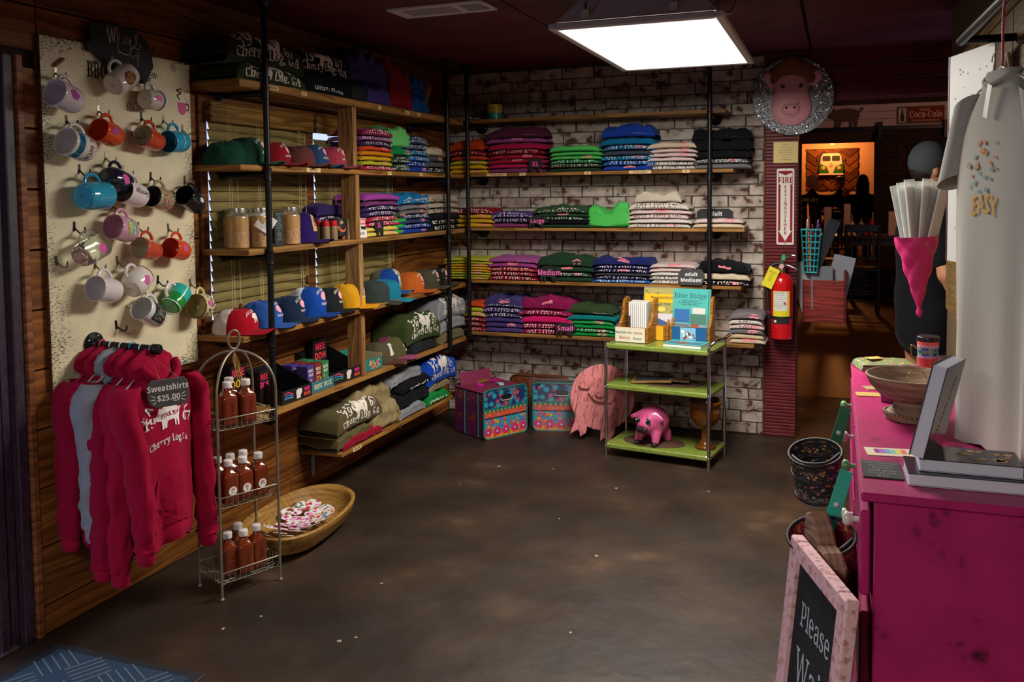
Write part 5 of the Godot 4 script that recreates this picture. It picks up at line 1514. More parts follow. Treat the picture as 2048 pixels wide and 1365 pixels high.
func build_left_items() -> void:
	# ---------- top shelf: folded hoodies in the dark, wooden pig
	var y := 1.991
	garment("dark olive hoodie folded at the bottom beside the mug board on the top shelf", v3(0.125, y, 2.30), PI / 2, 0.50, 0.235, 0.075, 0.25, "B", "33402a")
	garment("dark olive hoodie folded on top with a white pig print", v3(0.115, y + 0.072, 2.325), PI / 2, 0.56, 0.24, 0.12, 0.35, "B", "33402a")
	garment("black hoodie folded beside the olive hoodies with a town print", v3(0.125, y, 1.86), PI / 2, 0.46, 0.235, 0.085, 0.3, "C", "14181a")
	garment("black hoodie on top of the black pile", v3(0.115, y + 0.08, 1.87), PI / 2, 0.48, 0.23, 0.12, 0.4, "BN", "14181a")
	garment("charcoal hoodie end showing under the purple hoodie", v3(0.125, y, 1.555), PI / 2, 0.17, 0.22, 0.10, 0.35, "", "2c3434")
	garment("rolled purple hoodie resting on the top shelf edge", v3(0.13, y, 1.35), PI / 2, 0.26, 0.22, 0.12, 0.6, "", "463a78")
	garment("crumpled purple hoodie heaped on the purple roll", v3(0.11, y + 0.112, 1.42), PI / 2, 0.40, 0.22, 0.15, 0.9, "", "3f3670")
	garment("dark red hoodie pile between purple and blue", v3(0.125, y, 1.085), PI / 2, 0.27, 0.22, 0.235, 0.5, "", "8a1a24")
	garment("blue hoodie folded low beside the wooden pig", v3(0.125, y, 0.825), PI / 2, 0.23, 0.21, 0.10, 0.4, "", "1c5296")
	garment("blue hoodie crumpled on the folded blue one", v3(0.12, y + 0.095, 0.84), PI / 2, 0.22, 0.20, 0.13, 0.8, "", "1c5296")
	# wooden pig standing upright, wings of a plank cut-out
	var wp := thing("wooden_pig", "small upright carved wooden pig at the top shelf end", "figurine", "", v3(0.15, y, 0.625), ry(0.9))
	var ww := wood("carved_wood", "b07a40", 0.6, 3.0)
	part(wp, "body", nets([[v3(-0.012, 0.06, 0), v3(0.015, 0.15, 0), 0.030, 0.026, v3(1, 1, 0.7)], [v3(0.02, 0.16, 0.0), v3(0.035, 0.185, 0.004), 0.024, 0.012], [v3(-0.02, 0.05, 0.006), v3(-0.026, 0.006, 0.006), 0.014, 0.009], [v3(0.008, 0.05, -0.006), v3(0.012, 0.006, -0.006), 0.014, 0.009]], 0.012, 0.006), ww)
	for s in [-1.0, 1.0]: part(wp, "ear", nb().box(v3(0.012, 0.192, s * 0.016), v3(0.014, 0.024, 0.006), 0.002, rz(0.3)), ww)
	# ---------- third shelf
	y = 1.283
	jar(v3(0.150, y, 2.455), 0.046, 0.176, "popcorn jar at the shelf end beside the black mug", false)
	jar(v3(0.185, y, 2.352), 0.046, 0.176, "popcorn jar with a white paper tag tied to its neck", true)
	jar(v3(0.065, y, 2.38), 0.043, 0.170, "popcorn jar standing behind the tagged jar", false)
	jar(v3(0.085, y, 2.262), 0.043, 0.170, "popcorn jar half hidden behind the slate tile", false)
	jar(v3(0.185, y, 2.125), 0.046, 0.176, "popcorn jar beside the purple cap and the black pipe", false)
	var sl := thing("slate_tile", "tall black slate tile with chalk notes between the jars", "sign", "", v3(0.210, y, 2.252), ry(PI / 2 - 0.25))
	part(sl, "tile", nb().box(v3(0, 0.078, 0), v3(0.052, 0.156, 0.008), 0.002), mat("slate2", C("23292c"), 0.8))
	var sc := PackedVector2Array()
	for i in 12: sc.append_array(moved(text2(["popcorn", "jar", "heat", "shake", "salt", "$14.00"][i % 6], 0.007, "sans", false), v2(0, 0.066 - i * 0.0105)))
	part(sl, "chalk_writing", flat(sc, mv(v3(0, 0.078, 0.0048))), tint("8fa0a0"))
	for i in 4:
		var sh := thing("spice_shaker", "clear spice shaker with a red cap, %s" % ["behind the purple cap brim", "second from the purple cap", "third from the purple cap", "touching the black pot"][i], "shaker", "spice shakers", v3([0.125, 0.155, 0.195, 0.20][i], y, [1.835, 1.838, 1.842, 1.778][i]))
		part(sh, "bottle", nb().lathe([v2(0, 0.0005), v2(0.018, 0.0005), v2(0.0195, 0.004), v2(0.0195, 0.066), v2(0.016, 0.076)], 18), mat("shaker_spice", C("b9a98a"), 0.35, {"tex": noise("spice", 0.09, [[0.0, "6a5a44"], [0.5, "c9bda4"], [1.0, "f0e8d8"]], FastNoiseLite.TYPE_SIMPLEX, 3, 256, 9), "ts": 9.0, "coat": 0.7}))
		part(sh, "cap", nb().lathe([v2(0.0175, 0.072), v2(0.018, 0.074), v2(0.018, 0.096), v2(0.016, 0.099), v2(0, 0.0995)], 18), mat("red_plastic", C("c4161c"), 0.3))
	var pt := thing("painted_pot", "black pot with a painted sun and rainbow on clay feet", "pot", "", v3(0.175, y, 1.705), ry(1.0))
	part(pt, "body", nb().lathe([v2(0.0, 0.018), v2(0.039, 0.018), v2(0.041, 0.021), v2(0.042, 0.105), v2(0.041, 0.108), v2(0.038, 0.107), v2(0.037, 0.05), v2(0, 0.05)], 26), mat("pot_black", C("1b1c24"), 0.4))
	var cyl := func(p: Vector2) -> Vector3:
		var th := PI / 2 - p.x / 0.0427
		return v3(cos(th) * 0.0427, 0.062 + p.y, sin(th) * 0.0427)
	var sun := PackedVector2Array()
	for k in 8: sun.append_array(stroke([v2(cos(k * PI / 4), sin(k * PI / 4)) * 0.003, v2(cos(k * PI / 4), sin(k * PI / 4)) * 0.010], 0.002))
	part(pt, "sun_print", nb().lay(moved(sun, v2(0.005, 0.026)), cyl), tint("e8d890"))
	for k in 3:
		var arc := []
		for a in 9: arc.append(v2(cos(PI + a * PI / 8 * 0.9), sin(PI + a * PI / 8 * 0.9)) * (0.030 - k * 0.0045) + v2(0.014, 0.008))
		part(pt, "rainbow_print", nb().lay(finer(stroke(arc, 0.0035), 0.008), cyl), tint(["c8502a", "d8a030", "b03a5a"][k]))
	for k in 3:
		var leg := nb(); leg.xf.origin = v3(cos(k * TAU / 3 + .5) * 0.028, 0, sin(k * TAU / 3 + .5) * 0.028)
		leg.lathe([v2(0, 0), v2(0.007, 0.0), v2(0.011, 0.02), v2(0.0, 0.021)], 12)
		part(pt, "foot", leg, mat("terracotta", C("a85a34"), 0.7))
	var ws := thing("warning_sign", "small white sign with red Warning header about security cameras", "sign", "", v3(0.212, y, 1.558), ry(PI / 2 - 0.12) * rx(-0.06))
	part(ws, "panel", nb().box(v3(0, 0.052, -0.012), v3(0.150, 0.104, 0.024), 0.002), mat("sign_white", C("e6e4de"), 0.5))
	part(ws, "header", flat(poly2(moved(rect(0.142, 0.030), v2(0, 0.085))), mv(v3(0, 0, 0.0006))), tint("c8281e"))
	part(ws, "lettering", flat(moved(text2("WARNING", 0.020, "sans", true, 0.95), v2(0, 0.085)), mv(v3(0, 0, 0.0011))), tint("f0ece6"))
	var wt := moved(text2("Security", 0.014, "sans", true, 0.72), v2(-0.03, 0.052)); wt.append_array(moved(text2("Cameras In Use", 0.014, "sans", true, 0.72), v2(0.0, 0.024)))
	wt.append_array(moved(poly2(rrect(0.034, 0.016, 0.007)), v2(0.042, 0.053), -0.2)); wt.append_array(moved(poly2(ell(0.014, 0.014, 12)), v2(0.062, 0.050)))
	part(ws, "lettering", flat(wt, mv(v3(0, 0, 0.0008))), tint("1e1c1a"))
	part(ws, "wooden_back", nb().box(v3(0.092, 0.05, -0.03), v3(0.035, 0.10, 0.03), 0.002), wood("block_wood", "b08a58", 0.6, 3.0))
	var xs := thing("size_sign", "black pig sign with pink XL beside the warning sign", "sign", "little size signs among the shirts", v3(0.236, y, 1.375), ry(PI / 2 - 0.1) * rx(-0.05))
	var pp := PackedVector2Array()
	for q in pig(0.085): pp.append(v2(q.x, (q.y + 0.0272) * 1.75))
	part(xs, "board", nb().extrude(pp, 0.006, 0.001), mat("sign_141416", C("141416"), 0.8))
	part(xs, "lettering", flat(moved(text2("XL", 0.028, "sans", true, 0.7), v2(-0.004, 0.062)), mv(v3(0, 0, 0.0038))), tint("e0489a"))
	# ---------- fifth shelf: toy displays
	y = 0.569
	toy_display(v3(0.06, y, 2.40), 0.10, 0.20, 0.05, "151417", ["NEE", "DOH", "Ra"], "ffd21e", "tall black toy carton with yellow lettering at the shelf end")
	toy_display(v3(0.10, y, 2.27), 0.06, 0.15, 0.05, "201418", ["NEE", "DOH"], "ff2a8c", "narrow neon pink lettered toy carton beside the pipe")
	slant_display(v3(0.118, y, 2.16), 0.22, 0.095, "black slanted toy tray with a fist print beside the boxes", "5aa8c8")
	slant_display(v3(0.118, y, 1.72), 0.26, 0.10, "black slanted toy tray with a fist print before the stud", "3f9a5a")
	toy_display(v3(0.04, y, 1.70), 0.13, 0.20, 0.03, "1a1517", ["NEE", "DOH"], "ff3a4a", "black header card with neon lettering behind the toy tray")
	var tr := thing("card_tray", "teal printed tray holding two rows of card boxes", "tray", "", v3(0.125, y, 1.945), ry(PI / 2))
	cbox(tr, "front_panel", v3(0, 0.026, 0.098), v3(0.20, 0.052, 0.002), "2f6f7a")
	cbox(tr, "back_panel", v3(0, 0.03, -0.095), v3(0.20, 0.06, 0.002), "2f6f7a")
	cbox(tr, "bottom", v3(0, 0.002, 0), v3(0.20, 0.002, 0.196), "2f6f7a")
	part(tr, "lettering", flat(moved(text2("MISC BOX", 0.022, "serif", true), v2(0, 0.026)), mv(v3(0, 0, 0.0996))), tint("d9cba0"))
	var cols := ["4a3a86", "4a3a86", "7a2a24", "7a2a24", "2f7a4a", "2f7a4a"]
	var cn := ["purple", "purple", "red-brown", "red-brown", "green", "green"]
	for i in 6:
		var row := i % 2
		var b := thing("card_box", "%s upright card box in the %s row of the teal tray" % [cn[i], ["front", "back"][row]], "box", "card boxes in the teal tray", v3(0.170 - row * 0.085, y + 0.004, 2.010 - (i / 2) * 0.064), ry(PI / 2))
		cbox(b, "carton", v3(0, 0.062, 0), v3(0.058, 0.124, 0.062), cols[i])
		part(b, "lettering", flat(moved(text2("MISC", 0.014, "sans", true, 0.9), v2(0, 0.100)), mv(v3(0, 0, 0.0318))), tint("e6d8b8"))
		part(b, "lettering", flat(moved(text2("BOX", 0.014, "sans", true, 0.9), v2(0, 0.080)), mv(v3(0, 0, 0.0318))), tint("e6d8b8"))
		part(b, "picture", flat(moved(dots(0.044, 0.05, 16, i + 3, 0.010), v2(0, 0.036)), mv(v3(0, 0, 0.0318))), tint("d89a5a"))
	var te := thing("card_tray", "teal tray with printed eggs beside the camouflage cap", "tray", "", v3(0.125, y, 1.455), ry(PI / 2 - 0.1))
	cbox(te, "front_panel", v3(0, 0.032, 0.088), v3(0.22, 0.064, 0.002), "1f7a74")
	cbox(te, "back_panel", v3(0, 0.05, -0.088), v3(0.22, 0.10, 0.002), "1f7a74")
	cbox(te, "bottom", v3(0, 0.002, 0), v3(0.22, 0.002, 0.176), "1f7a74")
	for s in [-1.0, 1.0]: cbox(te, "side_panel", v3(s * 0.11, 0.040, 0), v3(0.002, 0.08, 0.176), "d8b48a")
	part(te, "picture", flat(moved(dots(0.10, 0.045, 30, 61, 0.014), v2(0.04, 0.032)), mv(v3(0, 0, 0.0896))), tint("e0a86a"))
	part(te, "picture", flat(moved(dots(0.10, 0.045, 14, 62, 0.012), v2(0.04, 0.032)), mv(v3(0, 0, 0.0900))), tint("d85a6a"))
	garment("dark grey hoodie folded beneath the printed olive hoodie", v3(0.125, y, 0.83), PI / 2, 0.34, 0.23, 0.07, 0.3, "", "23282b")
	garment("olive hoodie with a white Eat Local print beside the pink cap", v3(0.125, y + 0.068, 0.86), PI / 2, 0.46, 0.24, 0.155, 0.35, "B", "3c4a26")
	garment("khaki hoodie folded at the bottom of the corner pile on the fifth shelf", v3(0.125, y, 0.43), PI / 2, 0.36, 0.235, 0.075, 0.25, "", "6e6648")
	garment("light grey hoodie folded in the corner pile", v3(0.125, y + 0.07, 0.42), PI / 2, 0.38, 0.235, 0.085, 0.3, "", "8e9298")
	garment("light grey hoodie with a white print on top of the corner pile", v3(0.125, y + 0.148, 0.44), PI / 2, 0.44, 0.24, 0.135, 0.4, "B", "8a8d92")
	# ---------- lowest shelf
	y = 0.2235
	garment("dark red hoodie edge showing under the khaki pile", v3(0.135, y, 1.585), PI / 2, 0.40, 0.22, 0.055, 0.3, "", "94142e")
	garment("khaki hoodie folded under the printed khaki hoodie", v3(0.115, y + 0.01, 1.66), PI / 2, 0.34, 0.245, 0.085, 0.35, "", "5f5638")
	garment("khaki hoodie with a white Eat Local print on the lowest shelf", v3(0.115, y + 0.088, 1.61), PI / 2, 0.46, 0.25, 0.125, 0.35, "B", "5c5236")
	garment("tan hoodie crumpled beside the printed khaki hoodie", v3(0.125, y, 1.315), PI / 2, 0.32, 0.23, 0.13, 0.9, "", "9a8a62")
	garment("tan hoodie heaped behind the khaki hoodies", v3(0.10, y + 0.115, 1.42), PI / 2, 0.42, 0.20, 0.12, 0.9, "", "94845c")
	garment("grey hoodie folded under the black hoodies", v3(0.125, y, 1.01), PI / 2, 0.34, 0.235, 0.065, 0.35, "", "8a8c92")
	garment("black hoodie folded on the grey one on the lowest shelf", v3(0.12, y + 0.062, 1.0), PI / 2, 0.42, 0.24, 0.09, 0.5, "", "15181b")
	garment("black hoodie lettered with the town name", v3(0.125, y + 0.148, 0.93), PI / 2, 0.40, 0.23, 0.055, 0.4, "C", "15181b")
	garment("light grey hoodie on top of the black pile on the lowest shelf", v3(0.105, y + 0.195, 1.02), PI / 2, 0.38, 0.20, 0.075, 0.5, "", "8d8f94")
	garment("bright green hoodie with white lettering hanging over the shelf edge", v3(0.130, y, 0.67), PI / 2, 0.30, 0.235, 0.075, 0.4, "C", "148a3c")
	garment("tan hoodie between the green and blue hoodies", v3(0.12, y + 0.07, 0.62), PI / 2, 0.30, 0.22, 0.045, 0.4, "", "8e7c5c")
	garment("royal blue hoodie with a white print on the lowest shelf", v3(0.12, y + 0.11, 0.59), PI / 2, 0.42, 0.235, 0.15, 0.4, "B", "1546b0")

func toy_display(at: Vector3, w: float, h: float, d: float, col: String, words: Array, ink: String, label: String) -> void:
	var t := thing("toy_carton", label, "carton", "toy cartons on the fifth shelf", at, ry(PI / 2))
	cbox(t, "carton", v3(0, h / 2, 0), v3(w, h, d), col)
	for i in words.size():
		part(t, "lettering", flat(moved(text2(words[i], h * 0.17, "sans", true, minf(1.0, w * 0.9 / (words[i].length() * h * 0.15))), v2(0, h * (0.82 - i * 0.24))), mv(v3(0, 0, d / 2 + 0.0006))), tint(ink if i != 0 else "e8204a"))

func slant_display(at: Vector3, w: float, h: float, label: String, accent: String) -> void:
	var t := thing("toy_tray", label, "tray", "black toy trays", at, ry(PI / 2 - 0.05))
	var side := pv([v2(-0.11, 0), v2(0.11, 0), v2(0.11, h * 0.62), v2(-0.10, h * 1.5), v2(-0.11, h * 1.5)])
	for s in [-1.0, 1.0]:
		var mb := nb(); mb.xf = Transform3D(ry(-PI / 2), v3(s * w / 2, 0, 0)); mb.extrude(side, 0.003)
		part(t, "side_panel", mb, mat("card_16151a", C("16151a"), 0.45))
	cbox(t, "front_panel", v3(0, h * 0.31, 0.110), v3(w, h * 0.62, 0.003), "16151a")
	cbox(t, "back_panel", v3(0, h * 0.75, -0.108), v3(w, h * 1.5, 0.003), "16151a")
	cbox(t, "bottom", v3(0, 0.003, 0), v3(w, 0.003, 0.215), "16151a")
	var z := 0.1124
	var fist := pv([v2(-.018, -.022), v2(.010, -.022), v2(.012, -.008), v2(.022, .002), v2(.022, .018), v2(.014, .022), v2(.006, .020), v2(-.002, .024), v2(-.010, .020), v2(-.018, .018), v2(-.022, .006), v2(-.018, -.006)])
	part(t, "fist_print", flat(moved(poly2(fist), v2(w * 0.05, h * 0.32)), mv(v3(0, 0, z))), tint("d8d0c8"))
	part(t, "lettering", flat(moved(text2("NEE", h * 0.17, "sans", true), v2(w * 0.33, h * 0.44)), mv(v3(0, 0, z))), tint("ff2a8c"))
	part(t, "lettering", flat(moved(text2("DOH", h * 0.17, "sans", true), v2(w * 0.33, h * 0.2)), mv(v3(0, 0, z))), tint("ff5a2a"))
	for k in 3: part(t, "stripe_print", flat(stroke(bez([v2(-w * .42, h * (.48 - k * .12)), v2(-w * .3, h * (.5 - k * .12)), v2(-w * .16, h * (.38 - k * .08))]), 0.007), mv(v3(0, 0, z))), tint(["e8486a", "3a8ad8", accent][k]))

func wire(t: Node, called: String, pts: Array, r: float, m: Material, closed := false) -> void:
	part(t, called, nb().tube(pts, r, 7, true, closed), m)

func sauce_bottle(at: Vector3, turn: float, word: String, label: String, sticker: bool) -> void:
	var t := thing("sauce_bottle", label, "bottle", "sauce bottles on the wire stand", at, ry(turn))
	var s := 0.0290
	# square body with rounded shoulders
	var f := func(u: float, v: float) -> Vector3:
		var th := u * TAU + PI / 4
		var k := [[0.0, 0.0], [0.02, 0.9], [0.06, 1.0], [0.70, 1.0], [0.78, 0.93], [0.90, 0.48], [0.93, 0.44], [1.0, 0.44]]
		var w := 0.44
		for i in 7:
			if v >= k[i][0] and v <= k[i + 1][0]: w = lerpf(k[i][1], k[i + 1][1], (v - k[i][0]) / (k[i + 1][0] - k[i][0]))
		var sq := 1.0 / maxf(absf(cos(th)), absf(sin(th)))
		var rr := s * w * lerpf(1.0, minf(sq, 1.33), 1.0 if v < 0.74 else maxf(0.0, 1.0 - (v - 0.74) * 6.0))
		return v3(cos(th) * rr, 0.0005 + v * 0.150, sin(th) * rr)
	part(t, "body", nb().grid(32, 26, f, true), mat("sauce", C("6e2c10"), 0.12, {"coat": 0.9, "cr": 0.04}))
	part(t, "cap", nb().lathe([v2(0.0165, 0.146), v2(0.0172, 0.148), v2(0.0172, 0.166), v2(0.0155, 0.169), v2(0.0, 0.1695)], 20), mat("cap_white", C("dcd8d4"), 0.4))
	if word:
		part(t, "marker_writing", flat(moved(text2(word, 0.011, "sans", false), Vector2.ZERO, -PI / 2), mv(v3(0.004, 0.062, s + 0.0012))), tint("2a120c"))
	if sticker:
		part(t, "label_sticker", flat(poly2(ell(0.034, 0.034)), mv(v3(0, 0.055, s + 0.0010))), tint("e6e0dc"))
		part(t, "sticker_print", flat(dots(0.020, 0.018, 9, int(at.z * 1000), 0.005), mv(v3(0, 0.055, s + 0.0014))), tint("4f9a7a"))
		part(t, "sticker_print", flat(moved(poly2(pig(0.014)), v2(0, 0.007)), mv(v3(0, 0.055, s + 0.0018))), tint("d86a7a"))

func build_lower_left() -> void:
	# ---------- arched wire stand
	var m := mat("antique_wire", C("8d8a78"), 0.4, {"metal": 0.6})
	var base := Basis(v3(0.41, 0, -0.912), Vector3.UP, v3(0.912, 0, 0.41))
	var t := thing("wire_stand", "three tier arched grey wire stand holding sauce bottles", "stand", "", v3(0.378, 0, 2.797), base)
	var hx := 0.122; var hz := 0.088
	var corner := [v2(-hx, hz), v2(hx, hz), v2(hx, -hz), v2(-hx, -hz)]
	for c in corner:
		var p := [v3(c.x, 0.006, c.y)]
		for k in 4: p.append(v3(c.x, 0.2 * (k + 1) - 0.04, c.y))
		for k in 9:
			var a := PI / 2 * (k + 1) / 9.0
			p.append(v3(c.x * cos(a), 0.76 + sin(a) * 0.155, c.y * cos(a)))
		wire(t, "leg", p, 0.0050, m)
		var ft := nb(); ft.xf.origin = v3(c.x, 0, c.y)
		ft.lathe([v2(0, 0), v2(0.008, 0.0), v2(0.009, 0.005), v2(0.006, 0.010), v2(0, 0.011)], 12)
		part(t, "foot", ft, m)
	var ring := []
	for k in 20: ring.append(v3(cos(TAU * k / 20) * 0.024, 0.957 + sin(TAU * k / 20) * 0.036, 0))
	wire(t, "top_loop", ring, 0.0045, m, true)
	for k in 7: wire(t, "raffia", bez([v3(0.0, 0.915, 0), v3(rng.randf_range(-.012, .012), 0.87, rng.randf_range(-.01, .01) + 0.01), v3(rng.randf_range(-.03, .03), 0.80 + rng.randf_range(-.03, .03), rng.randf_range(-.02, .02) + 0.01)]), 0.0012, mat("raffia", C("b9924e"), 0.8))
	for y in [0.10, 0.385, 0.68]:
		wire(t, "basket_rim", [v3(-hx, y, hz), v3(hx, y, hz), v3(hx, y, -hz), v3(-hx, y, -hz)], 0.0030, m, true)
		var gx := hx - 0.018; var gz := hz - 0.014; var yb: float = y - 0.046
		var bw := nb()
		for i in 11:
			var x := lerpf(-hx + 0.008, hx - 0.008, i / 10.0)
			bw.tube(bez([v3(x, y, hz), v3(x, y - 0.03, hz - 0.003), v3(x * 0.93, yb, gz), v3(x * 0.93, yb, -gz), v3(x, y - 0.03, -hz + 0.003), v3(x, y, -hz)], 4), 0.0014, 5)
		for i in 8:
			var z := lerpf(-hz + 0.008, hz - 0.008, i / 7.0)
			bw.tube(bez([v3(hx, y, z), v3(hx - 0.003, y - 0.03, z), v3(gx, yb + 0.002, z * 0.93), v3(-gx, yb + 0.002, z * 0.93), v3(-hx + 0.003, y - 0.03, z), v3(-hx, y, z)], 4), 0.0014, 5)
		part(t, "basket_mesh", bw, m)
	wire(t, "cross_brace", [v3(-hx, 0.055, hz), v3(hx, 0.055, -hz)], 0.003, m)
	wire(t, "cross_brace", [v3(hx, 0.055, hz), v3(-hx, 0.055, -hz)], 0.003, m)
	# bottles: local x, z on each tier
	var o := t.transform
	var tn := atan2(0.912, 0.41)
	var i := 0
	for q in [[0.638, -0.052, 0.035, "VINEGAR"], [0.638, 0.022, 0.040, "VINEGAR"], [0.638, -0.008, -0.035, ""]]:
		sauce_bottle(o * v3(q[1], q[0], q[2]), tn + rng.randf_range(-.1, .1), q[3], ["brown sauce bottle marked vinegar in the top tier, beside the hoodies", "brown sauce bottle marked vinegar in the top tier, second from the hoodies", "brown sauce bottle at the back of the top tier"][i], false); i += 1
	i = 0
	for q in [[0.343, -0.062, 0.045], [0.343, -0.002, 0.045], [0.343, 0.066, 0.040], [0.343, -0.072, -0.020], [0.343, -0.018, -0.022], [0.343, 0.040, -0.030]]:
		sauce_bottle(o * v3(q[1], q[0], q[2]), tn + rng.randf_range(-.08, .08), "", "brown sauce bottle in the middle tier, %s" % ["front row beside the red hoodie", "centre of the front row", "front row corner away from the hoodies", "back row beside the red hoodie", "centre of the back row", "back row corner away from the hoodies"][i], i < 3); i += 1
	i = 0
	for q in [[0.058, -0.060, 0.020], [0.058, -0.006, 0.042], [0.058, 0.056, 0.030], [0.058, 0.012, -0.035]]:
		sauce_bottle(o * v3(q[1], q[0], q[2]), tn + rng.randf_range(-.1, .1), ["", "HOT", "HOT", ""][i], "brown sauce bottle in the lowest tier, %s" % ["unmarked one beside the hoodie sleeve", "marked hot, at the front", "marked hot, beside the dough bowl", "standing at the back"][i], false); i += 1
	# ---------- long wooden dough bowl with stickers
	var d := thing("dough_bowl", "long carved pale wooden dough bowl on the floor", "bowl", "", v3(0.325, 0, 2.315), ry(0.10))
	var ring2 := func(th: float, kx: float, kz: float) -> Vector2:
		var c := cos(th); var s := sin(th)
		return v2(signf(c) * pow(absf(c), 0.85) * kx, signf(s) * pow(absf(s), 0.75) * kz)
	var bowl := func(u: float, v: float) -> Vector3:
		var prof := [[0.0, 0.0, 0.002], [0.60, 0.62, 0.002], [0.82, 0.86, 0.030], [0.97, 0.97, 0.085], [1.0, 1.0, 0.105], [0.97, 0.985, 0.112], [0.90, 0.935, 0.108], [0.80, 0.85, 0.070], [0.62, 0.70, 0.034], [0.0, 0.0, 0.028]]
		var q := v * 9.0
		var i2 := mini(int(q), 8)
		var k := q - i2
		var th := u * TAU
		var p: Vector2 = ring2.call(th, 0.195 * lerpf(prof[i2][0], prof[i2 + 1][0], k), 0.345 * lerpf(prof[i2][1], prof[i2 + 1][1], k))
		var wob := wrinkle(v3(cos(th) * 2.0, v * 2.0, sin(th) * 2.0)) * 0.006
		return v3(p.x + wob * cos(th), lerpf(prof[i2][2], prof[i2 + 1][2], k) + 0.012 * pow(absf(sin(th)), 3.0) * smoothstep(0.2, 0.45, v) * (1.0 - smoothstep(0.6, 0.9, v)), p.y + wob * sin(th))
	part(d, "bowl", nb().grid(56, 36, bowl, true), wood("bowl_wood", "c89a52", 0.55, 2.2))
	part(d, "crack", nb().tube([v3(-0.125, 0.072, -0.20), v3(-0.128, 0.070, -0.17), v3(-0.118, 0.060, -0.145)], 0.0018, 5), tint("3a2412"))
	var inks := [["d84aa0", "pink"], ["d84a4a", "red"], ["3a8a6a", "green"], ["2a6ab0", "blue"], ["e0a050", "orange"], ["8a5a3a", "brown"]]
	for k in 46:
		var a := rng.randf() * TAU
		var rr := sqrt(rng.randf())
		var x := cos(a) * rr * 0.115; var z := sin(a) * rr * 0.215 + 0.02
		var w := rng.randf_range(0.055, 0.09)
		var c: Array = inks[k % 6] if rr > 0.6 else inks[0]
		var y := 0.036 + 0.046 * rr * rr + 0.040 * (1.0 - rr) + rng.randf() * 0.004
		var s := thing("sticker", "white die-cut sticker printed in %s inside the dough bowl" % c[1], "sticker", "stickers in the dough bowl", d.transform * v3(x, y, z), ry(0.10) * Basis(v3(z, 0, -x).normalized(), -0.5 * rr) * ry(rng.randf() * 6.0) * rx(-PI / 2))
		part(s, "paper", nb().extrude(PackedVector2Array(_ragged(w, w * 0.7, k + 100)), 0.0008), mat("sticker_white", C("ece8e6"), 0.4))
		part(s, "print", flat(dots(w * 0.7, w * 0.4, 7, k + 7, w * 0.24), mv(v3(0, 0, 0.0007))), tint(c[0]))
	var ps := thing("sticker", "dark purple pennant sticker lying on the inner bowl wall", "sticker", "stickers in the dough bowl", d.transform * v3(-0.065, 0.062, -0.225), ry(0.10) * Basis(v3(1, 0, 0.4).normalized(), 0.35) * ry(0.4) * rx(-PI / 2))
	part(ps, "paper", nb().extrude(pv([v2(-.03, .02), v2(.0, .03), v2(.03, .022), v2(.022, -.012), v2(.004, -.034), v2(-.022, -.01)]), 0.0008), mat("sticker_white", C("ece8e6"), 0.4))
	part(ps, "print", flat(poly2(pv([v2(-.025, .017), v2(.0, .025), v2(.025, .018), v2(.018, -.010), v2(.004, -.027), v2(-.018, -.008)])), mv(v3(0, 0, 0.0007))), tint("4a2060"))
	# ---------- entrance mat
	var mt := thing("door_mat", "blue ribbed entrance mat with a black rubber border", "mat", "", v3(0.395, 0, 3.86))
	part(mt, "rubber_border", nb().box(v3(0, 0.003, 0), v3(0.60, 0.006, 0.94), 0.002), mat("rubber", C("20262c"), 0.6))
	part(mt, "carpet", nb().box(v3(0, 0.0065, 0), v3(0.535, 0.003, 0.875), 0.001), mat("mat_blue", C("2c4c66"), 0.95, {"tex": noise("mat_var", 0.2, [[0.0, "6a7a8a"], [1.0, "ffffff"]], FastNoiseLite.TYPE_SIMPLEX, 2, 256, 3), "ts": 5.0}))
	var ribs := nb()
	for bx in 4:
		for bz in 6:
			for k in 5:
				var cx := -0.20 + bx * 0.134; var cz := -0.365 + bz * 0.146
				var off := -0.052 + k * 0.026
				var turn := 0.5 if (bx + bz) % 2 == 0 else -1.07
				var dirv := v3(cos(turn), 0, sin(turn)); var nv := v3(-dirv.z, 0, dirv.x)
				var c := v3(cx, 0.0088, cz) + nv * off
				ribs.xf = Transform3D(ry(-turn), c)
				ribs.box(Vector3.ZERO, v3(0.115, 0.0022, 0.006), 0.0008)
	part(mt, "ribs", ribs, mat("mat_rib", C("54646c"), 0.95)).set_meta("kind", "stuff")

func _ragged(w: float, h: float, sd: int) -> Array:
	var r := RandomNumberGenerator.new(); r.seed = sd
	var out := []
	for i in 12:
		var k := r.randf_range(0.78, 1.02)
		out.append(v2(cos(TAU * i / 12) * w / 2 * k, sin(TAU * i / 12) * h / 2 * k))
	return out

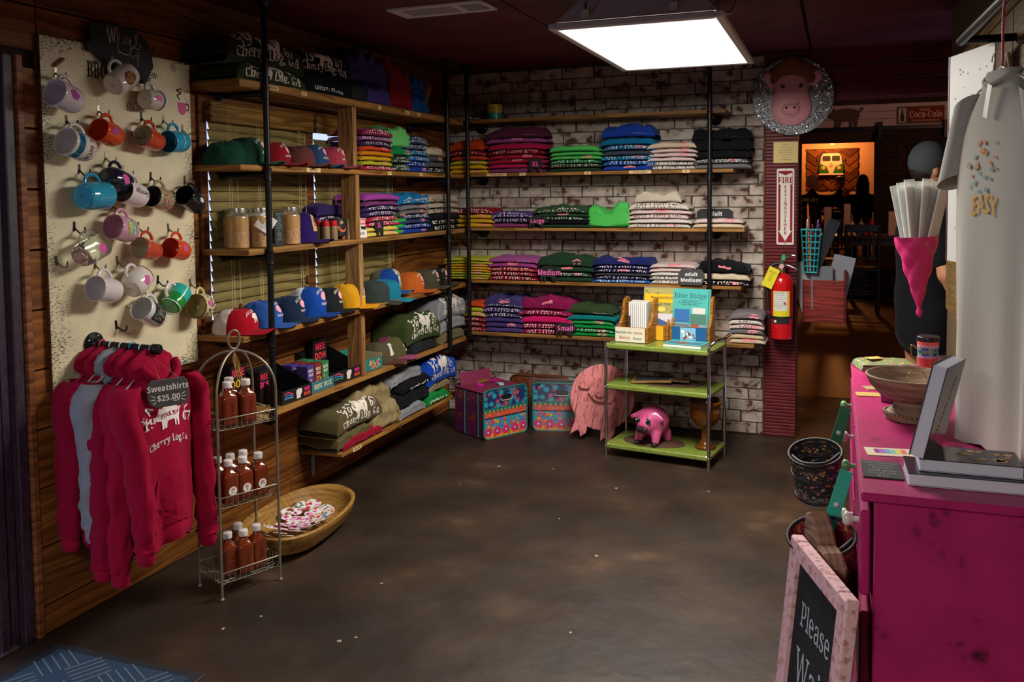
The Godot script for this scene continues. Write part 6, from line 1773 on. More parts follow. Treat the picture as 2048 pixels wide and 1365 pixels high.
# ================================================================ green cart
func build_cart() -> void:
	var base := v3(1.632, 0, 0.607)
	var rot := ry(-0.147)
	var X := Transform3D(rot, base)
	var t := thing("utility_cart", "green three-tier metal cart with chrome legs and handle", "cart", "", base, rot)
	var green := mat("cart_green", C("7f9440"), 0.35, {"tex": noise("enamel", 0.02, [[0.0, "b8b09a"], [0.35, "ecebe0"], [1.0, "ffffff"]], FastNoiseLite.TYPE_SIMPLEX_SMOOTH, 5, 512, 55), "ts": 2.0, "coat": 0.4})
	var chrome := mat("chrome", C("c8c8cc"), 0.12, {"metal": 1.0})
	for y in [0.075, 0.418, 0.65]:
		var mb := nb()
		mb.xf = Transform3D(rx(-PI / 2), v3(0, y - 0.014, 0))
		mb.extrude(rrect(0.61, 0.33, 0.022), 0.028, 0.006)
		part(t, "tray", mb, green)
	for c in [[-0.298, 0.158], [0.298, 0.158], [0.298, -0.158], [-0.298, -0.158]]:
		part(t, "leg", nb().tube([v3(c[0], 0.0, c[1]), v3(c[0], 0.66, c[1])], 0.0095, 12), chrome)
		for y in [0.062, 0.405, 0.637]:
			var bt := nb(); bt.xf = Transform3D(rx(PI / 2), v3(c[0], y, c[1] + 0.009 * signf(c[1])))
			bt.lathe([v2(0.0055, 0), v2(0.004, 0.0035), v2(0, 0.0045)], 8)
			part(t, "bolt", bt, chrome)
	part(t, "handle", nb().tube(bez([v3(0.298, 0.635, 0.160), v3(0.302, 0.672, 0.158), v3(0.330, 0.700, 0.135), v3(0.352, 0.708, 0.08), v3(0.356, 0.712, 0.0), v3(0.352, 0.708, -0.08), v3(0.330, 0.700, -0.135), v3(0.302, 0.672, -0.158), v3(0.298, 0.635, -0.160)], 5), 0.0085, 12), chrome)
	# ---------- top: book boxes and books
	var bw := wood("box_wood", "c88a34", 0.5, 2.4)
	var paper := mat("pages", C("dcdcd8"), 0.8)
	for q in [[-0.17, -0.012, 0.195, 0.20, 0.245, "pine book box with a hand-lettered white front on the cart"], [-0.075, -0.105, 0.15, 0.10, 0.25, "pine book box holding yellow mountain books behind the lettered box"], [0.128, -0.098, 0.235, 0.115, 0.26, "pine book box holding the blue guide books"]]:
		var b := thing("book_box", q[5], "book box", "book boxes on the cart", X * v3(q[0], 0.651, q[1]), rot)
		var w: float = q[2]; var d: float = q[3]; var h: float = q[4]
		# curved sides: low at the front, high at the back
		var sd := pv([v2(-d / 2, 0), v2(d / 2, 0), v2(d / 2, h * .36), v2(d * .28, h * .40), v2(d * .06, h * .55), v2(-d * .02, h * .72), v2(-d * .05, h * .90), v2(-d * .14, h * .97), v2(-d * .38, h), v2(-d / 2, h * .96)])
		for s in [-1.0, 1.0]:
			var mb := nb(); mb.xf = Transform3D(ry(-PI / 2), v3(s * (w / 2 - 0.008), 0, 0)); mb.extrude(sd, 0.016, 0.003)
			part(b, "side", mb, bw)
		part(b, "front", nb().box(v3(0, h * .18, d / 2 - 0.006), v3(w - 0.034, h * .36, 0.011), 0.002), bw)
		part(b, "back", nb().box(v3(0, h * .42, -d / 2 + 0.008), v3(w - 0.034, h * .84, 0.010), 0.002), bw)
		part(b, "bottom", nb().box(v3(0, 0.005, 0), v3(w - 0.034, 0.01, d - 0.03), 0.002), bw)
		if q[0] == -0.17:
			part(b, "front_card", nb().box(v3(-0.008, h * .185, d / 2 + 0.0008), v3(w - 0.016, h * .34, 0.0012)), mat("card_cream", C("ddd8c4"), 0.6))
			for L in [["Mountain Life", -0.042, 0.058, 0.013, "2f4a5a", "sans"], ["Stories", 0.045, 0.058, 0.014, "b03a2a", "serif"], ["History", -0.035, 0.028, 0.016, "a8452a", "serif"], ["Humor", 0.042, 0.026, 0.014, "3a5a4a", "serif"]]:
				part(b, "lettering", flat(text2(L[0], L[3], L[5], true, 0.8), mv(v3(L[1] - 0.006, L[2], d / 2 + 0.0018))), tint(L[4]))
		elif q[0] == 0.128:
			part(b, "front_card", nb().box(v3(0, h * .18, d / 2 + 0.0008), v3(w - 0.03, h * .34, 0.0012)), mat("card_blue", C("1f5a8e"), 0.35))
			part(b, "picture", flat(poly2(rect(0.09, h * .27)), mv(v3(-0.008, h * .20, d / 2 + 0.0018))), tint("7fb4d0"))
			part(b, "picture", flat(dots(0.075, 0.05, 7, 3, 0.022), mv(v3(-0.008, h * .18, d / 2 + 0.0024))), tint("8a4a42"))
			part(b, "picture", flat(dots(0.075, 0.05, 4, 4, 0.02), mv(v3(-0.008, h * .18, d / 2 + 0.0028))), tint("e6e2dc"))
		else:
			part(b, "front_card", nb().box(v3(0.02, h * .17, d / 2 + 0.0008), v3(0.05, h * .32, 0.0012)), mat("card_yellow", C("dca820"), 0.5))
	# white booklets in the first box
	for k in 9:
		var bk := thing("booklet", "thin white booklet in the lettered book box, %s" % ("grey cover at the front side" if k == 0 else "one of the plain ones"), "booklet", "white booklets in the book box", X * v3(-0.205 + k * 0.0125, 0.662, -0.012 + k * 0.0015), rot * ry(0.18))
		part(bk, "pages", nb().box(v3(0, 0.108, 0), v3(0.009, 0.216, 0.14), 0.001), paper)
		if k == 0:
			part(bk, "cover", nb().box(v3(-0.0052, 0.108, 0), v3(0.001, 0.216, 0.14)), mat("cover_grey", C("6b6e70"), 0.5))
			part(bk, "spine", nb().box(v3(0, 0.075, 0.0705), v3(0.009, 0.13, 0.001)), mat("cover_dark", C("32383c"), 0.5))
	# books standing in the boxes
	var books := [[-0.055, -0.085, 0.20, 0.285, "a8a060", "yellow banded mountain stories book standing in front", 0.06, 0], [-0.072, -0.105, 0.20, 0.290, "8f8c70", "yellow banded mountain stories book standing behind", -0.02, 0], [0.118, -0.082, 0.205, 0.285, "4fb0a8", "turquoise Blue Ridge guide book at the front of its box", 0.0, 1], [0.124, -0.104, 0.205, 0.288, "4fb0a8", "turquoise Blue Ridge guide book behind the front copy", 0.01, 2]]
	for q in books:
		var b := thing("book", q[5], "book", "books on the cart", X * v3(q[0], 0.664, q[1]), rot * ry(q[6]) * rx(-0.10))
		part(b, "pages", nb().box(v3(0.001, q[3] / 2, 0), v3(q[2] - 0.004, q[3] - 0.004, 0.014)), paper)
		for s in [-1.0, 1.0]: part(b, "cover", nb().box(v3(0, q[3] / 2, s * 0.0078), v3(q[2], q[3], 0.0014), 0.0004), mat("cover_" + q[4], C(q[4]), 0.25))
		part(b, "spine", nb().box(v3(-q[2] / 2, q[3] / 2, 0), v3(0.0014, q[3], 0.0165)), mat("cover_" + q[4], C(q[4]), 0.25))
		var P := func(x: float, y: float, z := 0.0002) -> Transform3D: return mv(v3(x, y, 0.0086 + z))
		if q[7] == 0:
			part(b, "map_print", flat(dots(0.18, 0.26, 90, 71, 0.02), P.call(0, q[3] / 2)), tint("6f7a4a"))
			part(b, "title_band", flat(poly2(rect(0.198, 0.05)), P.call(0, 0.228, 0.0005)), tint("e2b41c"))
			part(b, "lettering", flat(text2("Mountain Stories", 0.015, "sans", true, 0.85), P.call(0.01, 0.232, 0.0009)), tint("4a3a14"))
			part(b, "picture", flat(poly2(rect(0.12, 0.10)), P.call(0.02, 0.09, 0.0005)), tint("c9c6cc"))
			part(b, "picture", flat(poly2(pv([v2(-.06, -.05), v2(.06, -.05), v2(.02, 0), v2(-.06, .03)])), P.call(0.02, 0.09, 0.0009)), tint("3f5a8a"))
			part(b, "title_oval", flat(poly2(ell(0.055, 0.03)), P.call(0.0, 0.165, 0.0009)), tint("dcc860"))
		elif q[7] == 1:
			part(b, "lettering", flat(text2("Blue Ridge", 0.026, "serif", false, 1.05), P.call(0, 0.250)), tint("2a5a5a"))
			for k in 3: part(b, "lettering", flat(text2(["Historic Downtown Area", "Blue Ridge Lake, the Toccoa River", "Scenic Railway and More"][k], 0.0062, "sans", true), P.call(0, 0.222 - k * 0.011)), tint("24424a"))
			for r in [[-0.048, 0.135, 0.09, 0.075, "2f6aa8"], [-0.05, 0.128, 0.07, 0.055, "8a4a34"], [0.048, 0.118, 0.095, 0.060, "4a7a6a"], [0.05, 0.165, 0.075, 0.036, "c9ccc4"], [-0.05, 0.06, 0.09, 0.062, "5a7a8a"], [-0.045, 0.078, 0.07, 0.03, "c9c4ae"], [0.028, 0.055, 0.045, 0.065, "b0482a"], [0.072, 0.055, 0.045, 0.065, "7aa0c0"]]:
				part(b, "picture", flat(poly2(rect(r[2], r[3])), P.call(r[0], r[1], 0.0003 + r[3] * 0.004)), tint(r[4]))
	var fb := thing("book", "turquoise book lying flat on the cart before the book boxes", "book", "books on the cart", X * v3(0.140, 0.6505, 0.048), rot * ry(-0.05))
	part(fb, "pages", nb().box(v3(0, 0.009, 0), v3(0.216, 0.0155, 0.150)), paper)
	part(fb, "cover", nb().box(v3(0, 0.0175, 0), v3(0.22, 0.0012, 0.155)), mat("cover_4fb0a8", C("4fb0a8"), 0.25))
	part(fb, "cover", nb().box(v3(0, 0.0008, 0), v3(0.22, 0.0012, 0.155)), mat("cover_4fb0a8", C("4fb0a8"), 0.25))
	part(fb, "picture", flat(poly2(rect(0.19, 0.07)), Transform3D(rx(-PI / 2), v3(0, 0.0184, 0.02))), tint("3f6f8a"))
	part(fb, "picture", flat(poly2(rect(0.06, 0.05)), Transform3D(rx(-PI / 2), v3(-0.02, 0.0188, 0.02))), tint("8a4a34"))
	# ---------- middle: chalkboard paddle on a woven mat
	var rush := mat("woven_mat", C("6a4a3a"), 0.95, {"tex": noise("weave", 0.15, [[0.0, "7a6a60"], [1.0, "ffffff"]], FastNoiseLite.TYPE_CELLULAR, 2, 256, 5), "ts": 6.0})
	for q in [[0.0, 0.419, -0.02, 0.42, 0.24, "oval brown woven mat on the middle cart tray"], [-0.06, 0.076, 0.02, 0.36, 0.22, "oval brown woven mat under the pink pig"]]:
		var mb := nb(); mb.xf = Transform3D(rx(-PI / 2), v3(0, 0.002, 0)); mb.extrude(ell(q[3], q[4], 40), 0.004, 0.001)
		solo("woven_mat", mb, rush, q[5], "mat", "woven mats on the cart", X * v3(q[0], q[1] - 0.0005, q[2]), rot)
	var pd := thing("chalk_paddle", "black chalkboard paddle with a pale wooden rim on the cart", "chalkboard", "", X * v3(-0.07, 0.424, 0.01), rot * ry(0.2) * rz(0.06))
	part(pd, "board", nb().box(v3(0, 0.010, 0), v3(0.23, 0.014, 0.15), 0.003), wood("paddle_wood", "b08a4e", 0.6, 2.5))
	part(pd, "slate", nb().box(v3(0, 0.0176, 0), v3(0.20, 0.0012, 0.12)), mat("slate", C("2b2c2f"), 0.85))
	part(pd, "handle", nb().tube(bez([v3(0.03, 0.022, 0.02), v3(0.05, 0.034, 0.0), v3(0.09, 0.036, -0.02), v3(0.12, 0.022, -0.02)]), 0.006, 8), mat("black_plastic", C("18181a"), 0.35))
	part(pd, "blade", nb().box(v3(0.15, 0.008, 0.01), v3(0.12, 0.004, 0.09), 0.001, rz(-0.1)), wood("paddle_wood2", "8f7a54", 0.6, 2.5))
	# ---------- bottom: pig figurine and turned goblet
	var pk := mat("pig_pink", C("d0588e"), 0.3, {"coat": 0.5, "tex": noise("pig_var", 0.03, [[0.0, "b0a0a8"], [0.4, "f0e8ec"], [1.0, "ffffff"]], FastNoiseLite.TYPE_SIMPLEX_SMOOTH, 4, 256, 19), "ts": 4.0})
	var p := thing("pig_figurine", "shiny pink pig figurine with big dark eyes", "figurine", "", X * v3(-0.062, 0.080, 0.035), rot * ry(-0.12))
	part(p, "body", nets([[v3(0, 0.115, -0.02), v3(0.005, 0.125, 0.0), 0.086, 0.088], [v3(-0.004, 0.125, 0.045), v3(-0.008, 0.112, 0.075), 0.068, 0.050], [v3(-0.05, 0.06, 0.05), v3(-0.058, 0.018, 0.068), 0.030, 0.021], [v3(0.045, 0.06, 0.05), v3(0.050, 0.018, 0.068), 0.030, 0.021], [v3(-0.055, 0.05, -0.06), v3(-0.062, 0.016, -0.065), 0.030, 0.022], [v3(0.055, 0.05, -0.06), v3(0.062, 0.016, -0.065), 0.030, 0.022], [v3(-0.045, 0.165, 0.05), v3(-0.094, 0.150, 0.068), 0.022, 0.014, v3(1, 1, 0.6)], [v3(0.042, 0.17, 0.05), v3(0.086, 0.150, 0.06), 0.022, 0.014, v3(1, 1, 0.6)]], 0.02, 0.008), pk)
	var dk := mat("pig_black", C("1c1a20"), 0.2, {"coat": 0.6})
	part(p, "snout", nets([[v3(-0.022, 0.098, 0.125), v3(0.012, 0.098, 0.127), 0.020, 0.020, v3(1, 1, 0.7)]], 0.01, 0.005), mat("pig_snout", C("3a2430"), 0.35))
	for s in [-1.0, 1.0]:
		part(p, "hoof", nets([[v3(s * 0.052 - 0.003, 0.014, 0.07), v3(s * 0.053 - 0.003, 0.012, 0.085), 0.021, 0.017, v3(1, 0.75, 1)]], 0.01, 0.005), dk)
		part(p, "eye_ring", nets([[v3(s * 0.031 - 0.008, 0.138, 0.105), v3(s * 0.031 - 0.008, 0.1385, 0.105), 0.0175, 0.0175, v3(1, 1.1, 0.6)]], 0.01, 0.004), mat("pig_eye_green", C("2f8a6a"), 0.3))
		part(p, "eye", nets([[v3(s * 0.031 - 0.008, 0.143, 0.109), v3(s * 0.031 - 0.008, 0.1435, 0.109), 0.0160, 0.0160, v3(1, 1.1, 0.6)]], 0.01, 0.004), dk)
		part(p, "eye_glint", nets([[v3(s * 0.031 - 0.012, 0.149, 0.1175), v3(s * 0.031 - 0.012, 0.1492, 0.1175), 0.004, 0.004]], 0.004, 0.0016), mat("eye_white", C("e6e0e0"), 0.3))
		part(p, "nostril", nets([[v3(s * 0.012 - 0.005, 0.099, 0.1395), v3(s * 0.012 - 0.005, 0.1, 0.1395), 0.0055, 0.0055]], 0.004, 0.0022), mat("nostril", C("0e0a0c"), 0.5))
	solo("wooden_goblet", nb().lathe([v2(0, 0), v2(0.056, 0.0), v2(0.059, 0.008), v2(0.052, 0.018), v2(0.030, 0.032), v2(0.022, 0.06), v2(0.021, 0.10), v2(0.030, 0.115), v2(0.038, 0.120), v2(0.055, 0.135), v2(0.078, 0.165), v2(0.086, 0.195), v2(0.085, 0.225), v2(0.080, 0.238), v2(0.083, 0.243), v2(0.091, 0.252), v2(0.093, 0.266), v2(0.088, 0.272), v2(0.082, 0.262), v2(0.074, 0.225), v2(0.06, 0.17), v2(0, 0.15)], 36), wood("goblet_wood", "8a5420", 0.15, 3.0), "glossy brown turned wooden goblet on the cart", "goblet", "", X * v3(0.235, 0.0755, 0.005), rot)

# ================================================================ on the floor by the brick wall
func bag_print() -> Texture2D:
	var W := 256; var H := 240
	var im := Image.create(W, H, false, Image.FORMAT_RGB8)
	im.fill(C("1b2f5a"))
	var r := RandomNumberGenerator.new(); r.seed = 5
	var circ := func(x: float, y: float, rad: float, c: Color) -> void:
		for yy in range(maxi(0, int(y - rad)), mini(H, int(y + rad) + 1)):
			for xx in range(maxi(0, int(x - rad)), mini(W, int(x + rad) + 1)):
				if v2(xx - x, yy - y).length() <= rad: im.set_pixel(xx, yy, c)
	var flower := func(x: float, y: float, rad: float, c: Color, mid: Color) -> void:
		for k in 6: circ.call(x + cos(k * TAU / 6) * rad * 0.6, y + sin(k * TAU / 6) * rad * 0.6, rad * 0.45, c)
		circ.call(x, y, rad * 0.35, mid)
	for k in 46: flower.call(r.randf() * W, r.randf() * 92, r.randf_range(7, 15), [C("1f8aa0"), C("2f6ab0"), C("1a6a7a"), C("b02a4a")][r.randi() % 4 if k % 5 else 3], C("2fb0b8"))
	im.fill_rect(Rect2i(0, 92, W, 8), C("0f6f68"))
	im.fill_rect(Rect2i(0, 100, W, 36), C("c8502e"))
	for k in 12: circ.call(k * 23.0, 100, 12, C("0f6f68")); 
	for k in 12: circ.call(k * 23.0 + 11, 104, 5, C("d8902a"))
	for k in 90: circ.call(r.randf() * W, 118 + r.randf() * 16, 2, [C("8a4ab0"), C("d86a8a"), C("e0a050")][k % 3])
	im.fill_rect(Rect2i(0, 136, W, 6), C("16121a"))
	im.fill_rect(Rect2i(0, 142, W, 98), C("2a9ac0"))
	for k in 60: flower.call(r.randf() * W, 146 + r.randf() * 42, r.randf_range(5, 10), [C("c02a5a"), C("1f8a6a"), C("1f6ab0"), C("e08a2a")][k % 4], C("e8b04a"))
	im.fill_rect(Rect2i(0, 205, W, 35), C("d89a2a"))
	for k in 60: flower.call(r.randf() * W, 190 + r.randf() * 46, r.randf_range(4, 8), [C("c0284a"), C("6a8a2a"), C("d8582a")][k % 3], C("e8c04a"))
	for k in 5: flower.call(24 + k * 52.0, 205, 22, C("d02a6a"), C("3a2a6a"))
	for k in 5: circ.call(24 + k * 52.0, 205, 5, C("e6e0e6"))
	return ImageTexture.create_from_image(im)

func bag_side() -> Texture2D:
	var W := 192; var H := 192
	var im := Image.create(W, H, false, Image.FORMAT_RGB8)
	var n := FastNoiseLite.new(); n.frequency = 0.02; n.seed = 6; n.fractal_octaves = 3
	var pal := [C("6a1f4a"), C("8a1f5a"), C("4a2a7a"), C("7a2430"), C("5a2a5a"), C("9a3a3a")]
	for y in H:
		for x in W:
			var v := clampf(n.get_noise_2d(x, y * 1.5) * 0.9 + 0.5 + 0.3 * sin(y * 0.07), 0.0, 0.999) * 5.0
			im.set_pixel(x, y, pal[int(v)].lerp(pal[int(v) + 1], v - int(v)))
	for k in 30:
		var cx := (k * 37) % W; var cy := 8 + (k * 53) % 30
		im.fill_rect(Rect2i(cx, cy, 6, 6), [C("d8702a"), C("c0284a"), C("8a4ab0")][k % 3])
	return ImageTexture.create_from_image(im)

func build_floor_items() -> void:
	var teal := mat("teal_piping", C("0e6a66"), 0.6)
	var pr := mat("bag_print", Color.WHITE, 0.45, {"uvtex": bag_print(), "spec": 0.5})
	var sdm := mat("bag_side", Color.WHITE, 0.5, {"uvtex": bag_side()})
	var dark := mat("bag_dark", C("2a1a26"), 0.6)
	var lining := mat("bag_lining", C("7a1f46"), 0.7)
	for q in [[v3(0.616, 0, 0.504), 1.044, 0.345, 0.305, 0.30, "flowered fabric trunk organizer standing open in the corner"], [v3(0.915, 0, 0.292), 0.216, 0.365, 0.305, 0.10, "flowered fabric trunk organizer folded flat in clear plastic"]]:
		var b := ry(q[1])
		var w: float = q[2]; var h: float = q[3]; var d: float = q[4]
		var t := thing("trunk_organizer", q[5], "bag", "flowered organizers by the brick wall", q[0] - b * v3(0, 0, d / 2), b)
		var out := rrect(w, h, 0.035, 6)
		# front panel with its print, uv over the panel
		var f := nb()
		var tri := poly2(out)
		for k in range(0, tri.size(), 3):
			f.tri(v3(tri[k].x, tri[k].y + h / 2, d / 2 + 0.0042), v3(tri[k + 1].x, tri[k + 1].y + h / 2, d / 2 + 0.0042), v3(tri[k + 2].x, tri[k + 2].y + h / 2, d / 2 + 0.0042))
		for k in f.v.size(): f.uv[k] = v2(f.v[k].x / w + 0.5, 1.0 - f.v[k].y / h)
		part(t, "front_print", f, pr)
		var core := nb(); core.xf.origin = v3(0, h / 2, d / 2); core.extrude(out, 0.008, 0.002)
		part(t, "front_panel", core, dark)
		var pipe := []
		for p in out: pipe.append(v3(p.x, p.y + h / 2, d / 2 + 0.003))
		part(t, "piping", nb().tube(pipe, 0.006, 7, false, true), teal)
		var grip := nb(); grip.xf.origin = v3(0.005, h * 0.80, d / 2 + 0.0046); grip.extrude(rrect(0.085, 0.038, 0.015), 0.004, 0.001)
		part(t, "handle_slot", grip, mat("slot_dark", C("0c0a0c"), 0.6))
		part(t, "handle", nb().tube(bez([v3(-0.04, h * 0.80, d / 2 + 0.007), v3(-0.035, h * 0.755, d / 2 + 0.008), v3(0.005, h * 0.745, d / 2 + 0.009), v3(0.045, h * 0.755, d / 2 + 0.008), v3(0.05, h * 0.80, d / 2 + 0.007)]), 0.0035, 7), mat("clear_handle", C("b8b0b4"), 0.1, {"coat": 1.0}))
		# sides, back, bottom
		for s in [-1.0, 1.0]:
			var sp := nb()
			sp.xf = Transform3D(ry(PI / 2 * s), v3(s * (w / 2 - 0.004), h * 0.47, 0))
			sp.quad(v3(-d / 2, -h * .45, 0), v3(d / 2, -h * .45, 0), v3(d / 2, h * .45, 0), v3(-d / 2, h * .45, 0))
			part(t, "side_panel", sp, sdm)
			for e in [-0.16, 0.30]: if d > 0.2: part(t, "side_piping", nb().tube([v3(s * (w / 2 - 0.003), 0.008, d * e), v3(s * (w / 2 - 0.003), h * .92, d * e)], 0.005, 7), teal)
		part(t, "back_panel", nb().box(v3(0, h / 2, -d / 2), v3(w - 0.01, h, 0.008), 0.003), dark)
		part(t, "bottom", nb().box(v3(0, 0.004, 0), v3(w - 0.012, 0.007, d - 0.008), 0.002), dark)
		if d > 0.2:
			part(t, "lid", nb().box(v3(0, h * 0.95, -0.005), v3(w - 0.012, 0.010, d - 0.01), 0.004, rz(0.01)), lining)
			part(t, "lid_flap", nb().box(v3(-0.02, h * 1.08, -d / 2 + 0.02), v3(w * 0.72, 0.085, 0.007), 0.003, rx(-0.25)), lining)
			part(t, "lid_piping", nb().tube([v3(-w / 2, h * .955, d / 2), v3(w / 2, h * .955, d / 2)], 0.005, 7), teal)
		else:
			var wrap := nb()
			wrap.grid(22, 16, func(u, v):
				var x: float = (u - 0.5) * (w + 0.05); var y: float = v * (h + 0.035)
				var n := wrinkle(v3(x * 14.0, y * 9.0, 2.0)) * 0.016 + absf(sin(x * 40.0 + y * 9.0)) * 0.004
				return v3(x + n * 0.4, y + 0.002, d / 2 + 0.016 + n + 0.01 * pow(absf(u - 0.5) * 2.0, 4.0) * -4.0))
			part(t, "plastic_wrap", wrap, mat("plastic_wrap", C("e8f0f4"), 0.04, {"alpha": 0.05}))
	# little things lying on the open organizer's lid
	var lb := ry(1.044)
	var lo := v3(0.616, 0, 0.504) - lb * v3(0, 0, 0.15)
	var k2 := 0
	for q in [[-0.06, -0.02, 0.05, 0.03, "d0209a", "magenta pouch on the open organizer lid"], [0.05, 0.03, 0.07, 0.02, "9ac0c8", "pale blue case on the open organizer lid"], [0.09, -0.07, 0.06, 0.05, "a8186a", "dark magenta fabric fold on the organizer lid"], [0.02, -0.10, 0.07, 0.03, "8a6a2a", "mustard fabric fold on the organizer lid"]]:
		solo("small_pouch", nb().grid(10, 12, fold_surf(q[2], q[3] * 1.6, 0.016, 0.002, 0.4, 2, k2 * 3.0), false, true), cloth(q[4]), q[5], "pouch", "small things on the organizer lid", lo + lb * v3(q[0], 0.297, q[1]), lb * ry(0.4 + k2)); k2 += 1
	# brown hard case against the wall
	var sc := thing("brown_case", "worn brown leather case leaning on the bricks behind the plastic-wrapped bag", "case", "", v3(0.70, 0, 0.070))
	var lm := mat("leather", C("7a4322"), 0.5, {"tex": noise("leather_v", 0.03, [[0.0, "806858"], [0.5, "e0d0c4"], [1.0, "ffffff"]], FastNoiseLite.TYPE_SIMPLEX, 4, 256, 7), "ts": 4.0})
	var cb := nb(); cb.xf.origin = v3(0, 0.15, 0); cb.extrude(rrect(0.385, 0.30, 0.04, 6), 0.10, 0.012)
	part(sc, "shell", cb, lm)
	var edge := []
	for p in rrect(0.387, 0.302, 0.04, 6): edge.append(v3(p.x, p.y + 0.15, 0.046))
	part(sc, "edge_roll", nb().tube(edge, 0.006, 7, false, true), mat("leather_dark", C("4f2a14"), 0.5))
	# pink plank pig leaning back
	var wp := thing("plank_pig", "round distressed pink wooden plank pig leaning behind the cart", "plaque", "", v3(1.215, 0.0, 0.425), ry(0.22) * rx(-0.13))
	var pm := mat("pink_plank", C("d8868a"), 0.7, {"tex": noise("pink_wear", 0.02, [[0.0, "a88a7a"], [0.35, "e8dccf"], [0.5, "ffffff"], [1.0, "f4e4dc"]], FastNoiseLite.TYPE_SIMPLEX, 5, 512, 23), "ts": v3(4.0, 1.0, 4.0)})
	var pm2 := pm
	var tilt := rz(-0.20)
	var body := PackedVector2Array()
	for k in 48: body.append(v2(cos(TAU * k / 48) * 0.195, sin(TAU * k / 48) * 0.200))
	var legs := [pv([v2(-.145, -.05), v2(-.05, -.05), v2(-.055, -.235), v2(-.085, -.262), v2(-.092, -.235), v2(-.108, -.225), v2(-.150, -.262), v2(-.135, -.18)]), pv([v2(.03, -.05), v2(.115, -.05), v2(.115, -.20), v2(.090, -.262), v2(.078, -.225), v2(.062, -.235), v2(.040, -.262), v2(.030, -.20)])]
	for i in 7:
		var x0 := -0.2 + i * 0.0575
		for cl in Geometry2D.intersect_polygons(body, pv([v2(x0, -.3), v2(x0 + .055, -.3), v2(x0 + .055, .3), v2(x0, .3)])):
			part(wp, "plank", nb().extrude(cl, 0.016, 0.002), pm if i % 3 else pm2).transform = Transform3D(tilt, v3(0, 0.262, rng.randf_range(-.001, .001)))
	for lg in legs: part(wp, "leg", nb().extrude(lg, 0.015, 0.002), pm).transform = Transform3D(tilt, v3(0, 0.262, 0.004))
	var P := func(x: float, y: float, z: float) -> Transform3D: return Transform3D(tilt, v3(0, 0.262, 0) + tilt * v3(x, y, z))
	part(wp, "head", nb().extrude(pv([v2(-.075, -.02), v2(-.06, .05), v2(-.02, .085), v2(.04, .088), v2(.085, .06), v2(.10, .0), v2(.075, -.05), v2(.02, -.068), v2(-.04, -.055)]), 0.016, 0.003), pm).transform = P.call(-0.015, 0.03, 0.016)
	part(wp, "muzzle", nb().extrude(ell(0.10, 0.068, 28), 0.012, 0.002), pm).transform = P.call(-0.015, 0.005, 0.029)
	part(wp, "snout", nb().extrude(ell(0.062, 0.048, 24), 0.016, 0.003), pm2).transform = P.call(-0.018, 0.022, 0.042)
	for s in [-1.0, 1.0]:
		part(wp, "nostril", nb().extrude(ell(0.006, 0.008, 8), 0.002), tint("4a2a22")).transform = P.call(-0.018 + s * 0.010, 0.026, 0.0508)
		part(wp, "eye", nb().extrude(ell(0.008, 0.010, 8), 0.002), tint("4a2a22")).transform = P.call(-0.012 + s * 0.03, 0.062, 0.0245)
	part(wp, "ear", nb().extrude(pv([v2(-.05, .0), v2(-.04, .03), v2(.05, .04), v2(.06, .02), v2(.01, -.04), v2(-.03, -.045), v2(-.05, -.03)]), 0.016, 0.003), pm).transform = P.call(-0.105, 0.07, 0.018)
	part(wp, "ear", nb().extrude(pv([v2(.06, .0), v2(.05, .035), v2(-.05, .045), v2(-.055, .02), v2(.0, -.05), v2(.03, -.055), v2(.055, -.03)]), 0.016, 0.003), pm).transform = P.call(0.115, 0.075, 0.018)
	# planter on the top brick-wall shelf, and a small router with its cable
	var pl := thing("small_planter", "small yellow to green planter with lettering on the top shelf", "planter", "", v3(0.435, 1.9915, 0.16))
	var pt := GradientTexture2D.new()
	var pg := Gradient.new(); pg.offsets = PackedFloat32Array([0.0, 0.5, 0.62, 1.0]); pg.colors = PackedColorArray([C("d8b820"), C("b9c02e"), C("1f8a7a"), C("1a7a6a")]); pt.gradient = pg; pt.fill_from = v2(0, 0); pt.fill_to = v2(0, 1)
	var pv := nb()
	pv.grid(28, 6, func(u, v): return v3(cos(u * TAU) * (0.047 + 0.003 * v), v * 0.098, sin(u * TAU) * (0.047 + 0.003 * v)), true)
	for k in pv.uv.size(): pv.uv[k] = v2(pv.uv[k].x, 1.0 - pv.uv[k].y)
	part(pl, "pot", pv, mat("pot_dip", Color.WHITE, 0.35, {"uvtex": pt}))
	part(pl, "soil", nb().lathe([v2(0.049, 0.097), v2(0.046, 0.098), v2(0.045, 0.088), v2(0, 0.088)], 20), mat("soil", C("2a1e14"), 0.95))
	var cyl := func(p: Vector2) -> Vector3:
		var th := PI / 2 - p.x / 0.051
		return v3(cos(th) * 0.0506, 0.055 + p.y, sin(th) * 0.0506)
	part(pl, "lettering", nb().lay(finer(moved(text2("Good", 0.016, "serif", false), v2(0, 0.016)), 0.01), cyl), tint("3a3a1e"))
	part(pl, "lettering", nb().lay(finer(moved(text2("vibes", 0.016, "serif", false), v2(0, -0.006)), 0.01), cyl), tint("3a3a1e"))
	for k in 9:
		var a := k * 0.7; var l := rng.randf_range(0.04, 0.075)
		var lf := nb()
		lf.tube(bez([v3(cos(a) * 0.008, 0.09, sin(a) * 0.008), v3(cos(a) * 0.02, 0.09 + l * 0.6, sin(a) * 0.02), v3(cos(a) * 0.034, 0.09 + l, sin(a) * 0.034)], 4), [0.005, 0.006, 0.006, 0.0055, 0.005, 0.0045, 0.003, 0.002, 0.001], 6)
		part(pl, "leaf", lf, mat("leaf", C("3f6a2a"), 0.5))
	var rt := thing("network_box", "small black network box with a green light in the shelf corner", "electronics", "", v3(0.30, 1.9915, 0.19), ry(0.2))
	part(rt, "case", nb().box(v3(0, 0.014, 0), v3(0.11, 0.026, 0.08), 0.004), mat("black_plastic", C("18181a"), 0.35))
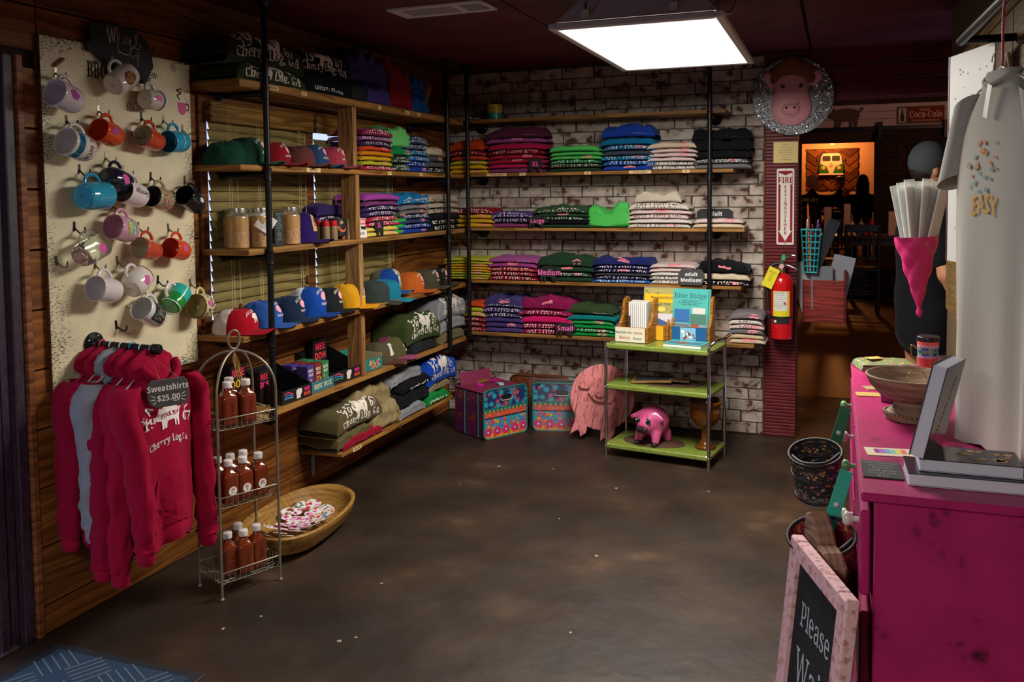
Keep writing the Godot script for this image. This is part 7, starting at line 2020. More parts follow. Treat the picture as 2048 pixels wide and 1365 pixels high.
	part(rt, "indicator", nb().box(v3(-0.02, 0.018, 0.0405), v3(0.004, 0.004, 0.001)), mat("led_green", C("40ff60"), 0.5, {"emis": C("60ff40"), "ee": 1.0}))
	for k in 4: part(rt, "plug", nb().box(v3(-0.01 + k * 0.015, 0.008, 0.043), v3(0.008, 0.007, 0.006), 0.001), mat("plug", C("c9c0b0"), 0.4))
	part(rt, "cable", nb().tube(bez([v3(-0.02, 0.004, 0.044), v3(-0.03, -0.03, 0.075), v3(-0.035, -0.075, 0.078)]), 0.0022, 6), mat("cable_white", C("b8b2a8"), 0.5))
	for s in [-1.0, 1.0]: part(rt, "antenna", nb().tube([v3(-0.01 + s * 0.012, 0.02, -0.03), v3(-0.01 + s * 0.045, 0.055, -0.03)], 0.002, 6), mat("black_plastic", C("18181a"), 0.35))

func build_post_items() -> void:
	# ---------- round glitter pig plaque
	var t := thing("pig_plaque", "round silver glitter plaque with a pink pig face", "plaque", "", v3(2.288, 2.069, 0.030), rx(0.03))
	var R := 0.232
	var dm := nb(); dm.extrude(ell(R * 2, R * 2, 64), 0.022, 0.003)
	part(t, "disc", dm, mat("glitter_base", C("6f7478"), 0.45, {"metal": 0.6}))
	var face := PackedVector2Array()
	for k in 40:
		var a := TAU * k / 40
		var w := 0.56 - 0.17 * maxf(0.0, sin(a))
		face.append(v2(cos(a) * w - 0.03, sin(a) * (0.60 if sin(a) > 0 else 0.57) - 0.17) * R)
	var gl := nb()
	for k in 3600:
		var a := rng.randf() * TAU
		var r := sqrt(rng.randf()) * R * 0.985
		var p := v2(cos(a), sin(a)) * r
		if Geometry2D.is_point_in_polygon(p, face) or (p.y > R * 0.45 and absf(p.x) < R * 0.5): continue
		gl.xf = Transform3D(ry(rng.randf_range(-.75, .75)) * rx(rng.randf_range(-.75, .75)) * rz(rng.randf() * 6.0), v3(p.x, p.y, 0.0125))
		var s := rng.randf_range(0.0016, 0.0034)
		gl.quad(v3(-s, -s, 0), v3(s, -s, 0), v3(s, s, 0), v3(-s, s, 0))
	part(t, "glitter", gl, mat("glitter", C("d8dcde"), 0.18, {"metal": 1.0})).set_meta("kind", "stuff")
	var pink := mat("plaque_pink", C("dc9aa0"), 0.45)
	var pink2 := pink
	var hair := mat("plaque_hair", C("a05c30"), 0.6, {"tex": noise("hair_v", 0.05, [[0.0, "7a6a5a"], [1.0, "ffffff"]], FastNoiseLite.TYPE_SIMPLEX, 3, 256, 2), "ts": 8.0})
	part(t, "hair", nets([[v3(-0.09, 0.125, 0.012), v3(0.0, 0.165, 0.014), 0.055, 0.058, v3(1, 1, 0.35)], [v3(0.0, 0.165, 0.014), v3(0.085, 0.13, 0.012), 0.058, 0.055, v3(1, 1, 0.35)]], 0.02, 0.010), hair)
	part(t, "face", nets([[v3(-0.01, 0.07, 0.014), v3(-0.007, -0.06, 0.016), 0.092, 0.118, v3(1, 1, 0.28)]], 0.02, 0.009), pink)
	for s in [-1.0, 1.0]:
		part(t, "ear", nets([[v3(s * 0.135 - 0.0, 0.115, 0.016), v3(s * 0.120, 0.075, 0.016), 0.034, 0.024, v3(1, 1, 0.35)]], 0.02, 0.008), pink)
		part(t, "inner_ear", nets([[v3(s * 0.118, 0.108, 0.024), v3(s * 0.112, 0.080, 0.024), 0.016, 0.012, v3(1, 1, 0.4)]], 0.01, 0.006), hair)
		part(t, "eye_white", nets([[v3(s * 0.052 - 0.003, 0.056, 0.036), v3(s * 0.052 - 0.003, 0.0562, 0.036), 0.020, 0.020, v3(1, 1, 0.5)]], 0.01, 0.005), mat("plaque_eyewhite", C("c0aeae"), 0.4))
		part(t, "eye", nets([[v3(s * 0.051 - 0.003, 0.055, 0.045), v3(s * 0.051 - 0.003, 0.0552, 0.045), 0.012, 0.012, v3(1, 1, 0.5)]], 0.01, 0.004), mat("eye_dark", C("14100f"), 0.2))
	part(t, "snout", nets([[v3(-0.03, -0.078, 0.046), v3(0.010, -0.078, 0.046), 0.034, 0.034, v3(1, 1, 0.5)]], 0.012, 0.007), pink2)
	for s in [-1.0, 1.0]: part(t, "nostril", nb().extrude(ell(0.013, 0.015, 14), 0.002), tint("1a1012")).transform = mv(v3(-0.010 + s * 0.023, -0.070, 0.0635))
	part(t, "beauty_spot", nb().extrude(ell(0.007, 0.007, 10), 0.002), tint("1a1012")).transform = mv(v3(0.034, -0.045, 0.050))
	part(t, "mouth", nb().tube(bez([v3(-0.055, -0.098, 0.052), v3(-0.030, -0.118, 0.052), v3(0.004, -0.119, 0.052), v3(0.030, -0.102, 0.052)]), 0.0035, 6), pink2)
	# ---------- gold notice and fire sign
	var n := thing("gold_notice", "small gold lettered notice on the red post under the pig plaque", "notice", "", v3(2.249, 1.738, 0.0085))
	part(n, "plate", nb().box(Vector3.ZERO, v3(0.142, 0.128, 0.002), 0.0008), mat("gold_card", C("a8975c"), 0.45, {"metal": 0.3}))
	var nt := PackedVector2Array()
	for k in 7: nt.append_array(moved(text2(["NOTICE", "no person under age", "may be served here", "please have your card", "ready when asked", "thank you", "the management"][k], 0.006, "sans", false), v2(0, 0.044 - k * 0.0145)))
	part(n, "lettering", flat(nt, mv(v3(0, 0, 0.0013))), tint("5a4e2a"))
	var s := thing("fire_sign", "tall white and red fire extinguisher sign with an arrow", "sign", "", v3(2.249, 1.411, 0.0085))
	var pl := nb(); pl.extrude(rrect(0.101, 0.46, 0.010), 0.0025, 0.0006)
	part(s, "plate", pl, mat("sign_enamel", C("d8d4cc"), 0.3))
	var redm := tint("8e1420")
	# red border, arrow
	var P := func(z: float) -> Transform3D: return mv(v3(0, 0, z))
	part(s, "red_field", flat(poly2(rrect(0.082, 0.432, 0.004)), P.call(0.0016)), redm)
	part(s, "arrow", flat(poly2(pv([v2(0, -.208), v2(-.038, -.145), v2(-.028, -.145), v2(-.028, .135), v2(-.038, .135), v2(-.038, .205), v2(0, .19), v2(.038, .205), v2(.038, .135), v2(.028, .135), v2(.028, -.145), v2(.038, -.145)])), P.call(0.0021)), tint("dcd8d0"))
	part(s, "lettering", flat(moved(text2("FIRE", 0.036, "sans", true, 0.82), v2(0, 0.160)), P.call(0.0026)), redm)
	var word := "EXTINGUISHER"
	for k in word.length():
		part(s, "lettering", flat(moved(text2(word[k], 0.019, "sans", true), v2(0, 0.118 - k * 0.0252)), P.call(0.0026)), redm)
	for y in [-0.222, 0.222]: part(s, "screw", nb().extrude(ell(0.006, 0.006, 10), 0.003), tint("3a3230")).transform = mv(v3(0, y, 0.002))
	# ---------- fire extinguisher
	var e := thing("fire_extinguisher", "red fire extinguisher with a yellow tag hung on the post", "fire extinguisher", "", v3(2.237, 0.620, 0.088))
	var rp := mat("extinguisher_red", C("c01218"), 0.22, {"coat": 0.6})
	part(e, "cylinder", nb().lathe([v2(0, 0.0), v2(0.058, 0.0), v2(0.0625, 0.006), v2(0.064, 0.012), v2(0.064, 0.335), v2(0.060, 0.362), v2(0.045, 0.384), v2(0.024, 0.395), v2(0.018, 0.400)], 36), rp)
	var chrome := mat("chrome", C("c8c8cc"), 0.12, {"metal": 1.0})
	part(e, "neck", nb().lathe([v2(0.018, 0.396), v2(0.020, 0.40), v2(0.020, 0.425), v2(0.014, 0.43), v2(0.014, 0.455), v2(0, 0.457)], 18), mat("brass", C("a88a50"), 0.3, {"metal": 0.9}))
	part(e, "valve", nb().box(v3(0, 0.448, 0.0), v3(0.034, 0.03, 0.03), 0.006), chrome)
	part(e, "lever", nb().tube(bez([v3(-0.012, 0.462, 0.0), v3(0.02, 0.486, 0.01), v3(0.05, 0.502, 0.016), v3(0.075, 0.502, 0.02)]), 0.0065, 8), chrome)
	part(e, "carry_handle", nb().tube(bez([v3(0.0, 0.447, 0.008), v3(0.035, 0.444, 0.018), v3(0.065, 0.432, 0.024), v3(0.092, 0.418, 0.028)]), 0.0065, 8), chrome)
	part(e, "green_seal", nb().box(v3(0.008, 0.490, 0.012), v3(0.022, 0.034, 0.008), 0.002, rz(-0.15)), mat("seal_green", C("2f9a5a"), 0.5))
	part(e, "gauge", nb().tube([v3(-0.002, 0.438, 0.012), v3(-0.002, 0.438, 0.026)], 0.014, 16), mat("gauge", C("c9a8a0"), 0.3))
	part(e, "hose", nb().tube(bez([v3(-0.012, 0.452, 0.004), v3(-0.05, 0.446, 0.008), v3(-0.078, 0.40, 0.012), v3(-0.083, 0.30, 0.014), v3(-0.078, 0.20, 0.016), v3(-0.070, 0.14, 0.016)]), 0.0115, 10), mat("black_rubber", C("141416"), 0.5))
	part(e, "nozzle", nb().tube([v3(-0.0715, 0.155, 0.016), v3(-0.070, 0.130, 0.016), v3(-0.067, 0.085, 0.014)], [0.013, 0.0135, 0.009], 12), mat("black_rubber", C("141416"), 0.5))
	part(e, "hose_ferrule", nb().tube([v3(-0.0725, 0.168, 0.016), v3(-0.0715, 0.150, 0.016)], 0.0132, 12), chrome)
	var cyl := func(p: Vector2) -> Vector3:
		var th := PI / 2 - p.x / 0.065
		return v3(cos(th) * 0.0647, 0.19 + p.y, sin(th) * 0.0647)
	var cyl2 := func(p: Vector2) -> Vector3:
		var th := PI / 2 - p.x / 0.065
		return v3(cos(th) * 0.0652, 0.19 + p.y, sin(th) * 0.0652)
	part(e, "label_yellow", nb().lay(finer(moved(poly2(rect(0.105, 0.165)), v2(0.0, 0.02)), 0.012), cyl), tint("d8c81c"))
	part(e, "label_white", nb().lay(finer(moved(poly2(rect(0.082, 0.115)), v2(-0.004, 0.043)), 0.012), cyl2), tint("d4d2cc"))
	part(e, "label_black", nb().lay(finer(moved(poly2(rect(0.105, 0.030)), v2(0.0, -0.078)), 0.012), cyl2), tint("1c1a1e"))
	var cyl3 := func(p: Vector2) -> Vector3:
		var th := PI / 2 - p.x / 0.065
		return v3(cos(th) * 0.0657, 0.19 + p.y, sin(th) * 0.0657)
	var lt := PackedVector2Array()
	for k in 8: lt.append_array(moved(text2(["INSTRUCTIONS", "1. pull pin, hold", "unit upright", "2. aim at base", "of fire, stand back", "3. squeeze lever", "sweep side to side", "from 8 feet"][k], 0.0056, "sans", k == 0), v2(-0.012, 0.092 - k * 0.0128)))
	part(e, "lettering", nb().lay(lt, cyl3), tint("2e2a2a"))
	part(e, "label_mark", nb().lay(finer(moved(poly2(ell(0.012, 0.02, 10)), v2(0.022, 0.03), 0.5), 0.012), cyl3), tint("b02a24"))
	part(e, "label_ring", nb().lay(finer(moved(poly2(ell(0.018, 0.018, 14)), v2(-0.036, -0.078)), 0.012), cyl3), tint("d8d4d0"))
	var strap := nb()
	strap.lathe([v2(0.0655, 0.128), v2(0.0668, 0.130), v2(0.0668, 0.140), v2(0.0655, 0.142)], 32)
	part(e, "strap", strap, mat("black_rubber", C("141416"), 0.5))
	part(e, "wall_bracket", nb().box(v3(0, 0.24, -0.072), v3(0.05, 0.36, 0.014), 0.003), mat("dark_metal", C("2a2a2c"), 0.4, {"metal": 0.9}))
	var tag := part(e, "inspection_tag", nb().box(Vector3.ZERO, v3(0.066, 0.125, 0.001)), mat("tag_yellow", C("d8cc1e"), 0.6))
	tag.transform = Transform3D(ry(-0.2) * rz(-0.42), v3(-0.062, 0.372, 0.052))
	part(tag, "lettering", flat(moved(text2("INSPECTED", 0.007, "sans", true), v2(0, 0.035)) , mv(v3(0, 0, 0.0009))), tint("4a4416"))
	part(tag, "stamp", flat(moved(stroke([v2(0, -.02), v2(0, .022)], 0.02), Vector2.ZERO), mv(v3(0, 0, 0.0007))), tint("c0b418"))
	part(tag, "eyelet", nb().tube([v3(0, 0.055, 0), v3(0.03, 0.075, -0.01)], 0.0009, 5), mat("cable_white", C("b8b2a8"), 0.5))
	# ---------- teal pen basket and red literature box beyond the post
	var b := thing("pen_basket", "teal perforated plastic basket of pens hung beside the red post", "basket", "", v3(2.395, 1.01, -0.10))
	var tp := mat("teal_plastic", C("1f9a9c"), 0.4)
	for sd in 4:
		var g := nb()
		var bs := ry(sd * PI / 2)
		var w0 := 0.036; var w1 := 0.056
		# lattice of bars: uprights and levels leave round gaps
		for k in 5:
			var f := (k / 4.0 - 0.5) * 2.0
			g.tube([bs * v3(f * w0, 0.0, w0), bs * v3(f * w1, 0.26, w1)], 0.0042, 5)
		for k in 8:
			var y := k / 7.0
			var w := lerpf(w0, w1, y)
			g.tube([bs * v3(-w, y * 0.26, w), bs * v3(w, y * 0.26, w)], 0.0055 if k in [0, 7] else 0.0042, 5)
		part(b, "side_lattice", g, tp)
	part(b, "bottom", nb().box(v3(0, 0.002, 0), v3(0.072, 0.004, 0.072), 0.001), tp)
	var pc := ["2a2a30", "6a3a8a", "c85a2a", "2a5a8a", "d8d0c8", "4a4a50", "8a2a4a"]
	for k in 7:
		var o := thing("pen", "%s pen standing in the teal basket" % ["black", "purple", "copper", "blue", "white", "grey", "berry"][k], "pen", "pens in the teal basket", v3(2.395 + cos(k * 0.9) * 0.025, 1.02, -0.10 + sin(k * 0.9) * 0.025), rz(rng.randf_range(-.12, .06)) * rx(rng.randf_range(-.1, .1)))
		part(o, "barrel", nb().tube([Vector3.ZERO, v3(0, 0.27 + 0.03 * (k % 3) + (0.07 if k == 2 else 0.0), 0)], 0.0055, 8), mat("pen_" + pc[k], C(pc[k]), 0.35))
		part(o, "tip", nb().tube([v3(0, 0.27 + 0.03 * (k % 3) + (0.07 if k == 2 else 0.0), 0), v3(0, 0.285 + 0.03 * (k % 3) + (0.07 if k == 2 else 0.0), 0)], [0.0045, 0.002], 8), chrome)
	solo("menu_board", nb().box(v3(0, 0.15, 0), v3(0.075, 0.30, 0.006), 0.002), mat("menu_dark", C("2a2c2e"), 0.5), "dark menu card leaning in the teal basket", "menu", "", v3(2.42, 1.05, -0.098), rz(-0.38) * ry(0.3))
	var lb := thing("literature_box", "red wooden literature box holding grey leaflets beside the doorway", "box", "", v3(2.475, 0.70, -0.16), ry(-0.06))
	var lr := wood("box_red", "a03a34", 0.6, 2.0)
	part(lb, "front", nb().box(v3(0, 0.13, 0.06), v3(0.235, 0.26, 0.014), 0.003), lr)
	for sx in [-1.0, 1.0]: part(lb, "side", nb().box(v3(sx * 0.118, 0.16 if sx > 0 else 0.13, -0.005), v3(0.014, 0.32 if sx > 0 else 0.26, 0.12), 0.003), lr)
	part(lb, "back", nb().box(v3(0, 0.15, -0.062), v3(0.22, 0.30, 0.012), 0.003), lr)
	part(lb, "bottom", nb().box(v3(0, 0.007, 0), v3(0.22, 0.012, 0.11), 0.002), lr)
	for k in 3:
		solo("leaflet", nb().box(v3(0, 0.20, 0), v3(0.13, 0.40 - k * 0.07, 0.004), 0.001), mat("leaflet_%d" % k, C(["8a8f96", "b8c4cc", "6f757c"][k]), 0.5), ["tall grey leaflet in the red literature box", "pale blue leaflet at the box front", "dark grey leaflet leaning aside in the red box"][k], "leaflet", "leaflets in the red box", v3(2.475 + [0.03, -0.05, -0.01][k], 0.715, -0.17 + k * 0.03), rz([-0.22, 0.3, 0.02][k]) * ry(0.2))

func floral(key: String, base: String, seed_: int) -> StandardMaterial3D:
	var W := 160
	var im := Image.create(W, W, false, Image.FORMAT_RGB8)
	im.fill(C(base))
	var r := RandomNumberGenerator.new(); r.seed = seed_
	var pal := [C("c8484a"), C("d89a3a"), C("4a8a5a"), C("4a5aa8"), C("b05a9a"), C("d8c8b0")]
	for k in 130:
		var x := r.randi() % W; var y := r.randi() % W; var rad := r.randi_range(2, 6); var c: Color = pal[r.randi() % 6]
		for yy in range(-rad, rad + 1):
			for xx in range(-rad, rad + 1):
				var d := v2(xx, yy).length()
				if d <= rad * (0.75 + 0.25 * cos(atan2(yy, xx) * 5.0)): im.set_pixel((x + xx + W) % W, (y + yy + W) % W, c if d > 1.3 else C("e8d070"))
	return mat(key, Color.WHITE, 0.5, {"tex": ImageTexture.create_from_image(im), "ts": 7.0})

func build_dresser() -> void:
	var mag := mat("magenta_paint", C("b4206a"), 0.4, {"tex": noise("magenta_wear", 0.012, [[0.0, "5a4450"], [0.10, "a89aa2"], [0.22, "e8e0e4"], [1.0, "ffffff"]], FastNoiseLite.TYPE_SIMPLEX, 5, 512, 61), "ts": 1.1, "spec": 0.5})
	var dk := mag
	var o := v3(2.595, 0, 3.0)
	var t := thing("dresser", "worn magenta painted dresser with glass knobs", "dresser", "", o)
	part(t, "top", nb().box(v3(0.205, 0.8905, -0.005), v3(0.415, 0.019, 1.435), 0.004), mag)
	part(t, "end_panel", nb().box(v3(0.215, 0.445, 0.698), v3(0.385, 0.87, 0.020), 0.003), dk)
	part(t, "end_panel", nb().box(v3(0.215, 0.445, -0.708), v3(0.385, 0.87, 0.020), 0.003), dk)
	part(t, "back_panel", nb().box(v3(0.400, 0.445, -0.005), v3(0.012, 0.87, 1.385), 0.002), dk)
	part(t, "bottom", nb().box(v3(0.215, 0.05, -0.005), v3(0.36, 0.02, 1.385), 0.002), dk)
	for y in [0.40, 0.66]: part(t, "rail", nb().box(v3(0.03, y, -0.005), v3(0.02, 0.03, 1.385), 0.002), dk)
	var knob := [mat("knob_green", C("4f9a5e"), 0.15, {"coat": 0.8}), mat("knob_white", C("c9d2c4"), 0.15, {"coat": 0.8})]
	var kc := 0
	for row in 3:
		for col in 2:
			var y: float = [0.21, 0.53, 0.765][row]; var h: float = [0.33, 0.235, 0.185][row]
			var d := part(t, "drawer", nb().box(v3(0.008, y, -0.352 + col * 0.692), v3(0.020, h - 0.008, 0.682), 0.004), mag)
			for q in [-0.2, 0.2]:
				var k := nb(); k.xf = Transform3D(rz(PI / 2), v3(-0.002, y + h * 0.1, -0.352 + col * 0.692 + q))
				k.lathe([v2(0.006, 0.0), v2(0.006, 0.012), v2(0.015, 0.018), v2(0.017, 0.026), v2(0.010, 0.033), v2(0, 0.034)], 14)
				part(d, "knob", k, knob[kc % 2]); kc += 1
	var Y := 0.9005
	# ---------- pedestal bowl with trinkets
	var b := thing("pedestal_bowl", "whitewashed wooden pedestal bowl with beaded foot on the dresser", "bowl", "", v3(2.735, Y, 3.06))
	var ww := mat("whitewash", C("b99a80"), 0.65, {"tex": grain(), "ts": 2.0})
	part(b, "bowl", nb().lathe([v2(0.03, 0.052), v2(0.060, 0.054), v2(0.085, 0.066), v2(0.108, 0.092), v2(0.117, 0.112), v2(0.118, 0.117), v2(0.112, 0.118), v2(0.100, 0.100), v2(0.075, 0.080), v2(0, 0.074)], 44), ww)
	part(b, "foot", nb().lathe([v2(0, 0), v2(0.068, 0.0), v2(0.070, 0.004), v2(0.070, 0.014), v2(0.064, 0.020), v2(0.052, 0.028), v2(0.046, 0.038), v2(0.050, 0.048), v2(0.040, 0.054)], 36), ww)
	for k in 40:
		var bd := nb(); bd.xf.origin = v3(cos(TAU * k / 40) * 0.0695, 0.017, sin(TAU * k / 40) * 0.0695)
		bd.lathe([v2(0, -0.0052), v2(0.0040, -0.003), v2(0.0052, 0), v2(0.0040, 0.003), v2(0, 0.0052)], 8)
		part(b, "bead", bd, ww)
	for k in 8:
		var s := thing("trinket", "small %s enamel trinket lying in the pedestal bowl" % ["navy", "white", "violet", "red", "gold", "teal", "black", "pink"][k], "trinket", "trinkets in the pedestal bowl", v3(2.735 + cos(k * 2.1) * 0.03 - 0.012, Y + 0.082, 3.06 + sin(k * 2.1) * 0.032), ry(k) * rx(-1.2))
		var col: String = ["2a3060", "d8d8e0", "5a4a8a", "a82a3a", "b8903a", "2a8a8a", "202024", "c86a9a"][k]
		part(s, "charm", nb().extrude(PackedVector2Array(_ragged(0.026, 0.02, k)), 0.003, 0.0008), mat("charm_" + col, C(col), 0.2, {"coat": 0.5}))
	var gl := thing("bracelet", "thin gold bangle standing among the trinkets", "bracelet", "", v3(2.745, Y + 0.076, 3.06), ry(0.3) * rx(-0.2))
	var ring := []
	for k in 24: ring.append(v3(cos(TAU * k / 24) * 0.026, 0.026 + sin(TAU * k / 24) * 0.026, 0))
	part(gl, "hoop", nb().tube(ring, 0.0014, 6, false, true), mat("gold", C("b89450"), 0.25, {"metal": 1.0}))
	# ---------- zip pouch, tumbler, tray, boxes
	var fl := floral("floral_pouch", "6a7a4a", 3)
	var zp := thing("zip_pouch", "flowered zip pouch lying at the far dresser edge", "pouch", "", v3(2.70, Y, 2.36), ry(0.25))
	part(zp, "body", nb().grid(20, 22, fold_surf(0.19, 0.13, 0.028, 0.003, 0.15, 2, 4.0), false, true), fl)
	part(zp, "price_tag", nb().box(v3(-0.03, 0.031, -0.02), v3(0.05, 0.0012, 0.035), 0.0, ry(0.3)), mat("tag_tan", C("c9a85a"), 0.6))
	part(zp, "zip", nb().tube([v3(-0.09, 0.018, 0.062), v3(0.09, 0.018, 0.062)], 0.003, 6), mat("zip", C("3a1a34"), 0.5))
	var tm := thing("travel_tumbler", "coral folk-print travel tumbler with a black lid", "tumbler", "", v3(2.815, Y, 2.54))
	var bands := [["d8584a", 0.0, 0.05], ["c8403a", 0.05, 0.075], ["b090b8", 0.075, 0.083], ["6a9a80", 0.083, 0.108], ["c0a0b8", 0.108, 0.116], ["e0685a", 0.116, 0.128]]
	for q in bands: part(tm, "band", nb().lathe([v2(0.027 + q[1] * 0.04, q[1]), v2(0.027 + q[2] * 0.04, q[2])], 26), mat("band_" + q[0], C(q[0]), 0.3))
	part(tm, "base", nb().lathe([v2(0, 0.0003), v2(0.027, 0.0003)], 20), mat("band_d8584a", C("d8584a"), 0.3))
	var cy := func(p: Vector2) -> Vector3:
		var R := 0.0275 + (p.y + 0.06) * 0.04
		var th := PI / 2 - p.x / R
		return v3(cos(th) * (R + 0.0006), p.y + 0.06, sin(th) * (R + 0.0006))
	part(tm, "flower_print", nb().lay(moved(dots(0.07, 0.02, 12, 5, 0.010), v2(0, 0.035)), cy), tint("2a4a9a"))
	part(tm, "flower_print", nb().lay(moved(dots(0.07, 0.04, 12, 6, 0.009), v2(0, -0.03)), cy), tint("4a3a9a"))
	part(tm, "flower_print", nb().lay(moved(dots(0.07, 0.10, 18, 7, 0.006), v2(0, 0.0)), cy), tint("c02a5a"))
	part(tm, "lid", nb().lathe([v2(0.0325, 0.127), v2(0.0335, 0.129), v2(0.0335, 0.140), v2(0.031, 0.143), v2(0, 0.143)], 26), mat("black_plastic", C("18181a"), 0.35))
	part(tm, "handle_loop", nb().tube(bez([v3(-0.03, 0.10, 0), v3(-0.046, 0.112, 0), v3(-0.050, 0.10, 0), v3(-0.048, 0.08, 0)]), 0.002, 6), mat("gold", C("b89450"), 0.25, {"metal": 1.0}))
	var ac := thing("clear_tray", "small clear acrylic tray beside the tumbler", "tray", "", v3(2.775, Y, 2.50), ry(0.2))
	for q in [[v3(0, 0.018, 0.035), v3(0.06, 0.036, 0.003)], [v3(0, 0.018, -0.035), v3(0.06, 0.036, 0.003)], [v3(-0.03, 0.018, 0), v3(0.003, 0.036, 0.07)], [v3(0.03, 0.018, 0), v3(0.003, 0.036, 0.07)], [v3(0, 0.0015, 0), v3(0.06, 0.003, 0.07)]]:
		part(ac, "panel", nb().box(q[0], q[1], 0.0008), mat("acrylic", C("d0dce0"), 0.05, {"alpha": 0.15}))
	var bx := [[v3(2.865, Y, 2.52), v3(0.09, 0.022, 0.06), "b86a3a", 0.3, "copper coloured flat gift box beside the tumbler"], [v3(2.855, Y + 0.0225, 2.53), v3(0.075, 0.02, 0.06), "8a5a9a", 0.2, "purple gift box stacked on the copper one"], [v3(2.865, Y + 0.043, 2.55), v3(0.09, 0.012, 0.04), "d8ccb0", 0.35, "white and tan printed box on top of the purple one"], [v3(2.80, Y, 2.70), v3(0.11, 0.022, 0.03), "d0b88a", -0.5, "long cream carton behind the pedestal bowl"], [v3(2.84, Y, 2.66), v3(0.10, 0.03, 0.05), "8a3a5a", -0.4, "plum carton behind the pedestal bowl"], [v3(2.885, Y, 2.74), v3(0.06, 0.05, 0.10), "d8c8c0", 0.1, "white striped soap carton beside the standing book"], [v3(2.68, Y, 2.84), v3(0.03, 0.04, 0.09), "8a1f5e", 0.0, "small magenta box behind the bowl foot"]]
	for q in bx:
		var g := thing("gift_box", q[4], "box", "small cartons on the dresser", q[0], ry(q[3]))
		cbox(g, "carton", v3(0, q[1].y / 2, 0), q[1], q[2])
		part(g, "print", flat(dots(q[1].x * 0.7, q[1].z * 0.6, 10, int(q[0].z * 100), 0.008), Transform3D(rx(-PI / 2), v3(0, q[1].y + 0.0006, 0))), tint("5a3a4a"))
	for k in 3:
		solo("paper_card", nb().box(v3(0, 0.001, 0), v3(0.07, 0.002, 0.05)), mat("kraft_%d" % k, C(["a08a5a", "7a6a4a", "b89a4a"][k]), 0.7), ["tan folded card behind the pedestal bowl", "dark card under the tan card", "mustard card at the dresser edge beside the bowl"][k], "card", "loose cards on the dresser", v3([2.66, 2.70, 2.635][k], Y + [0.0, 0.0, 0.0][k], [2.70, 2.62, 2.80][k]), ry([0.3, -0.2, 0.1][k]))
	# ---------- postcard, chalk label
	var pc := thing("postcard", "cream postcard with rainbow pencils printed on it", "card", "", v3(2.662, Y, 3.405), ry(0.12))
	part(pc, "card", nb().box(v3(0, 0.0008, 0), v3(0.105, 0.0014, 0.062)), mat("card_ivory", C("ddd0ae"), 0.6))
	for k in 6: part(pc, "stripe_print", flat(poly2(rect(0.011, 0.032)), Transform3D(rx(-PI / 2), v3(-0.028 + k * 0.0115, 0.0019, -0.004))), tint(["8a2a9a", "a85ac0", "6a9ad0", "7ac0b8", "d8c848", "d86a6a"][k]))
	var cl := thing("chalk_label", "small black chalk-written label on the dresser corner", "label", "", v3(2.638, Y, 3.552), ry(0.02))
	part(cl, "slate", nb().box(v3(0, 0.0015, 0), v3(0.080, 0.003, 0.118), 0.0006), mat("slate", C("2b2c2f"), 0.85))
	var ct := PackedVector2Array()
	for k in 6: ct.append_array(moved(text2(["handmade", "wooden", "bowls", "and gifts", "local art", "$25"][k], 0.010, "serif", false), v2(0, 0.045 - k * 0.018)))
	part(cl, "chalk_writing", flat(ct, Transform3D(rx(-PI / 2), v3(0, 0.0033, 0))), tint("8f9294"))
	# ---------- books
	var pg := mat("pages_blue", C("c9ccdc"), 0.7)
	for k in 2:
		var bo := thing("large_book", ["large grey-covered book lying at the bottom on the dresser", "dark covered book lying on the large book"][k], "book", "big books on the dresser", v3([2.80, 2.80][k], Y + k * 0.0265, [3.575, 3.565][k]), ry([0.02, 0.0][k]))
		var w: float = [0.235, 0.19][k]; var d: float = [0.125, 0.11][k]
		part(bo, "pages", nb().box(v3(0, 0.013, 0), v3(w - 0.004, 0.022, d - 0.004), 0.001), pg)
		part(bo, "cover", nb().box(v3(0, 0.0252, 0), v3(w, 0.0016, d), 0.0005), mat("cover_night", C("23252e"), 0.2))
		part(bo, "cover", nb().box(v3(0, 0.0010, 0), v3(w, 0.0016, d), 0.0005), mat("cover_pale", C("a8a8b8"), 0.4))
		part(bo, "picture", flat(dots(w * 0.5, d * 0.6, 12, 4 + k, 0.02), Transform3D(rx(-PI / 2), v3(0.03, 0.0264, 0))), tint("8a6a3a"))
	var sb := thing("large_book", "dark covered book standing tilted on the flat books", "book", "big books on the dresser", v3(2.722, Y + 0.0535, 3.56), ry(1.2) * rx(0.22))
	part(sb, "pages", nb().box(v3(0, 0.10, 0), v3(0.125, 0.196, 0.026), 0.001), pg)
	for s in [-1.0, 1.0]: part(sb, "cover", nb().box(v3(0, 0.10, s * 0.0142), v3(0.13, 0.20, 0.0016), 0.0005), mat("cover_dim", C("4a4e58"), 0.3) if s < 0 else mat("cover_brown", C("3a2c20"), 0.15))
	part(sb, "lettering", flat(text2("GOLDEN DAYS", 0.014, "serif", true), Transform3D(rz(1.2), v3(0, 0.10, 0.0154))), tint("c8a040"))
	# ---------- things hung on the drawer knobs
	var tealm := mat("strap_teal", C("14a890"), 0.6)
	var greenm := mat("strap_green", C("0f6a44"), 0.6)
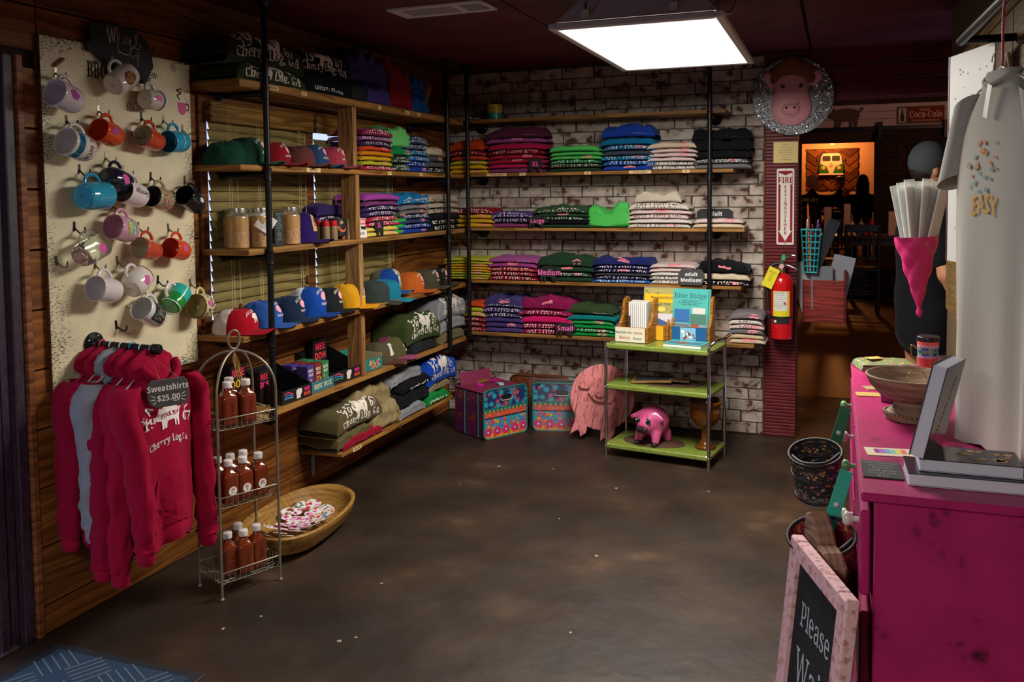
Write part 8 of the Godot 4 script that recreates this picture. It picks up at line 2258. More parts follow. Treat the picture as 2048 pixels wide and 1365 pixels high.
	for q in [[v3(2.572, 0.885, 2.92), v3(-0.035, -0.125, 0.01), greenm, "dark green webbing strap with a white snap hung on a knob"], [v3(2.570, 0.835, 3.36), v3(-0.040, -0.135, 0.03), tealm, "turquoise webbing strap with a white snap hung on a knob"]]:
		var s := thing("key_strap", q[3], "strap", "webbing straps on the dresser", q[0])
		var w := nb()
		for e in 2:
			for k in 8:
				var a: Vector3 = q[1] * (k / 8.0) + v3(0, 0, e * 0.012 * sin(k / 8.0 * PI)); var b2: Vector3 = q[1] * ((k + 1) / 8.0) + v3(0, 0, e * 0.012 * sin((k + 1) / 8.0 * PI))
				w.box((a + b2) / 2, v3(0.030, (a - b2).length() * 1.03, 0.003), 0.0006, Basis(Quaternion(Vector3.DOWN, (b2 - a).normalized())))
		part(s, "webbing", w, q[2])
		var sn := nb(); sn.xf = Transform3D(rx(PI / 2), q[1] * 0.55 + v3(0, 0, 0.014)); sn.lathe([v2(0, 0.006), v2(0.006, 0.004), v2(0.007, -0.002)], 12)
		part(s, "snap", sn, mat("snap_white", C("d0d4d4"), 0.3))
	for q in [[v3(2.505, 0.66, 3.0), 0.070, 0.13, "flower_dark", "262c2c", 9, "dark flowered fabric basket hung on the dresser front"], [v3(2.535, 0.52, 3.40), 0.075, 0.20, "flower_red", "8a2a34", 12, "red flowered fabric basket hung below the turquoise strap"]]:
		var s := thing("fabric_basket", q[6], "basket", "fabric baskets on the dresser", q[0], rx(0.30) * rz(0.10))
		var m := floral(q[3], q[4], q[5])
		part(s, "wall", nb().grid(30, 8, func(u, v): return v3(cos(u * TAU) * q[1] * (0.92 + 0.08 * v), v * q[2], sin(u * TAU) * q[1] * (0.92 + 0.08 * v)), true), m)
		part(s, "bottom", nb().lathe([v2(0, 0.001), v2(q[1] * 0.92, 0.001)], 28), m)
		for v in [0.02, 0.55, 0.98]:
			var rg := []
			for k in 28: rg.append(v3(cos(TAU * k / 28) * q[1] * (0.925 + 0.08 * v), v * q[2], sin(TAU * k / 28) * q[1] * (0.925 + 0.08 * v)))
			part(s, "binding", nb().tube(rg, 0.0042, 6, false, true), mat("binding", C("14181a"), 0.6))
		part(s, "handle", nb().tube(bez([v3(-q[1] * 0.9, q[2] * 0.9, 0.0), v3(-q[1] * 0.4, q[2] * 1.0, q[1] * 0.8), v3(q[1] * 0.4, q[2] * 1.0, q[1] * 0.8), v3(q[1] * 0.9, q[2] * 0.95, 0.0)]), 0.005, 7), mat("binding", C("14181a"), 0.6))
		if q[5] == 9:
			part(s, "lettering", nb().lay(finer(text2("WILDFLOWER", 0.012, "sans", false), 0.01), func(p: Vector2) -> Vector3:
				var th: float = PI * 0.62 - p.x / 0.067
				return v3(cos(th) * 0.0662, 0.018 + p.y, sin(th) * 0.0662)), tint("8a9494"))
	# ---------- pink framed chalkboard sign and the weathered post behind it
	var dir := v3(0.118, 0, 0.322).normalized()
	var nrm := v3(-dir.z, 0, dir.x)
	var bs := Basis(dir, Vector3.UP, nrm) * rx(-0.10)
	var ch := thing("chalkboard_sign", "pink framed chalkboard asking guests to please wait", "sign", "", v3(2.455, 0.0, 3.66), bs)
	var pk := mat("pink_frame", C("e6bcc6"), 0.55, {"tex": noise("pink_wear", 0.02, []), "ts": 3.0})
	var W := 0.335; var H := 0.715
	for s in [-1.0, 1.0]:
		part(ch, "frame_side", nb().box(v3(s * (W / 2 - 0.02), H / 2, 0), v3(0.042, H, 0.030), 0.004), pk)
		part(ch, "frame_rail", nb().box(v3(0, H / 2 + s * (H / 2 - 0.021), 0), v3(W - 0.084, 0.042, 0.030), 0.004), pk)
	part(ch, "slate", nb().box(v3(0, H / 2, -0.002), v3(W - 0.08, H - 0.08, 0.008)), mat("slate_black", C("17191b"), 0.8))
	for k in 5: part(ch, "chalk_writing", flat(text2(["Please", "Wait", "to be", "seated", "here"][k], [0.05, 0.068, 0.05, 0.05, 0.05][k], "serif", false, 0.85), Transform3D(rz(0.04), v3(0, H - 0.145 - k * 0.112, 0.0026))), tint("b8c4cc"))
	var wp := thing("weathered_post", "thick weathered wooden bracket standing beside the dresser", "post", "", v3(2.525, 0, 3.50), Basis(dir, Vector3.UP * 0.92, nrm))
	var wm := mat("weathered", C("b8937e"), 0.85, {"tex": grain(), "ts": v3(3, 1.2, 3), "bump": grain(), "bs": 0.4})
	var prof := pv([v2(-.055, 0), v2(.055, 0), v2(.055, .55), v2(.040, .60), v2(.048, .66), v2(.075, .69), v2(.080, .74), v2(.050, .765), v2(.010, .770), v2(-.01, .80), v2(-.045, .83), v2(-.075, .815), v2(-.080, .76), v2(-.055, .70), v2(-.050, .62)])
	part(wp, "plank", nb().extrude(prof, 0.045, 0.006), wm)

# ================================================================ gift wall on the right
func make_tee(t: Node3D, m: Material, sd: float, w: float, len_: float) -> Callable:
	var body := func(u: float, v: float) -> Vector3:
		var th := u * TAU
		var a := lerpf(0.06, w, smoothstep(0.0, 0.14, v)) * (1.0 - 0.12 * smoothstep(0.2, 1.0, v))
		var c := cos(th); var s := sin(th)
		var amp := 0.016 * smoothstep(0.15, 0.9, v)
		var fo := sin(th * 4.0 + sd) * amp + sin(th * 7.0 - sd) * amp * 0.6
		return v3(signf(c) * pow(absf(c), 0.8) * a, -0.03 - v * len_ - 0.05 * smoothstep(0.0, 0.14, v) * absf(c), signf(s) * pow(absf(s), 0.8) * (0.018 + 0.016 * minf(1.0, v * 3.0) + fo))
	part(t, "body", nb().grid(44, 24, body, true), m)
	for sx in [-1.0, 1.0]:
		part(t, "sleeve", nb().grid(18, 10, func(u, v):
			var th: float = u * TAU
			var r: float = lerpf(0.062, 0.075, v)
			return v3(sx * (w - 0.05 + v * 0.075), -0.09 - v * 0.19, 0) + v3(cos(th) * r * 0.75, sin(th) * 0.0 - cos(th) * sx * 0.02, sin(th) * r * 0.55), true), m)
	var rg := []
	for k in 20: rg.append(v3(cos(TAU * k / 20) * 0.066, -0.036 - 0.024 * maxf(0.0, sin(TAU * k / 20)), sin(TAU * k / 20) * 0.026))
	part(t, "neckband", nb().tube(rg, 0.006, 6, false, true), m)
	return body

func build_right_wall() -> void:
	# ---------- reed mat on the wall
	var rm := thing("reed_mat", "golden reed mat covering the gift wall", "mat", "", v3(3.030, 0.95, 0.98))
	var reeds := nb()
	var y := 0.0
	while y < 1.10:
		reeds.box(v3(0, y, 1.75), v3(0.006, 0.0062, 3.5))
		y += 0.0078
	part(rm, "reeds", reeds, mat("reed", C("8f7440"), 0.6, {"tex": grain(), "ts": 3.0})).set_meta("kind", "stuff")
	for z in [0.1, 0.6, 1.1, 1.6, 2.1, 2.6]: part(rm, "binding_cord", nb().tube([v3(-0.0045, 0, z), v3(-0.0045, 1.1, z)], 0.0015, 5), mat("jute", C("9a7a4e"), 0.9))
	part(rm, "top_batten", nb().box(v3(-0.004, 1.10, 1.75), v3(0.016, 0.03, 3.5), 0.003), wood("batten", "8a6a38", 0.6, 2.0))
	var wireM := mat("display_wire", C("5a5244"), 0.35, {"metal": 0.8})
	# ---------- hanging white shirts
	var tee := cloth("c4c2b6"); var tee2 := cloth("b4b0a6")
	var L := [[v3(2.890, 1.80, 3.30), -PI / 2 + 0.28, 0.21, 0.86, tee, "pale grey shirt with a flowered chest print on the gift wall"], [v3(2.955, 1.80, 3.52), -PI / 2 + 0.15, 0.21, 0.80, tee2, "pale grey shirt hanging behind the flowered one"], [v3(2.955, 1.72, 2.72), -PI / 2 + 0.15, 0.15, 0.42, cloth("cfc8c8"), "short white printed shirt hanging deeper on the gift wall"]]
	var i := 0
	for q in L:
		var t := thing("hanging_shirt", q[5], "shirt", "shirts hung on the gift wall", q[0], ry(q[1]))
		var body := make_tee(t, q[4], i * 1.9 + 0.4, q[2], q[3])
		var hk := thing("clothes_hanger", ["pink plastic hanger carrying the flowered shirt", "white plastic hanger carrying the plain grey shirt", "white plastic hanger carrying the short shirt"][i], "hanger", "hangers on the gift wall", q[0], ry(q[1]))
		part(hk, "hook", nb().tube(bez([v3(-0.012, 0.145, 0), v3(0.0, 0.165, 0), v3(0.014, 0.15, 0), v3(0.0, 0.10, 0), v3(0, -0.02, 0)]), 0.0028, 7), mat("hanger_pink", C("e0306e"), 0.35) if i == 0 else mat("hanger_white", C("dcdad6"), 0.35))
		part(hk, "shoulder_bar", nb().tube([v3(-q[2] * .8, -0.085, 0), v3(0, -0.022, 0), v3(q[2] * .8, -0.085, 0)], 0.003, 6), mat("hanger_white", C("dcdad6"), 0.35))
		var lay := func(p: Vector2) -> Vector3:
			var c := clampf(p.x / 0.17, -0.95, 0.95)
			var th := acos(signf(c) * pow(absf(c), 1.25))
			var b: Vector3 = body.call(th / TAU, clampf((-0.03 - p.y) / q[3], 0.0, 1.0))
			return b + v3(0, 0, 0.003)
		if i == 0:
			part(t, "flower_print", nb().lay(finer(moved(dots(0.12, 0.08, 16, 3, 0.014), v2(-0.02, -0.22)), 0.02), lay), tint("c8804a"))
			part(t, "flower_print", nb().lay(finer(moved(dots(0.12, 0.12, 12, 4, 0.012), v2(-0.02, -0.27)), 0.02), lay), tint("6a9a9a"))
			part(t, "lettering", nb().lay(finer(moved(text2("EASY", 0.045, "sans", true, 0.7), v2(0.0, -0.33)), 0.015), lay), tint("d0a040"))
			part(t, "label_tag", nb().box(v3(0.01, -0.10, 0.036), v3(0.022, 0.075, 0.001), 0.0, rz(-0.3)), mat("tag_white", C("e6e4e0"), 0.5))
		if i == 2: part(t, "lettering", nb().lay(finer(moved(dots(0.16, 0.2, 40, 9, 0.012), v2(0, -0.25)), 0.02), lay), tint("a8a0a4"))
		i += 1
	# hanging bar that carries them
	var bar := thing("hanging_bar", "black pipe bar carrying the hanging shirts", "bar", "", v3(2.905, 1.945, 2.6))
	part(bar, "pipe", nb().tube([v3(-0.02, 0, 0), v3(0.0, 0, 0.7), v3(0.045, 0, 1.1)], 0.0134, 12), mat("black_pipe", C("1b1c1e"), 0.38, {"metal": 0.55, "spec": 0.5}))
	for z in [0.02, 0.9]: part(bar, "wall_arm", nb().tube([v3(-0.01, 0, z), v3(0.13, 0, z)], 0.012, 10), mat("black_pipe", C("1b1c1e"), 0.38, {"metal": 0.55, "spec": 0.5}))
	# ---------- pink quilted cone full of cellophane sleeves
	var cn := thing("quilted_cone", "pink quilted wall cone hung at the end of the gift wall", "cone", "", v3(2.815, 1.09, 2.20), rz(0.05))
	var pk := mat("quilt_pink", C("c42a6e"), 0.45, {"coat": 0.2})
	part(cn, "cone", nb().grid(36, 26, func(u, v):
		var th: float = u * TAU
		var r: float = 0.006 + 0.064 * v
		var q := absf(sin(th * 2.0 + v * 9.0)) * absf(sin(th * 2.0 - v * 9.0))
		r += (0.010 * pow(q, 0.4) - 0.004) * minf(1.0, v * 3.0)
		return v3(cos(th) * r, v * 0.25, sin(th) * r * 0.8), true), pk)
	part(cn, "tip", nb().lathe([v2(0, -0.035), v2(0.006, -0.03), v2(0.011, -0.015), v2(0.006, 0.0), v2(0.009, 0.008)], 12), pk)
	part(cn, "string", nb().tube(bez([v3(0.06, 0.24, 0), v3(0.085, 0.36, 0.0), v3(0.10, 0.46, 0.02)]), 0.0025, 6), mat("string_pink", C("b0386a"), 0.7))
	part(cn, "peg", nb().tube([v3(0.10, 0.458, 0.02), v3(0.21, 0.45, 0.02)], 0.003, 6), wireM)
	var pw := thing("wrapped_print", "tall white print in clear wrap hung on the gift wall", "print", "", v3(2.925, 1.60, 2.52), ry(-PI / 2 + 0.30))
	part(pw, "sheet", nb().box(Vector3.ZERO, v3(0.30, 0.66, 0.004), 0.001), mat("sheet_white", C("a4a5a1"), 0.5))
	part(pw, "edge_band", nb().box(v3(-0.148, 0, 0.001), v3(0.008, 0.66, 0.005)), mat("edge_red", C("3a1218"), 0.5))
	part(pw, "print", flat(dots(0.24, 0.56, 60, 5, 0.008), mv(v3(0, 0, 0.0027))), tint("8a8e8e"))
	var cel := mat("cellophane", C("dfe4e0"), 0.12, {"alpha": 0.45})
	for k in 9:
		var a := (k - 4) * 0.13
		var s := thing("cellophane_sleeve", "clear cellophane sleeve with a white card in the pink cone", "sleeve", "cellophane sleeves in the pink cone", v3(2.815 + (k - 4) * 0.007, 1.285, 2.20 + (k % 3 - 1) * 0.018), rz(-a * 0.38) * ry(0.25 + (k % 3) * 0.3))
		part(s, "card", nb().box(v3(0, 0.115 + (k % 3) * 0.008, 0), v3(0.040, 0.20, 0.002)), mat("card_pale_%d" % (k % 3), C(["c8cac0", "b4bab8", "d4d0c4"][k % 3]), 0.5))
		part(s, "film", nb().box(v3(0, 0.125 + (k % 3) * 0.008, 0), v3(0.050, 0.23, 0.006), 0.001), cel)
	# ---------- small goods on the wall: tassels, wristlets, packets
	var tas := thing("tassel_charm", "teal and lime tassel charm on the gift wall", "charm", "", v3(2.945, 1.735, 2.92))
	for k in 26:
		var a := rng.randf() * TAU
		part(tas, "strand", nb().tube([v3(0, 0.0, 0), v3(cos(a) * 0.012, -0.03, sin(a) * 0.012), v3(cos(a) * 0.02, -0.062 - rng.randf() * 0.008, sin(a) * 0.02)], 0.0022, 5), mat("tassel_teal", C("0f7a86"), 0.6) if k % 2 else mat("tassel_lime", C("6aa81e"), 0.6))
	part(tas, "cord", nb().tube([v3(0, 0, 0), v3(0.01, 0.09, 0)], 0.002, 5), mat("leather_dark", C("4f2a14"), 0.5))
	part(tas, "knot", nb().tube([v3(0, -0.006, 0), v3(0, 0.008, 0)], 0.008, 8), mat("tassel_teal", C("0f7a86"), 0.6))
	for q in [[v3(2.96, 1.86, 2.92), "beige looped wristlet strap on the gift wall", "a08a74", 0.26], [v3(2.955, 1.80, 2.40), "red beaded wristlet strap on the gift wall", "8a1f2e", 0.20], [v3(2.965, 1.80, 2.85), "crimson wristlet strap beside the tassel charm", "9a1f4a", 0.30]]:
		var s := thing("wristlet", q[1], "strap", "wristlets on the gift wall", q[0], ry(-PI / 2 + 0.3))
		part(s, "loop", nb().tube(bez([v3(0, 0.0, 0), v3(-0.018, -q[3] * .3, 0), v3(-0.012, -q[3] * .8, 0.004), v3(0, -q[3], 0.006), v3(0.012, -q[3] * .8, 0.004), v3(0.018, -q[3] * .3, 0), v3(0, 0, 0)]), 0.005, 6), mat("strap_" + q[2], C(q[2]), 0.7))
		part(s, "clasp", nb().tube([v3(0, -q[3], 0.006), v3(0, -q[3] - 0.03, 0.006)], 0.004, 6), mat("gold", C("b89450"), 0.25, {"metal": 1.0}))
	var k3 := 0
	for q in [[1.36, 2.34, "c8b48a", "flowered tan card"], [1.22, 2.42, "b8403a", "red flowered card"], [1.14, 2.36, "c9b078", "yellow flowered card"], [1.24, 2.60, "d8d0c0", "white wrapped card"], [1.08, 2.62, "c8a0b8", "pale pink card"], [1.26, 2.80, "2a3a6a", "navy round charm card"], [1.10, 2.78, "b88a5a", "kraft earring card"], [1.55, 2.30, "c4c0b8", "long silver packet"], [1.70, 2.48, "d8d6d0", "tall white calendar packet"], [1.86, 3.05, "8a7a62", "kraft headband card"], [1.90, 3.30, "2f4a8a", "navy headband card"], [1.96, 3.15, "b89a3a", "yellow bandana card"], [1.83, 3.42, "2a8a7a", "teal bandana card"], [1.98, 3.42, "a8285a", "berry bandana card"]]:
		var tall: float = 0.30 if "packet" in q[3] else 0.11
		var g := thing("wall_packet", "%s hung on the reed mat" % q[3], "packet", "small goods on the reed mat", v3(2.992, q[0], q[1]), ry(-PI / 2 + 0.12) * rz(0.04 * (k3 % 3 - 1)))
		part(g, "card", nb().box(v3(0, -tall / 2, 0), v3(0.075, tall, 0.003), 0.0008), mat("packet_" + q[2], C(q[2]), 0.45))
		part(g, "print", flat(dots(0.055, tall * 0.7, 14, k3 + 30, 0.012), mv(v3(0, -tall / 2, 0.0022))), tint(["b0403a", "4a7a5a", "8a5a9a", "c89a4a"][k3 % 4]))
		part(g, "peg", nb().tube([v3(0, 0.004, -0.03), v3(0, 0.004, 0.03), v3(0, 0.012, 0.038)], 0.002, 6), wireM)
		k3 += 1

func head(t: Node3D, at: Vector3, skin: Material, hairm: Material, long_hair: bool, turn: float, bald := false) -> void:
	var b := ry(turn)
	part(t, "head", nets([[at + b * v3(0, 0.02, 0.0), at + b * v3(0, -0.04, 0.02), 0.082, 0.062], [at + b * v3(0, -0.02, 0.085), at + b * v3(0, -0.032, 0.098), 0.014, 0.013], [at + b * v3(0.08, -0.01, 0), at + b * v3(0.08, -0.03, 0), 0.016, 0.012], [at + b * v3(-0.08, -0.01, 0), at + b * v3(-0.08, -0.03, 0), 0.016, 0.012]], 0.02, 0.010), skin)
	for s in [-1.0, 1.0]: part(t, "eye", nets([[at + b * v3(s * 0.03, 0.0, 0.078), at + b * v3(s * 0.03, 0.001, 0.078), 0.009, 0.009]], 0.005, 0.0035), mat("eye_dark", C("14100f"), 0.2))
	part(t, "mouth", nb().tube([at + b * v3(-0.02, -0.062, 0.075), at + b * v3(0, -0.065, 0.08), at + b * v3(0.02, -0.062, 0.075)], 0.004, 5), mat("lip", C("7a3a34"), 0.6))
	if not bald:
		var hb := [[at + b * v3(0, 0.045, -0.012), at + b * v3(0, 0.0, -0.035), 0.086, 0.072]]
		if long_hair: hb.append_array([[at + b * v3(0.03, -0.02, -0.045), at + b * v3(0.05, -0.22, -0.05), 0.07, 0.05], [at + b * v3(-0.03, -0.02, -0.045), at + b * v3(-0.05, -0.22, -0.05), 0.07, 0.05]])
		part(t, "hair", nets(hb, 0.03, 0.012), hairm)

# hand with five fingers, palm along -y from the wrist
func hand_bones(w: Vector3, dir: Vector3, side: Vector3) -> Array:
	var out := [[w, w + dir * 0.075, 0.024, 0.030]]
	for k in 4: out.append([w + dir * 0.07 + side * (k - 1.5) * 0.017, w + dir * (0.135 - absf(k - 1.3) * 0.012) + side * (k - 1.5) * 0.019, 0.0095, 0.0075])
	out.append([w + dir * 0.03 + side * 0.028, w + dir * 0.085 + side * 0.052, 0.011, 0.009])
	return out

func build_far_rooms() -> void:
	var dark := mat("dining_wall", C("3a2620"), 0.8)
	var planks := wood("barn_wood", "4a2f22", 0.75, 0.7)
	# ---------- walls of the dining rooms
	struct("wall_dining_left", nb().box(v3(1.35, 1.5, -4.1), v3(0.1, 3.0, 8.0)), dark, "dark wall of the dining room beyond the doorway")
	struct("wall_dining_right", nb().box(v3(5.6, 1.5, -6.1), v3(0.1, 3.0, 12.2)), dark, "dark side wall of the dining room")
	struct("ceiling_dining", nb().box(v3(3.4, 3.06, -6.1), v3(4.5, 0.1, 12.3)), mat("dining_ceiling", C("1e1214"), 0.9), "dark ceiling of the dining rooms")
	struct("wall_dining_front", nb().box(v3(3.4, 2.68, -0.16), v3(4.4, 0.7, 0.1)), dark, "dark wall over the doorway on the dining side")
	var wf := structn("wall_dining_far", "dark wall with a wide opening and a white shiplap band")
	part(wf, "panel", nb().box(v3(1.72, 1.5, -8.06), v3(0.66, 3.0, 0.1)), dark)
	part(wf, "panel", nb().box(v3(4.35, 1.5, -8.06), v3(2.6, 3.0, 0.1)), planks)
	part(wf, "panel", nb().box(v3(2.55, 2.6, -8.06), v3(1.0, 0.8, 0.1)), dark)
	var ship := mat("shiplap", C("c8b4b0"), 0.6)
	for k in 3: part(wf, "shiplap_board", nb().box(v3(3.2, 2.468 + k * 0.105, -8.0), v3(3.6, 0.101, 0.016), 0.003), ship)
	# herringbone art panel and end wall of the inner room
	struct("wall_inner_far", nb().box(v3(2.9, 1.6, -12.06), v3(4.2, 3.2, 0.1)), mat("inner_plaster", C("c8a888"), 0.8), "pale plastered end wall of the inner dining room")
	struct("wall_inner_side", nb().box(v3(1.20, 1.6, -10.0), v3(0.1, 3.2, 4.0)), mat("inner_plaster", C("c8a888"), 0.8), "pale plastered side wall of the inner dining room")
	struct("floor_inner", nb().box(v3(2.9, 0.21, -10.05), v3(4.2, 0.42, 3.85)), wood("dining_floor_wood", "5b3a20", 0.4, 0.8), "raised wooden floor of the inner dining room")
	var art := thing("wood_panel", "brown herringbone wood panel on the inner dining room wall", "panel", "", v3(2.45, 1.92, -11.99))
	part(art, "backing", nb().box(v3(0, 0, -0.008), v3(0.90, 0.76, 0.016)), wood("art_dark", "5a3016", 0.6, 2.0))
	var fr := rect(0.90, 0.76)
	for k in 24:
		var row := k / 4; var colm := k % 4
		for s in [-1.0, 1.0]:
			var c := v2(-0.45 + colm * 0.30 + 0.08 + (0.13 if s > 0 else 0.0), -0.44 + row * 0.155)
			var pl := Transform2D(s * 0.7, c) * rect(0.26, 0.10)
			for cl in Geometry2D.intersect_polygons(fr, pl): part(art, "plank", nb().extrude(cl, 0.012, 0.001), wood("art_%d" % (k % 3), ["8a5424", "6a3c1a", "9a642e"][k % 3], 0.6, 3.0)).position = v3(0, 0, 0.004 + 0.002 * ((k + int(s)) % 3))
	var bus := thing("bus_ornament", "green and white painted bus front hung on the wood panel", "ornament", "", v3(2.43, 2.01, -11.95))
	var wh := mat("bus_white", C("d8c8b4"), 0.4); var gr := mat("bus_green", C("1f6a2a"), 0.35)
	part(bus, "upper_body", nb().extrude(pv([v2(-.20, .0), v2(-.18, .14), v2(-.14, .20), v2(.14, .20), v2(.18, .14), v2(.20, .0)]), 0.05, 0.01), wh)
	part(bus, "lower_body", nb().extrude(pv([v2(-.215, .0), v2(.215, .0), v2(.22, -.12), v2(.20, -.18), v2(-.20, -.18), v2(-.22, -.12)]), 0.06, 0.01), gr)
	part(bus, "white_vee", nb().extrude(pv([v2(-.20, .01), v2(.20, .01), v2(.08, -.05), v2(.03, -.18), v2(-.03, -.18), v2(-.08, -.05)]), 0.064, 0.004), wh)
	for s in [-1.0, 1.0]:
		part(bus, "window", nb().extrude(rrect(0.14, 0.10, 0.02), 0.056, 0.003), mat("bus_window", C("3a3a34"), 0.2)).position = v3(s * 0.083, 0.105, 0)
		var hl := nb(); hl.xf.origin = v3(s * 0.14, -0.075, 0.03); hl.xf.basis = rx(PI / 2); hl.lathe([v2(0.04, 0), v2(0.036, 0.012), v2(0, 0.016)], 18)
		part(bus, "headlight", hl, mat("bus_lamp", C("d89a2a"), 0.3))
		part(bus, "mirror", nb().box(v3(s * 0.235, 0.09, 0), v3(0.02, 0.05, 0.02), 0.004), gr)
	var em := []
	for k in 20: em.append(v3(cos(TAU * k / 20) * 0.032, sin(TAU * k / 20) * 0.032 - 0.02, 0.035))
	var pe := nb().tube(em, 0.004, 6, false, true)
	pe.tube([v3(0, 0.012, 0.035), v3(0, -0.052, 0.035)], 0.003, 5); pe.tube([v3(0, -0.02, 0.035), v3(-0.022, -0.042, 0.035)], 0.003, 5); pe.tube([v3(0, -0.02, 0.035), v3(0.022, -0.042, 0.035)], 0.003, 5)
	part(bus, "emblem", pe, mat("bus_emblem", C("a8483a"), 0.4))
	part(bus, "bumper", nb().box(v3(0, -0.19, 0.01), v3(0.44, 0.035, 0.08), 0.008), wh)
	# lamp over the panel
	var lm := thing("pendant_lamp", "small glowing lamp above the bus panel", "lamp", "", v3(2.45, 2.40, -11.45))
	part(lm, "bulb", nets([[v3(0, -0.01, 0), v3(0, 0.02, 0), 0.05, 0.03]], 0.02, 0.012), mat("bulb_glow", C("ffd0a0"), 0.5, {"emis": C("ff9a50"), "ee": 4.0}))
	part(lm, "cord", nb().tube([v3(0, 0.05, 0), v3(0, 0.61, 0)], 0.006, 6), mat("black_plastic", C("18181a"), 0.35))
	var lm2 := thing("pendant_lamp", "dim pendant lamp by the dining room side wall", "lamp", "", v3(4.75, 2.5, -4.2))
	part(lm2, "bulb", nets([[v3(0, -0.01, 0), v3(0, 0.02, 0), 0.05, 0.03]], 0.02, 0.012), mat("bulb_glow2", C("ffd0a0"), 0.5, {"emis": C("ffb070"), "ee": 2.0}))
	part(lm2, "cord", nb().tube([v3(0, 0.05, 0), v3(0, 0.51, 0)], 0.006, 6), mat("black_plastic", C("18181a"), 0.35))
	# ---------- barn door and track
	var bd := thing("barn_door", "dark brown sliding barn door with a diagonal brace", "door", "", v3(3.52, 0.012, -7.93))
	for k in 7: part(bd, "plank", nb().box(v3(-0.42 + k * 0.14, 1.12, 0), v3(0.136, 2.24, 0.03), 0.004), planks)
	var bz := wood("barn_brace", "3a2418", 0.75, 0.7)
	for yy in [0.08, 1.12, 2.18]: part(bd, "rail", nb().box(v3(0, yy, 0.03), v3(0.98, 0.13, 0.024), 0.004), bz)
	for sx in [-1.0, 1.0]: part(bd, "stile", nb().box(v3(sx * 0.44, 1.12, 0.03), v3(0.11, 2.24, 0.022), 0.004), bz)
	part(bd, "brace", nb().box(v3(0, 1.65, 0.034), v3(1.25, 0.11, 0.02), 0.004, rz(0.85)), bz)
	part(bd, "brace", nb().box(v3(0, 0.6, 0.034), v3(1.25, 0.11, 0.02), 0.004, rz(-0.85)), bz)
	part(bd, "hanger", nb().box(v3(-0.42, 2.34, 0.05), v3(0.06, 0.24, 0.012), 0.002), mat("dark_metal", C("2a2a2c"), 0.4, {"metal": 0.9}))
	part(bd, "hanger", nb().box(v3(0.42, 2.34, 0.05), v3(0.06, 0.24, 0.012), 0.002), mat("dark_metal", C("2a2a2c"), 0.4, {"metal": 0.9}))
	solo("door_track", nb().box(Vector3.ZERO, v3(2.6, 0.05, 0.02), 0.003), mat("dark_metal", C("2a2a2c"), 0.4, {"metal": 0.9}), "dark metal sliding door track under the shiplap band", "track", "", v3(3.1, 2.385, -7.95))
	var ps := thing("pig_cutout", "rusty metal pig cut-out on the white shiplap band", "ornament", "", v3(2.635, 2.555, -7.97))
	part(ps, "plate", nb().extrude(pig(0.44), 0.012, 0.002), mat("rust_metal", C("5a4632"), 0.7))
	part(ps, "tail", nb().tube(bez([v3(0.2, 0.1, 0), v3(0.235, 0.13, 0), v3(0.225, 0.10, 0), v3(0.25, 0.12, 0)]), 0.006, 6), mat("rust_metal", C("5a4632"), 0.7))
	var cs := thing("soda_sign", "old red and cream soda sign with a bottle on the shiplap band", "sign", "", v3(3.62, 2.555, -7.975))
	part(cs, "plate", nb().box(Vector3.ZERO, v3(0.60, 0.24, 0.012), 0.003), mat("sign_black", C("1c2420"), 0.5))
	part(cs, "bottle_panel", flat(poly2(rect(0.10, 0.20)), mv(v3(-0.235, 0, 0.0068))), tint("c8b894"))
	part(cs, "bottle_print", flat(poly2(pv([v2(-.022, -.085), v2(.022, -.085), v2(.024, -.02), v2(.018, .01), v2(.010, .05), v2(.009, .085), v2(-.009, .085), v2(-.010, .05), v2(-.018, .01), v2(-.024, -.02)])), mv(v3(-0.235, 0, 0.0074))), tint("2a2e26"))
	part(cs, "red_panel", flat(poly2(rect(0.44, 0.20)), mv(v3(0.065, 0, 0.0068))), tint("8a2218"))
	part(cs, "lettering", flat(text2("DRINK", 0.03, "sans", true), mv(v3(0.05, 0.068, 0.0074))), tint("c8b894"))
	part(cs, "lettering", flat(text2("Coca-Cola", 0.085, "serif", true, 0.72), mv(v3(0.065, 0.005, 0.0074))), tint("d8ccb0"))
	part(cs, "lettering", flat(text2("DELICIOUS AND REFRESHING", 0.022, "sans", true, 0.8), mv(v3(0.065, -0.078, 0.0074))), tint("c8b894"))
	# ---------- high table with chair and condiments
	var tw := wood("table_wood", "5a3420", 0.35, 1.2)
	var tb := thing("dining_table", "brown wooden high table beyond the doorway", "table", "", v3(2.95, 0, -6.6))
	part(tb, "tabletop", nb().box(v3(0, 0.925, 0), v3(1.5, 0.035, 0.75), 0.005), tw)
	for c in [[-0.68, 0.3], [0.68, 0.3], [-0.68, -0.3], [0.68, -0.3]]: part(tb, "leg", nb().box(v3(c[0], 0.455, c[1]), v3(0.07, 0.91, 0.07), 0.004), tw)
	part(tb, "apron", nb().box(v3(0, 0.86, 0.30), v3(1.3, 0.09, 0.025), 0.003), tw)
	var cw := mat("chair_black", C("1a1412"), 0.35)
	for q in [[v3(2.83, 0, -5.92), 0.0, "black slat-back wooden chair before the high table"], [v3(2.55, 0, -7.35), PI, "black slat-back wooden chair behind the high table"]]:
		var ch := thing("dining_chair", q[2], "chair", "dining chairs", q[0], ry(q[1]))
		part(ch, "seat", nb().box(v3(0, 0.56, 0), v3(0.42, 0.03, 0.40), 0.008), cw)
		for c in [[-0.18, -0.17], [0.18, -0.17]]: part(ch, "leg", nb().tube([v3(c[0], 0, c[1]), v3(c[0] * 0.96, 0.55, c[1])], 0.019, 8), cw)
		for sx in [-0.18, 0.18]: part(ch, "leg", nb().tube([v3(sx, 0, 0.20), v3(sx, 0.56, 0.19), v3(sx * 1.02, 1.08, 0.24)], 0.019, 8), cw)
